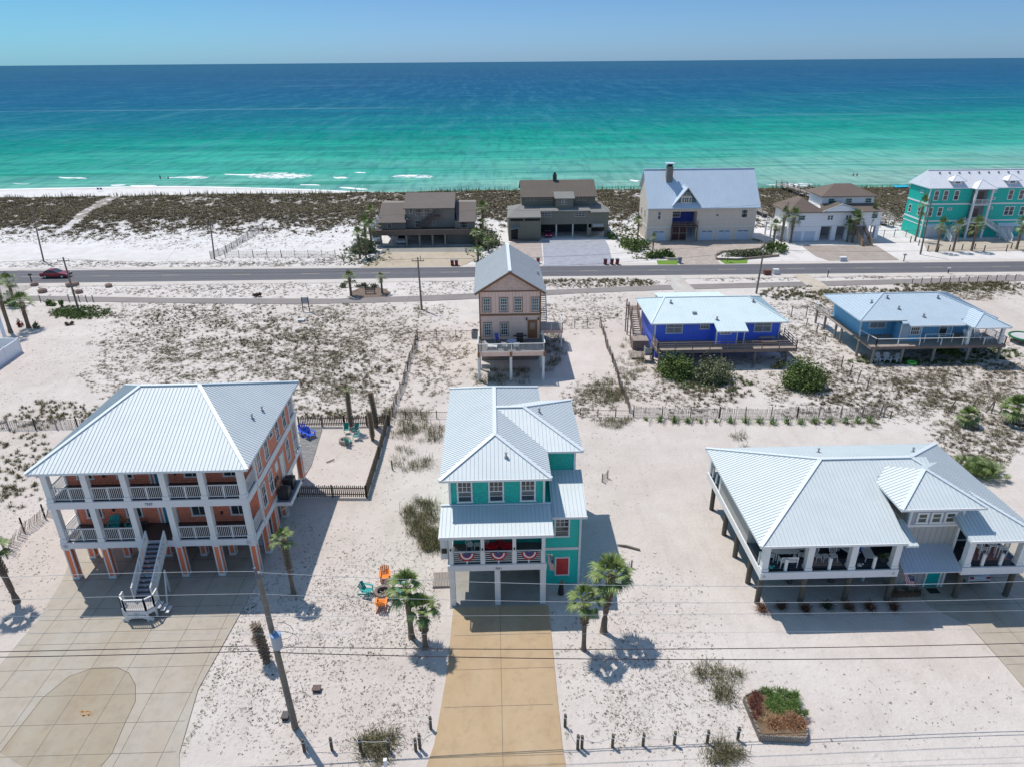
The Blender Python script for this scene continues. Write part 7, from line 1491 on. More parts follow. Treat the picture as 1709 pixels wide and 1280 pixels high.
slat_chair((32.75, 37.55, 3.0), R(100), 'tall white bar chair left of the bar table on the right porch', .5, .72, 1.25, 'bar_chair'); slat_chair((34.15, 37.55, 3.0), R(-100), 'tall white bar chair right of the bar table on the right porch', .5, .72, 1.25, 'bar_chair'); side_table((33.45, 37.65, 3.0), 'tall white bar table between the bar chairs', 0, .6, None, 1.0)
# flags and bunting
def flag(base, tip, drop, label):
    o = thing('flag', label, 'flag', base); MB().tube([base, tip], .018, 6).build('flagpole', M('flagpole_paint', (.62, .6, .56), .4), o)
    a, b = Vector(base), Vector(tip); d = b-a; n = 7; rd = M('flag_red', (.42, .03, .04), .8); wh = M('flag_white', (.68, .66, .66), .8); bl = M('flag_blue', (.035, .04, .13), .8)
    W_, Wr, B_ = MB(), MB(), MB(); dn = Vector(drop)
    for k in range(13):
        p, q = a+d*(.35+.65*k/13), a+d*(.35+.65*(k+1)/13); mb = Wr if k % 2 == 0 else W_
        for j in range(6):
            u0, u1 = j/6, (j+1)/6; wv = lambda u: Vector((.03*math.sin(u*9+k*.5), .05*math.sin(u*7+1), 0))
            m2 = B_ if (j < 2.5 and k > 5) else mb
            m2.poly([p+dn*u0+wv(u0), q+dn*u0+wv(u0), q+dn*u1+wv(u1), p+dn*u1+wv(u1)])
    W_.build('white_stripes', wh, o); Wr.build('red_stripes', rd, o); B_.build('canton', bl, o)
    s = MB()
    for k in range(3):
        for j in range(3): c = a+d*(.35+.65*(7+k*2)/13)+dn*(.07+j*.11); s.cbox(c.x, c.y-.03, c.z, .03, .005, .03)
    s.build('stars', wh, o)
flag((3.0, 37.3, 4.35), (3.5, 36.5, 4.85), (.2, 0, -1.35), 'hanging stars and stripes flag on the right post of the turquoise porch')
flag((27.35, 37.35, 1.9), (28.15, 36.95, 2.05), (.35, -.05, -1.0), 'faded stars and stripes flag hanging over the planter of the grey house')
def bunting(x, z, label):
    o = thing('bunting', label, 'bunting', (x, 37.38, z)); R_ = M('flag_red'); Wh = M('flag_white'); Bl = M('bunting_blue', (.06, .055, .17), .8, var=.4, vs=14)
    for (r0, r1, mt, nm, dy) in ((.42, .54, R_, 'outer_red_band', 0), (.32, .42, Wh, 'white_band', .004), (.25, .32, R_, 'inner_red_band', .008), (0, .25, Bl, 'blue_centre', .012)):
        mb = MB()
        for k in range(14):
            a0, a1 = math.pi+k*math.pi/14, math.pi+(k+1)*math.pi/14; pl = lambda a: .02*math.sin(a*14)
            mb.hexa([(x+r*math.cos(a)*1.0, 37.385-dy+pl(a)*r-t, z+r*math.sin(a)*1.15) for t in (0, .006) for (r, a) in ((r0, a0), (r1, a0), (r1, a1), (r0, a1))])
        mb.build(nm, mt, o)
    return o
for x, lb in ((-2.1, 'left red white and blue bunting on the turquoise porch rail'), (0, 'middle red white and blue bunting on the turquoise porch rail'), (2.05, 'right red white and blue bunting on the turquoise porch rail')): bunting(x, 4.42, lb)
# salmon cottage deck
def grill(loc, label):
    o = thing('barbecue_grill', label, 'barbecue', loc); B_ = M('black_metal', (.02, .02, .02), .5); MB().cbox(loc[0], loc[1], loc[2], .75, .5, .75).build('cabinet', B_, o); MB().tube([(loc[0]-.4, loc[1], loc[2]+.9), (loc[0]+.4, loc[1], loc[2]+.9)], .27, 12).build('hood', B_, o); MB().cbox(loc[0]-.6, loc[1], loc[2]+.8, .4, .45, .04).cbox(loc[0]+.6, loc[1], loc[2]+.8, .4, .45, .04).build('side_shelves', B_, o)
    k = MB()
    for j in range(4): k.tube([(loc[0]-.25+j*.17, loc[1]-.27, loc[2]+.68), (loc[0]-.25+j*.17, loc[1]-.3, loc[2]+.68)], .035, 8)
    k.build('knobs', M('steel', (.5, .5, .5), .3, .6), o)
grill((3.0, 77.4, 3.53), 'black barbecue grill on the salmon cottage deck'); sling_chair((.3, 77.6, 3.53), R(10), (.09, .09, .40), 'violet_sling', 'violet blue chair against the cottage wall on the deck')
def round_table(x, y, z, rad, label, c, cn, h=.72):
    o = thing('round_table', label, 'table', (x, y, z)); MB().tube([(x, y, z+h-.04), (x, y, z+h)], rad, 20).build('tabletop', M(cn, c, .4), o)
    for k in range(4): a = k*1.57+.7; MB().tube([(x+rad*.5*math.cos(a), y+rad*.5*math.sin(a), z+h-.04), (x+rad*.75*math.cos(a), y+rad*.75*math.sin(a), z)], .025, 6).build('leg', WHITE(), o)
round_table(2.0, 76.1, 3.53, .6, 'round pale blue table on the salmon cottage deck', (.35, .42, .60), 'pale_blue_top'); sling_chair((1.2, 75.4, 3.53), R(160), (.62, .62, .62), 'white_sling', 'left white chair behind the cottage deck rail'); sling_chair((2.5, 75.3, 3.53), R(190), (.62, .62, .62), 'white_sling', 'right white chair behind the cottage deck rail'); lounger((-.6, 75.6, 3.53), R(80), 'low lounger at the left end of the cottage deck')
# picnic table on the cobalt deck
o = thing('picnic_table', 'weathered picnic table with benches on the cobalt house deck', 'picnic table', (33.3, 79.0, 2.2)); TB2 = M('table_boards', (.36, .30, .24), .8, kind='deck'); MB().box(32.4, 34.3, 78.85, 79.45, 2.92, 2.97).build('tabletop', TB2, o); MB().box(32.4, 34.3, 78.35, 78.6, 2.6, 2.65).build('bench', TB2, o); MB().box(32.4, 34.3, 79.7, 79.95, 2.6, 2.65).build('bench', TB2, o)
for x in (32.7, 34.0): MB().beam((x, 78.3, 2.2), (x, 79.2, 2.92), .05, .09).beam((x, 80.0, 2.2), (x, 79.1, 2.92), .05, .09).build('leg', TB2, o)
# things under and on the sky blue house
for (x, y, rz, lb) in ((47.2, 77.9, 20, 'left white chair in the shade under the sky blue house'), (48.0, 77.8, -10, 'second white chair in the shade under the sky blue house'), (49.0, 77.7, -60, 'white reclining chair under the sky blue house by the lime ring'), (58.6, 79.6, 30, 'left white chair on the covered deck of the sky blue house'), (59.6, 79.4, -20, 'right white chair on the covered deck of the sky blue house')): adirondack((x, y, 2.2 if x > 55 else 0), R(rz), (.72, .72, .72), lb, 'white_plastic', 1.1)
side_table((46.5, 77.6, 0), 'small white stool at the left pile under the sky blue house', 0, .4); side_table((60.4, 78.4, 2.2), 'white low table on the covered deck of the sky blue house', 0, .7)
def torus(c, R0, r0, n=20, m_=8):
    v = MB(); i = 0
    for a in range(n):
        for b in range(m_):
            A_, B_ = 2*math.pi*a/n, 2*math.pi*b/m_; v.v.append((c[0]+(R0+r0*math.cos(B_))*math.cos(A_), c[1]+(R0+r0*math.cos(B_))*math.sin(A_), c[2]+r0*math.sin(B_)))
    for a in range(n):
        for b in range(m_): v.f.append((a*m_+b, ((a+1) % n)*m_+b, ((a+1) % n)*m_+(b+1) % m_, a*m_+(b+1) % m_))
    return v
tag(torus((50.75, 77.1, .14), .45, .13).build('swim_ring', M('lime_plastic', (.14, .60, .08), .4)), 'lime green swim ring on the sand under the sky blue house', 'swim ring')
o = thing('trampoline', 'green edged trampoline cut by the right picture edge', 'trampoline', (69.0, 83.4, 0)); torus((69.0, 83.4, .75), 1.7, .14, 24).build('pad_ring', M('green_pad', (.01, .16, .06), .5), o); MB().tube([(69.0, 83.4, .72), (69.0, 83.4, .74)], 1.6, 24).build('mat', M('pale_mat', (.50, .50, .50), .8), o)
for k in range(6): a = k*1.047; MB().tube([(69+1.65*math.cos(a), 83.4+1.65*math.sin(a), 0), (69+1.65*math.cos(a), 83.4+1.65*math.sin(a), .72)], .04, 6).build('leg', M('black_metal'), o)

# ================================================================ CARS
def car(x, y, rz, c, nm, label, suv=False, scale=1.0, conv=False, z=.045, name='parked_car'):
    o = lthing(name, label, 'car', (x, y, z), None, rz); L = 2.3; H0 = .34; belt = .92 if not suv else 1.05; Hh = 1.43 if not suv else 1.75
    paint = M(nm, c, .25, .1, .03, .5, spec=.7)
    prof = [(-L, .42), (-L+.02, .82), (-L+.1, belt-.02), (-1.5, belt+.03), (.95, belt), (1.75, belt-.12), (L-.08, .70), (L, .50), (L-.05, H0), (-L+.08, H0)]
    mb = MB()
    for sgn in (1,):
        secs = []
        for wy, sc_ in ((-.88, .93), (-.84, 1.0), (.84, 1.0), (.88, .93)): secs.append([(px_*(1 if abs(wy) < .86 else .985), wy, H0+(pz-H0)*sc_) for px_, pz in prof])
        n = len(prof); i = len(mb.v)
        for s in secs: mb.v += s
        for k in range(3):
            for j in range(n): mb.f.append((i+k*n+j, i+k*n+(j+1) % n, i+(k+1)*n+(j+1) % n, i+(k+1)*n+j))
        mb.f.append(tuple(i+j for j in reversed(range(n)))); mb.f.append(tuple(i+3*n+j for j in range(n)))
    body = mb.build('body', paint, o)
    if not conv:
        rb = -1.95 if suv else -1.75; rf = .55; t0, t1 = (-1.75 if suv else -1.05), (-.15 if not suv else -.1)
        g = MB().hexa([(rb, -.76, belt-.03), (rf+.45, -.76, belt-.05), (rf+.45, .76, belt-.05), (rb, .76, belt-.03), (t0, -.6, Hh-.05), (t1, -.6, Hh-.03), (t1, .6, Hh-.03), (t0, .6, Hh-.05)]); g.build('windows', M('car_glass', (.02, .035, .05), .05, 0, .3, 1, spec=.9), o)
        MB().hexa([(t0-.06, -.62, Hh-.06), (t1+.08, -.62, Hh-.05), (t1+.08, .62, Hh-.05), (t0-.06, .62, Hh-.06), (t0+.1, -.52, Hh+.01), (t1-.05, -.52, Hh+.01), (t1-.05, .52, Hh+.01), (t0+.1, .52, Hh+.01)]).build('roof_panel', paint, o)
        p = MB()
        for s in (-1, 1):
            for (a, b_) in (((rb, belt), (t0, Hh-.03)), ((rf+.45, belt-.05), (t1, Hh-.03)), ((-.55, belt), (-.55, Hh-.03))): p.beam((a[0], s*.775, a[1]), (b_[0], s*.615, b_[1]), .06, .05)
        p.build('pillars', paint, o)
    else:
        MB().hexa([(.2, -.7, belt), (.5, -.7, belt), (.5, .7, belt), (.2, .7, belt), (-.02, -.6, belt+.38), (.03, -.6, belt+.38), (.03, .6, belt+.38), (-.02, .6, belt+.38)]).build('windscreen', M('car_glass', (.02, .035, .05), .05), o); MB().box(-1.2, .2, -.62, .62, belt-.02, belt+.04).box(-1.1, -.9, -.6, -.1, belt, belt+.28).box(-1.1, -.9, .1, .6, belt, belt+.28).build('seats', M('car_seat', (.5, .3, .35), .6), o)
    for wx in (-1.42, 1.42):
        for s in (-1, 1):
            w_ = MB().tube([(wx, s*.70, .33), (wx, s*.90, .33)], .33, 18).build('wheel', M('tyre', (.02, .02, .02), .8), o); MB().tube([(wx, s*.895, .33), (wx, s*.915, .33)], .20, 14).build('rim', M('rim_silver', (.55, .55, .57), .3, .5), w_)
    for s in (-1, 1): MB().cbox(L-.1, s*.62, .62, .12, .36, .13).build('headlight', M('headlight_glass', (.7, .72, .74), .15), o); MB().cbox(-L+.03, s*.66, .72, .08, .3, .16).build('tail_light', M('tail_red', (.40, .01, .01), .3), o)
    MB().box(-L-.03, -L+.1, -.8, .8, .4, .52).box(L-.1, L+.03, -.8, .8, .36, .48).build('bumper', M('bumper_dark', (.05, .05, .055), .5), o); MB().box(-L-.02, -L-.005, -.25, .25, .58, .70).build('number_plate', M('plate_white', (.6, .6, .62), .5), o)
    o.scale = (scale,)*3; return o
x, y = at(95, 463.5); car(x, y, R(-.5), (.26, .01, .03), 'red_paint', 'dark red sedan driving on the road at the left', name='red_car', scale=1.02)
car(-18.5, 143.2, R(-90), (.66, .64, .66), 'white_paint_car', 'white suv parked under the brown house between its posts', True, name='parked_suv'); car(-23.9, 144.2, R(-80), (.55, .55, .55), 'silver_paint_car', 'pale suv at the left end of the brown house parking bay', True, name='parked_suv')
car(11.7, 147.0, R(-90), (.55, .02, .12), 'crimson_paint_car', 'crimson convertible in the left garage bay of the olive house', conv=True, name='convertible_car', scale=.8)
car(33.75, 40.0, R(90), (.66, .68, .72), 'white_paint_car2', 'white sedan backed under the right porch of the grey house', scale=.9)
x, y = at(539, 1290, 1.2); car(x-.6, y-.55, R(0), (.02, .018, .025), 'black_paint_car', 'black car whose roof just shows at the bottom picture edge', scale=1.0)

# ================================================================ SMALL STREET THINGS
def bin_(px, py, label, c=(.20, .01, .025), nm='bin_red', group='wheeled bins by the road', rz=0):
    x, y = at(px, py); o = lthing('wheelie_bin', label, 'bin', (x, y, 0), group, rz); MB().hexa([(-.24, -.26, .05), (.24, -.26, .05), (.24, .26, .05), (-.24, .26, .05), (-.3, -.34, 1.0), (.3, -.34, 1.0), (.3, .34, 1.0), (-.3, .34, 1.0)]).build('tub', M(nm, c, .45), o); MB().box(-.33, .33, -.38, .38, 1.0, 1.08).build('lid', M('bin_lid', (.16, .17, .19), .5), o)
    for s in (-.28, .28): MB().tube([(s-.03, .28, .12), (s+.03, .28, .12)], .12, 10).build('wheel', M('tyre'), o)
for px, py, lb in ((755, 444, 'left dark red bin at the brown house driveway mouth'), (762, 444, 'right dark red bin at the brown house driveway mouth'), (1010, 442, 'left bin of the trio by the olive house driveway'), (1021, 442, 'middle bin of the trio by the olive house driveway'), (1030, 442, 'right bin of the trio by the olive house driveway')): bin_(px, py, lb)
bin_(1134, 440, 'blue grey bin at the corner of the beige house driveway', (.20, .24, .32), 'bin_blue'); bin_(898, 440, 'dark red bin half hidden behind the cottage roof')
def crate(px, py, w_, d_, h_, c, nm, label, name='storage_box', cat='box', lid=None, z=0):
    x, y = at(px, py); o = thing(name, label, cat, (x, y, z)); MB().box(x-w_/2, x+w_/2, y-d_/2, y+d_/2, z, z+h_).build('box_body', M(nm, c, .7, kind='panel'), o); MB().box(x-w_/2-.04, x+w_/2+.04, y-d_/2-.04, y+d_/2+.04, z+h_, z+h_+.06).build('box_lid', M(nm+'_lid', lid or c, .6), o)
crate(1280, 459, 1.1, .7, .75, (.15, .055, .035), 'brown_box', 'rust brown utility box beside the road behind the cobalt house'); crate(1294, 458, .9, .7, .85, (.62, .62, .64), 'white_box', 'white utility box beside the rust brown one by the road'); crate(1406, 436, 1.2, .8, .7, (.55, .56, .60), 'pale_box', 'pale box at the mouth of the white house driveway', lid=(.7, .7, .72))
crate(529, 1151, .42, .34, .16, (.07, .035, .035), 'meter_brown', 'small dark brown meter box lying in the sand', 'meter_box', 'meter box', (.10, .06, .055)); crate(477, 1197, .32, .42, .2, (.035, .035, .035), 'meter_black', 'small black box beside the base of the transformer pole', 'meter_box', 'meter box', (.06, .055, .055)); crate(503, 536, .9, .6, .2, (.60, .63, .64), 'slab_white', 'low white slab near the sign in the sandy lot', 'white_slab', 'slab')
crate(1164, 628, .8, .5, .06, (.4, .42, .55), 'pale_slab', 'pale flat board on the sand below the shrubs', 'flat_board', 'board'); crate(168, 743, .1, .1, .1, (.3, .3, .3), 'stub', 'small stub behind the left sand fence', 'stub', 'stub')
def mailbox(px, py, label, c=(.02, .02, .022), nm='mail_black', h=1.15, z=0):
    x, y = at(px, py); o = thing('mailbox', label, 'mailbox', (x, y, 0)); MB().cbox(x, y, 0, .12, .12, h).build('mailbox_post', M(nm+'_post', (.05, .045, .04), .8), o); b = MB().box(x-.25, x+.25, y-.12, y+.12, h, h+.18); b.tube([(x-.25, y, h+.18), (x+.25, y, h+.18)], .12, 10); b.build('mailbox_body', M(nm, c, .5), o)
mailbox(53, 471, 'black mailbox on a post beside the road at the left'); mailbox(1381, 463, 'grey mailbox on a thin post near the road behind the sky blue house', (.4, .4, .42), 'mail_grey'); mailbox(1508, 437, 'small pale mailbox post by the road in front of the teal house lot', (.5, .5, .52), 'mail_pale'); mailbox(1582, 457, 'white mailbox by the scrub on the near side of the road', (.7, .7, .7), 'mail_white', .8)
o = thing('marker_post', 'square white marker post at the bottom edge beside the dry grass', 'post', (*at(646, 1296), 0)); x, y = at(646, 1296); MB().cbox(x, y, 0, .16, .16, 1.3).build('marker_shaft', M('white_plastic', (.74, .76, .78), .4), o); MB().cbox(x, y, 1.3, .18, .18, .04).build('marker_cap', M('white_plastic'), o)
def rock(px, py, s, label):
    x, y = at(px, py); mb = MB().sphere((x, y, s*.35), s, 9, 6, .3, .62); o = mb.build('boulder', M('boulder_brown', (.27, .19, .155), .9, var=.35, vs=3), None, True); tag(o, label, 'boulder', 'boulders beside the road')
for px, py, s, lb in ((58, 477, .65, 'boulder at the foot of the black mailbox'), (72, 488, .72, 'boulder below the mailbox, nearest the cycle path on the left'), (117, 478, .7, 'boulder just left of the pole below the red car'), (125, 477, .7, 'boulder just right of the pole below the red car'), (132, 489, .62, 'boulder right of the pole, nearest the cycle path'), (182, 479, .6, 'lone boulder farthest right along the verge')): rock(px, py, s, lb)
x, y = at(506, 520); x2, y2 = at(516.5, 520); o = thing('notice_board', 'grey notice board on two dark posts below the cycle path', 'sign', ((x+x2)/2, y, 0))
for xx in (x, x2): MB().cbox(xx, y, -.1, .12, .12, 2.3).build('sign_post', M('post_timber'), o)
MB().box(x+.08, x2-.08, y-.04, y+.04, 1.25, 2.15).build('sign_panel', M('sign_grey', (.36, .38, .42), .6), o)
gpoly('mulch_bed', [(588, 495), (585, 488), (600, 481), (625, 479), (645, 483), (652, 490), (640, 499), (600, 500)], .02, M('mulch', (.17, .125, .10), .95, var=.3, vs=4))
x, y = at(618, 491); o = thing('park_bench', 'dark bench on the mulch bed between two small palms', 'bench', (x, y, 0)); BK = M('bench_dark', (.04, .042, .045), .6)
b = MB()
for k in range(3): b.box(x-.85, x+.85, y-.25+k*.16, y-.12+k*.16, .43, .46)
b.build('seat', BK, o); b = MB()
for k in range(3): b.beam((x-.85, y+.28+.02*k, .6+k*.14), (x+.85, y+.28+.02*k, .6+k*.14), .03, .1)
b.build('backrest', BK, o)
for xx in (x-.7, x+.7): MB().cbox(xx, y-.2, 0, .06, .06, .43).build('leg', BK, o); MB().cbox(xx, y+.25, 0, .06, .06, .9).build('leg', BK, o)
tag(MB().tube([(*at(1030, 910), .08), (*at(1045, 912), .1), (*at(1068, 918), .08)], [.05, .09, .07], 8).build('driftwood_log', M('driftwood', (.23, .19, .155), .9, kind='bark'), None, True), 'grey driftwood log on the sand right of the turquoise house', 'driftwood')
tag(MB().tube([(*at(545, 772), .05), (*at(558, 767), .07)], .05, 6).build('driftwood_stick', M('driftwood'), None, True), 'stick lying on the sand in the fenced yard', 'driftwood'); tag(MB().tube([(*at(503, 1143), .03), (*at(505, 1150), .04), (*at(508, 1159), .03)], .018, 5).build('twig', M('driftwood')), 'thin curved twig on the sand left of the brown meter box', 'twig')
x, y = at(936, 990); o = thing('pelican_ornament', 'dark weathered carved ornament by the turquoise house wall', 'ornament', (x, y, 0)); MB().tube([(x, y, 0), (x, y, .5), (x+.02, y, .9)], [.22, .18, .12], 9).build('carved_base', M('carved_dark', (.03, .028, .025), .8), o); MB().tube([(x, y, .9), (x+.05, y-.03, 1.1), (x+.14, y-.05, 1.25)], [.1, .09, .04], 8).build('carved_head', M('carved_tan', (.22, .11, .05), .7), o)
x, y = at(741, 968); o = thing('ground_boards', 'small weathered board panel lying left of the turquoise house porch', 'board panel', (x, y, 0)); b = MB()
for k in range(7): b.box(x-.75+k*.21, x-.56+k*.21, y-.75, y+.75, .1, .14)
b.build('boards', FG, o); MB().box(x-.75, x+.7, y-.76, y-.7, 0, .1).box(x-.75, x+.7, y+.66, y+.72, 0, .1).build('bearers', FG, o)
# planters
def planter(pix, h, label, soilz, name='planter'):
    P = [at(px, py, h) for px, py in pix]; cx = sum(p[0] for p in P)/len(P); cy = sum(p[1] for p in P)/len(P); o = thing(name, label, 'planter', (cx, cy, 0)); b = MB(); n = len(P)
    for k in range(n):
        a, c = Vector((*P[k], 0)), Vector((*P[(k+1) % n], 0)); L = (c-a).length; m_ = max(1, int(L/.11))
        for j in range(m_): q = a.lerp(c, (j+.5)/m_); b.cbox(q.x, q.y, -.05, .095, .07, h+.05+.03*((j*5) % 3))
    b.build('palisade', M('palisade_grey', (.27, .235, .20), .9, var=.3), o); a_ = sum(P[i][0]*P[(i+1) % n][1]-P[(i+1) % n][0]*P[i][1] for i in range(n)); Q = P if a_ > 0 else P[::-1]; MB().prism(Q, 0, soilz).build('soil', M('rusty_mulch', (.19, .125, .075), .95, var=.4, vs=5), o); return o, P
po_, PP = planter([(1270, 1227), (1242, 1162), (1252, 1155), (1270, 1152), (1290, 1154), (1310, 1163), (1330, 1180), (1343, 1200), (1348, 1222), (1345, 1230)], .38, 'timber edged raised planter with rust and green grasses on the sand', .33)
def pgr(pix, n, s, mat, lb, tall=.5):
    C = px_pts([(px, py, rx, ry, n)for px, py, rx, ry in pix], 2, -1, 3)
    C[:, 2] = .3; C[:, 3] *= s; V, T = blades(C, 46, .5, tall, .022, .4, .15); tag(tri_mesh('planter_grass', V, T, mat), lb, 'grass', kind='stuff')
pgr([(1310, 1213, 28, 7)], 60, .95, M('rust_grass', (.30, .16, .085), .85, kind='dry'), 'rust and straw grasses along the front of the raised planter'); pgr([(1290, 1198, 30, 16)], 46, .6, M('straw_grass', (.34, .24, .13), .85, kind='dry'), 'straw coloured grasses in the middle of the raised planter'); pgr([(1260, 1183, 9, 22)], 40, .7, M('maroon_grass', (.14, .05, .035), .85, kind='dry'), 'maroon low grasses along the left side of the raised planter'); pgr([(1305, 1176, 26, 17)], 60, 1.0, M('lily_green'), 'bright green leaves in the middle of the raised planter'); pgr([(1276, 1160, 10, 4), (1338, 1196, 6, 6)], 14, .6, G_GR, 'low green plants at the edges of the raised planter')
planter([(1486, 998), (1486, 984), (1538, 983), (1538, 996)], .3, 'low timber planter of dark plants beside the turquoise front door', .25); 
for k, (px, py) in enumerate(((1495, 986), (1512, 984), (1530, 986))): x, y = at(px, py, .3); grass_plant(x, y, 1.5, '%s dark plant from the left in the entry planter' % ords[k], GD, 'dark plants in the entry planter', 60)
# patio, drives, landscaping by the beach houses
gpoly('paver_patio', [(497, 800), (500, 735), (497, 712), (538, 716), (520, 775), (505, 800)], .03, M('grey_paver', (.27, .265, .26), .9, kind='paver'))
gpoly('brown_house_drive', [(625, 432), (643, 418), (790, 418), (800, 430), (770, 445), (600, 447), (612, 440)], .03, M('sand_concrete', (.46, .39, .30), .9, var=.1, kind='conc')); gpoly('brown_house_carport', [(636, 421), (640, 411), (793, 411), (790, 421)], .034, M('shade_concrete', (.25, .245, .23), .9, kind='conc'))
gpoly('gravel_drive', [(905, 402), (1010, 400), (1016, 412), (1022, 436), (1024, 443), (905, 446), (908, 440)], .03, M('blue_gravel', (.33, .34, .39), .95, var=.25, vs=5)); gpoly('mulch_area', [(850, 405), (903, 404), (906, 436), (860, 441)], .02, M('pink_mulch', (.40, .34, .31), .95, var=.25, vs=4))
gpoly('paver_drive', [(1077, 407), (1096, 427), (1130, 434), (1135, 443), (1204, 442), (1194, 432), (1199, 423), (1215, 421), (1262, 418), (1276, 410), (1268, 402), (1256, 399), (1085, 402)], .03, M('cream_paver', (.50, .43, .38), .9, var=.12, kind='paver'))
kr = MB(); kp = [P3(px, py, .0) for px, py in ((1077, 405), (1083, 415), (1098, 428), (1115, 434), (1133, 434))]
for a, b in zip(kp[:-1], kp[1:]): kr.beam(Vector(a)+Vector((0, 0, .15)), Vector(b)+Vector((0, 0, .15)), .25, .4)
tag(kr.build('garden_kerb', CONL), 'pale curved kerb left of the beige house driveway', 'kerb'); kr = MB(); kp = [P3(px, py) for px, py in ((1256, 401), (1270, 404), (1275, 410), (1268, 417), (1240, 420), (1205, 422), (1194, 428), (1196, 434), (1230, 435), (1262, 432), (1300, 428))]
for a, b in zip(kp[:-1], kp[1:]): kr.beam(Vector(a)+Vector((0, 0, .15)), Vector(b)+Vector((0, 0, .15)), .25, .4)
tag(kr.build('garden_kerb', M('brown_kerb', (.25, .20, .16), .9)), 'brown kerb curving round the driveway island of the beige house', 'kerb')
LW = M('lawn_green', (.13, .24, .025), .95, var=.12, vs=3); gpoly('lawn', [(1096, 435), (1131, 435), (1131, 442), (1098, 442)], .04, LW); gpoly('lawn', [(1202, 435), (1248, 432), (1247, 440), (1210, 441)], .04, LW); gpoly('lawn', [(1266, 366), (1290, 365), (1290, 378), (1270, 376)], .04, LW)
gpoly('white_house_drive', [(1337, 410), (1362, 428), (1385, 436), (1500, 434), (1462, 410)], .03, M('brown_aggregate', (.36, .31, .275), .95, var=.15, kind='conc')); gpoly('teal_house_drive', [(1540, 402), (1548, 420), (1800, 418), (1800, 398)], .03, M('cream_concrete', (.46, .40, .33), .9, kind='conc'))
gpoly('crossing_path', [(1126, 488), (1118, 474), (1109, 462), (1135, 461), (1150, 475), (1166, 490)], .032, CONL); gpoly('sky_house_drive', [(1410, 540), (1395, 520), (1343, 474), (1322, 459), (1345, 457), (1372, 472), (1440, 520), (1500, 560), (1470, 590)], .032, M('sandy_concrete', (.52, .455, .38), .9, kind='conc')); gpoly('sandy_verge', [(0, 476), (60, 476), (30, 490), (0, 493)], .015, M('verge_sand', (.42, .38, .35), .95))
# boardwalks over the dunes
def boardwalk(pts, label, w_=1.6, h=1.3):
    P = [Vector(p) for p in pts]; o = thing('boardwalk', label, 'boardwalk', tuple(P[0])); d = MB(); rl = MB(); ps = MB()
    for a, b in zip(P[:-1], P[1:]):
        n = max(1, int((b-a).length/.45)); dr = (b-a).normalized(); sd = Vector((dr.y, -dr.x, 0)).normalized()*w_/2
        d.beam(a, b, w_, .08)
        for s in (-1, 1):
            rl.beam(a+sd*s+Vector((0, 0, 1.0)), b+sd*s+Vector((0, 0, 1.0)), .12, .06); rl.beam(a+sd*s+Vector((0, 0, .5)), b+sd*s+Vector((0, 0, .5)), .05, .1); m_ = max(1, int((b-a).length/2.2))
            for k in range(m_+1): c = a.lerp(b, k/m_)+sd*s; ps.box(c.x-.07, c.x+.07, c.y-.07, c.y+.07, c.z-h-.8, c.z+1.0)
    d.build('walkway', M('grey_boards', (.34, .29, .25), .85, kind='deck'), o); rl.build('handrail', M('grey_boards'), o); ps.build('supports', FG, o)
boardwalk([(87.0, 151, 1.6), (84, 160, 1.8), (82.5, 172, 2.4), (79, 184, 2.9), (77, 191, 3.0)], 'long railed boardwalk running over the dunes behind the white house')
boardwalk([(62.5, 160, 1.6), (60.0, 172, 2.2), (57.5, 184, 2.6), (56, 190, 2.6)], 'shorter tan boardwalk left of the white house roof')
slat_fence([(78.6, 142), (83, 142), (87.8, 141.8)], 'three rail timber fence between the white and teal houses', h=1.4, slats=False, rail=True, name='rail_fence', post=2.2)
# beach and sea people
def person(x, y, z, c_sw, label, pose='stand', skin=(.36, .20, .13)):
    o = lthing('person', label, 'person', (x, y, z)); verts = [(0, 0, .92), (0, 0, 1.15), (0, 0, 1.40), (0, 0, 1.52), (0, -.01, 1.62), (0, 0, 1.74), (-.19, 0, 1.40), (-.27, .02, 1.13), (-.26, -.08, .88), (.19, 0, 1.40), (.33, -.05, 1.2), (.30, -.25, 1.1), (-.10, 0, .88), (-.12, -.03, .48), (-.13, 0, .06), (-.13, -.14, .03), (.10, 0, .88), (.13, -.06, .48), (.15, .04, .06), (.15, -.1, .03)]
    ed = [(0, 1), (1, 2), (2, 3), (3, 4), (4, 5), (2, 6), (6, 7), (7, 8), (2, 9), (9, 10), (10, 11), (0, 12), (12, 13), (13, 14), (14, 15), (0, 16), (16, 17), (17, 18), (18, 19)]
    rad = [.15, .14, .15, .055, .10, .085, .06, .045, .035, .06, .045, .035, .10, .065, .045, .03, .10, .065, .045, .03]
    if pose == 'float': verts = [(a, b_, c-.85) for a, b_, c in verts]
    me = bpy.data.meshes.new('body'); me.from_pydata(verts, ed, []); b = bpy.data.objects.new('body', me); COL.objects.link(b); b.parent = o; me.materials.append(M('skin', skin, .6))
    sk = b.modifiers.new('skin', 'SKIN'); 
    for k, v in enumerate(me.skin_vertices[0].data): v.radius = (rad[k], rad[k])
    me.skin_vertices[0].data[0].use_root = True; sb = b.modifiers.new('sub', 'SUBSURF'); sb.levels = 1; sb.render_levels = 2
    dz = -.85 if pose == 'float' else 0; MB().tube([(0, 0, .78+dz), (0, 0, .98+dz)], [.20, .18], 10).build('swimwear', M('swim'+str(int(abs(x))), c_sw, .7), o); MB().sphere((0, .02, 1.72+dz), .11, 10, 7, 0, .9).build('hair', M('hair_dark', (.03, .02, .015), .8), o); return o
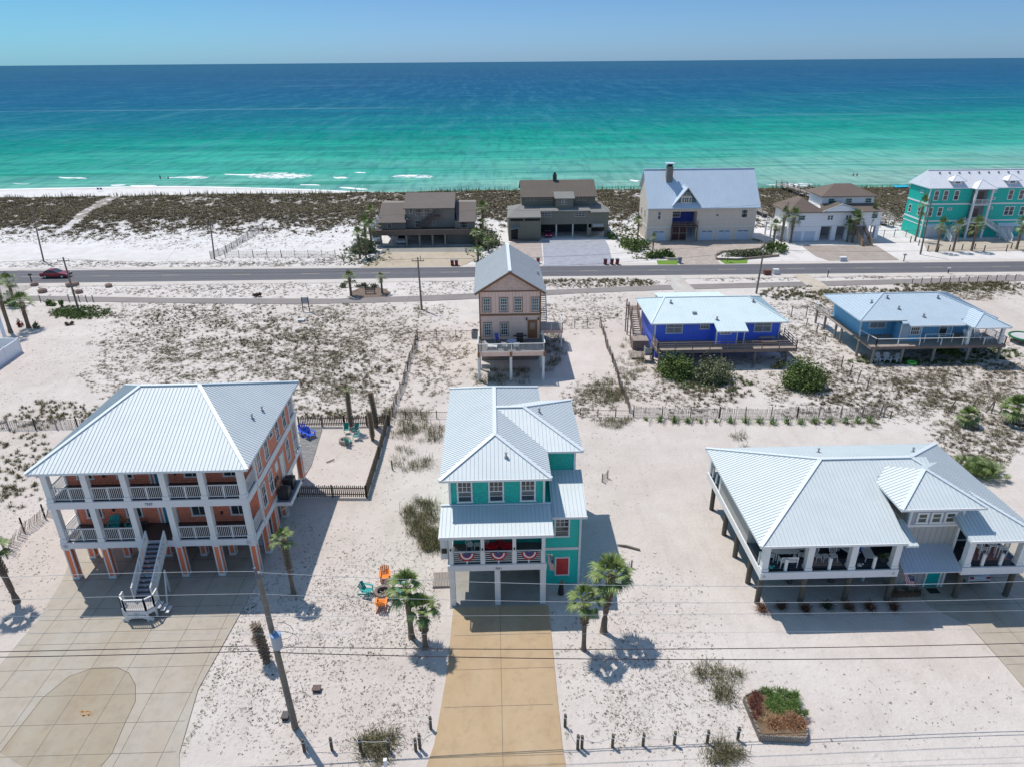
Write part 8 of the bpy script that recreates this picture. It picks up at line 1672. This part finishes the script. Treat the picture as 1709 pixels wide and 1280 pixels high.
for (px, py, c, lb, po2) in ((268, 300, (.02, .02, .02), 'person in dark swimwear standing knee deep in the shallows on the left', 'stand'), (281, 299, (.30, .03, .03), 'person half under water beside a breaking wave on the left', 'float'), (1424, 294, (.02, .03, .05), 'left of two swimmers off the white house', 'float'), (1430, 294, (.03, .03, .03), 'right of two swimmers off the white house', 'float')):
    x, y = at(px, py, SEA_Z); person(x, y, SEA_Z-.35 if po2 == 'stand' else SEA_Z-.1, c, lb, po2)
def beach_chair(px, py, z, c, nm, label):
    x, y = at(px, py, z); sling_chair((x, y, z), R(180), c, nm, label, M('black_metal'))
beach_chair(165, 319, -.3, (.03, .04, .25), 'navy_sling', 'left navy beach chair on the sand by the water'); beach_chair(170, 319, -.3, (.03, .04, .25), 'navy_sling', 'right navy beach chair on the sand by the water'); beach_chair(1508, 322, .3, (.03, .03, .04), 'black_sling', 'dark beach chair under the cyan canopy')
x, y = at(1503, 312, 2.2); o = thing('beach_canopy', 'cyan beach canopy sheet left of the teal house', 'canopy', (x, y, 0)); MB().slab([(x-1.9, y-1.2, 2.2), (x+1.9, y-1.2, 2.3), (x+1.9, y+1.0, 2.45), (x-1.9, y+1.0, 2.35)], .04).build('canopy_cloth', M('cyan_cloth', (.0, .38, .55), .6), o)
for dx, dy in ((-1.8, -1.1), (1.8, -1.1), (-1.8, .9), (1.8, .9)): MB().tube([(x+dx, y+dy, -1), (x+dx, y+dy, 2.25)], .03, 5).build('canopy_pole', WHITE(), o)
# neighbour's white wall at the left edge, with the corner post of its terrace
W = M('white_wall_paint', (.72, .76, .82), .6, var=.04); pA = at(36, 587); pB = at(-40, 640); o = thing('garden_wall', 'white panel wall cut by the left picture edge', 'wall', (*pA, 0)); b = MB(); a, c = Vector((*pA, 0)), Vector((*pB, 0)); b.beam(a+Vector((0, 0, .85)), c+Vector((0, 0, .85)), .12, 1.9)
b.beam(a+Vector((.0, .1, .85)), Vector((a.x-9, a.y+.8, .85)), .12, 1.9); b.build('wall_panels', W, o)
for k in range(4): q = a.lerp(c, k/3); MB().cbox(q.x, q.y, 0, .2, .2, 1.9).build('wall_post', WHITE(), o)
x, y = at(12, 575, .0); o = thing('terrace_post', 'white terrace post and beam rising at the left picture edge behind the wall', 'post', (x, y, 0)); MB().cbox(x, y, 0, .32, .32, 6.2).build('terrace_shaft', W, o); MB().beam((x, y, 4.0), (x-6, y, 4.0), .2, .5).beam((x, y, 6.2), (x-6, y, 6.2), .25, .4).build('terrace_beam', W, o)
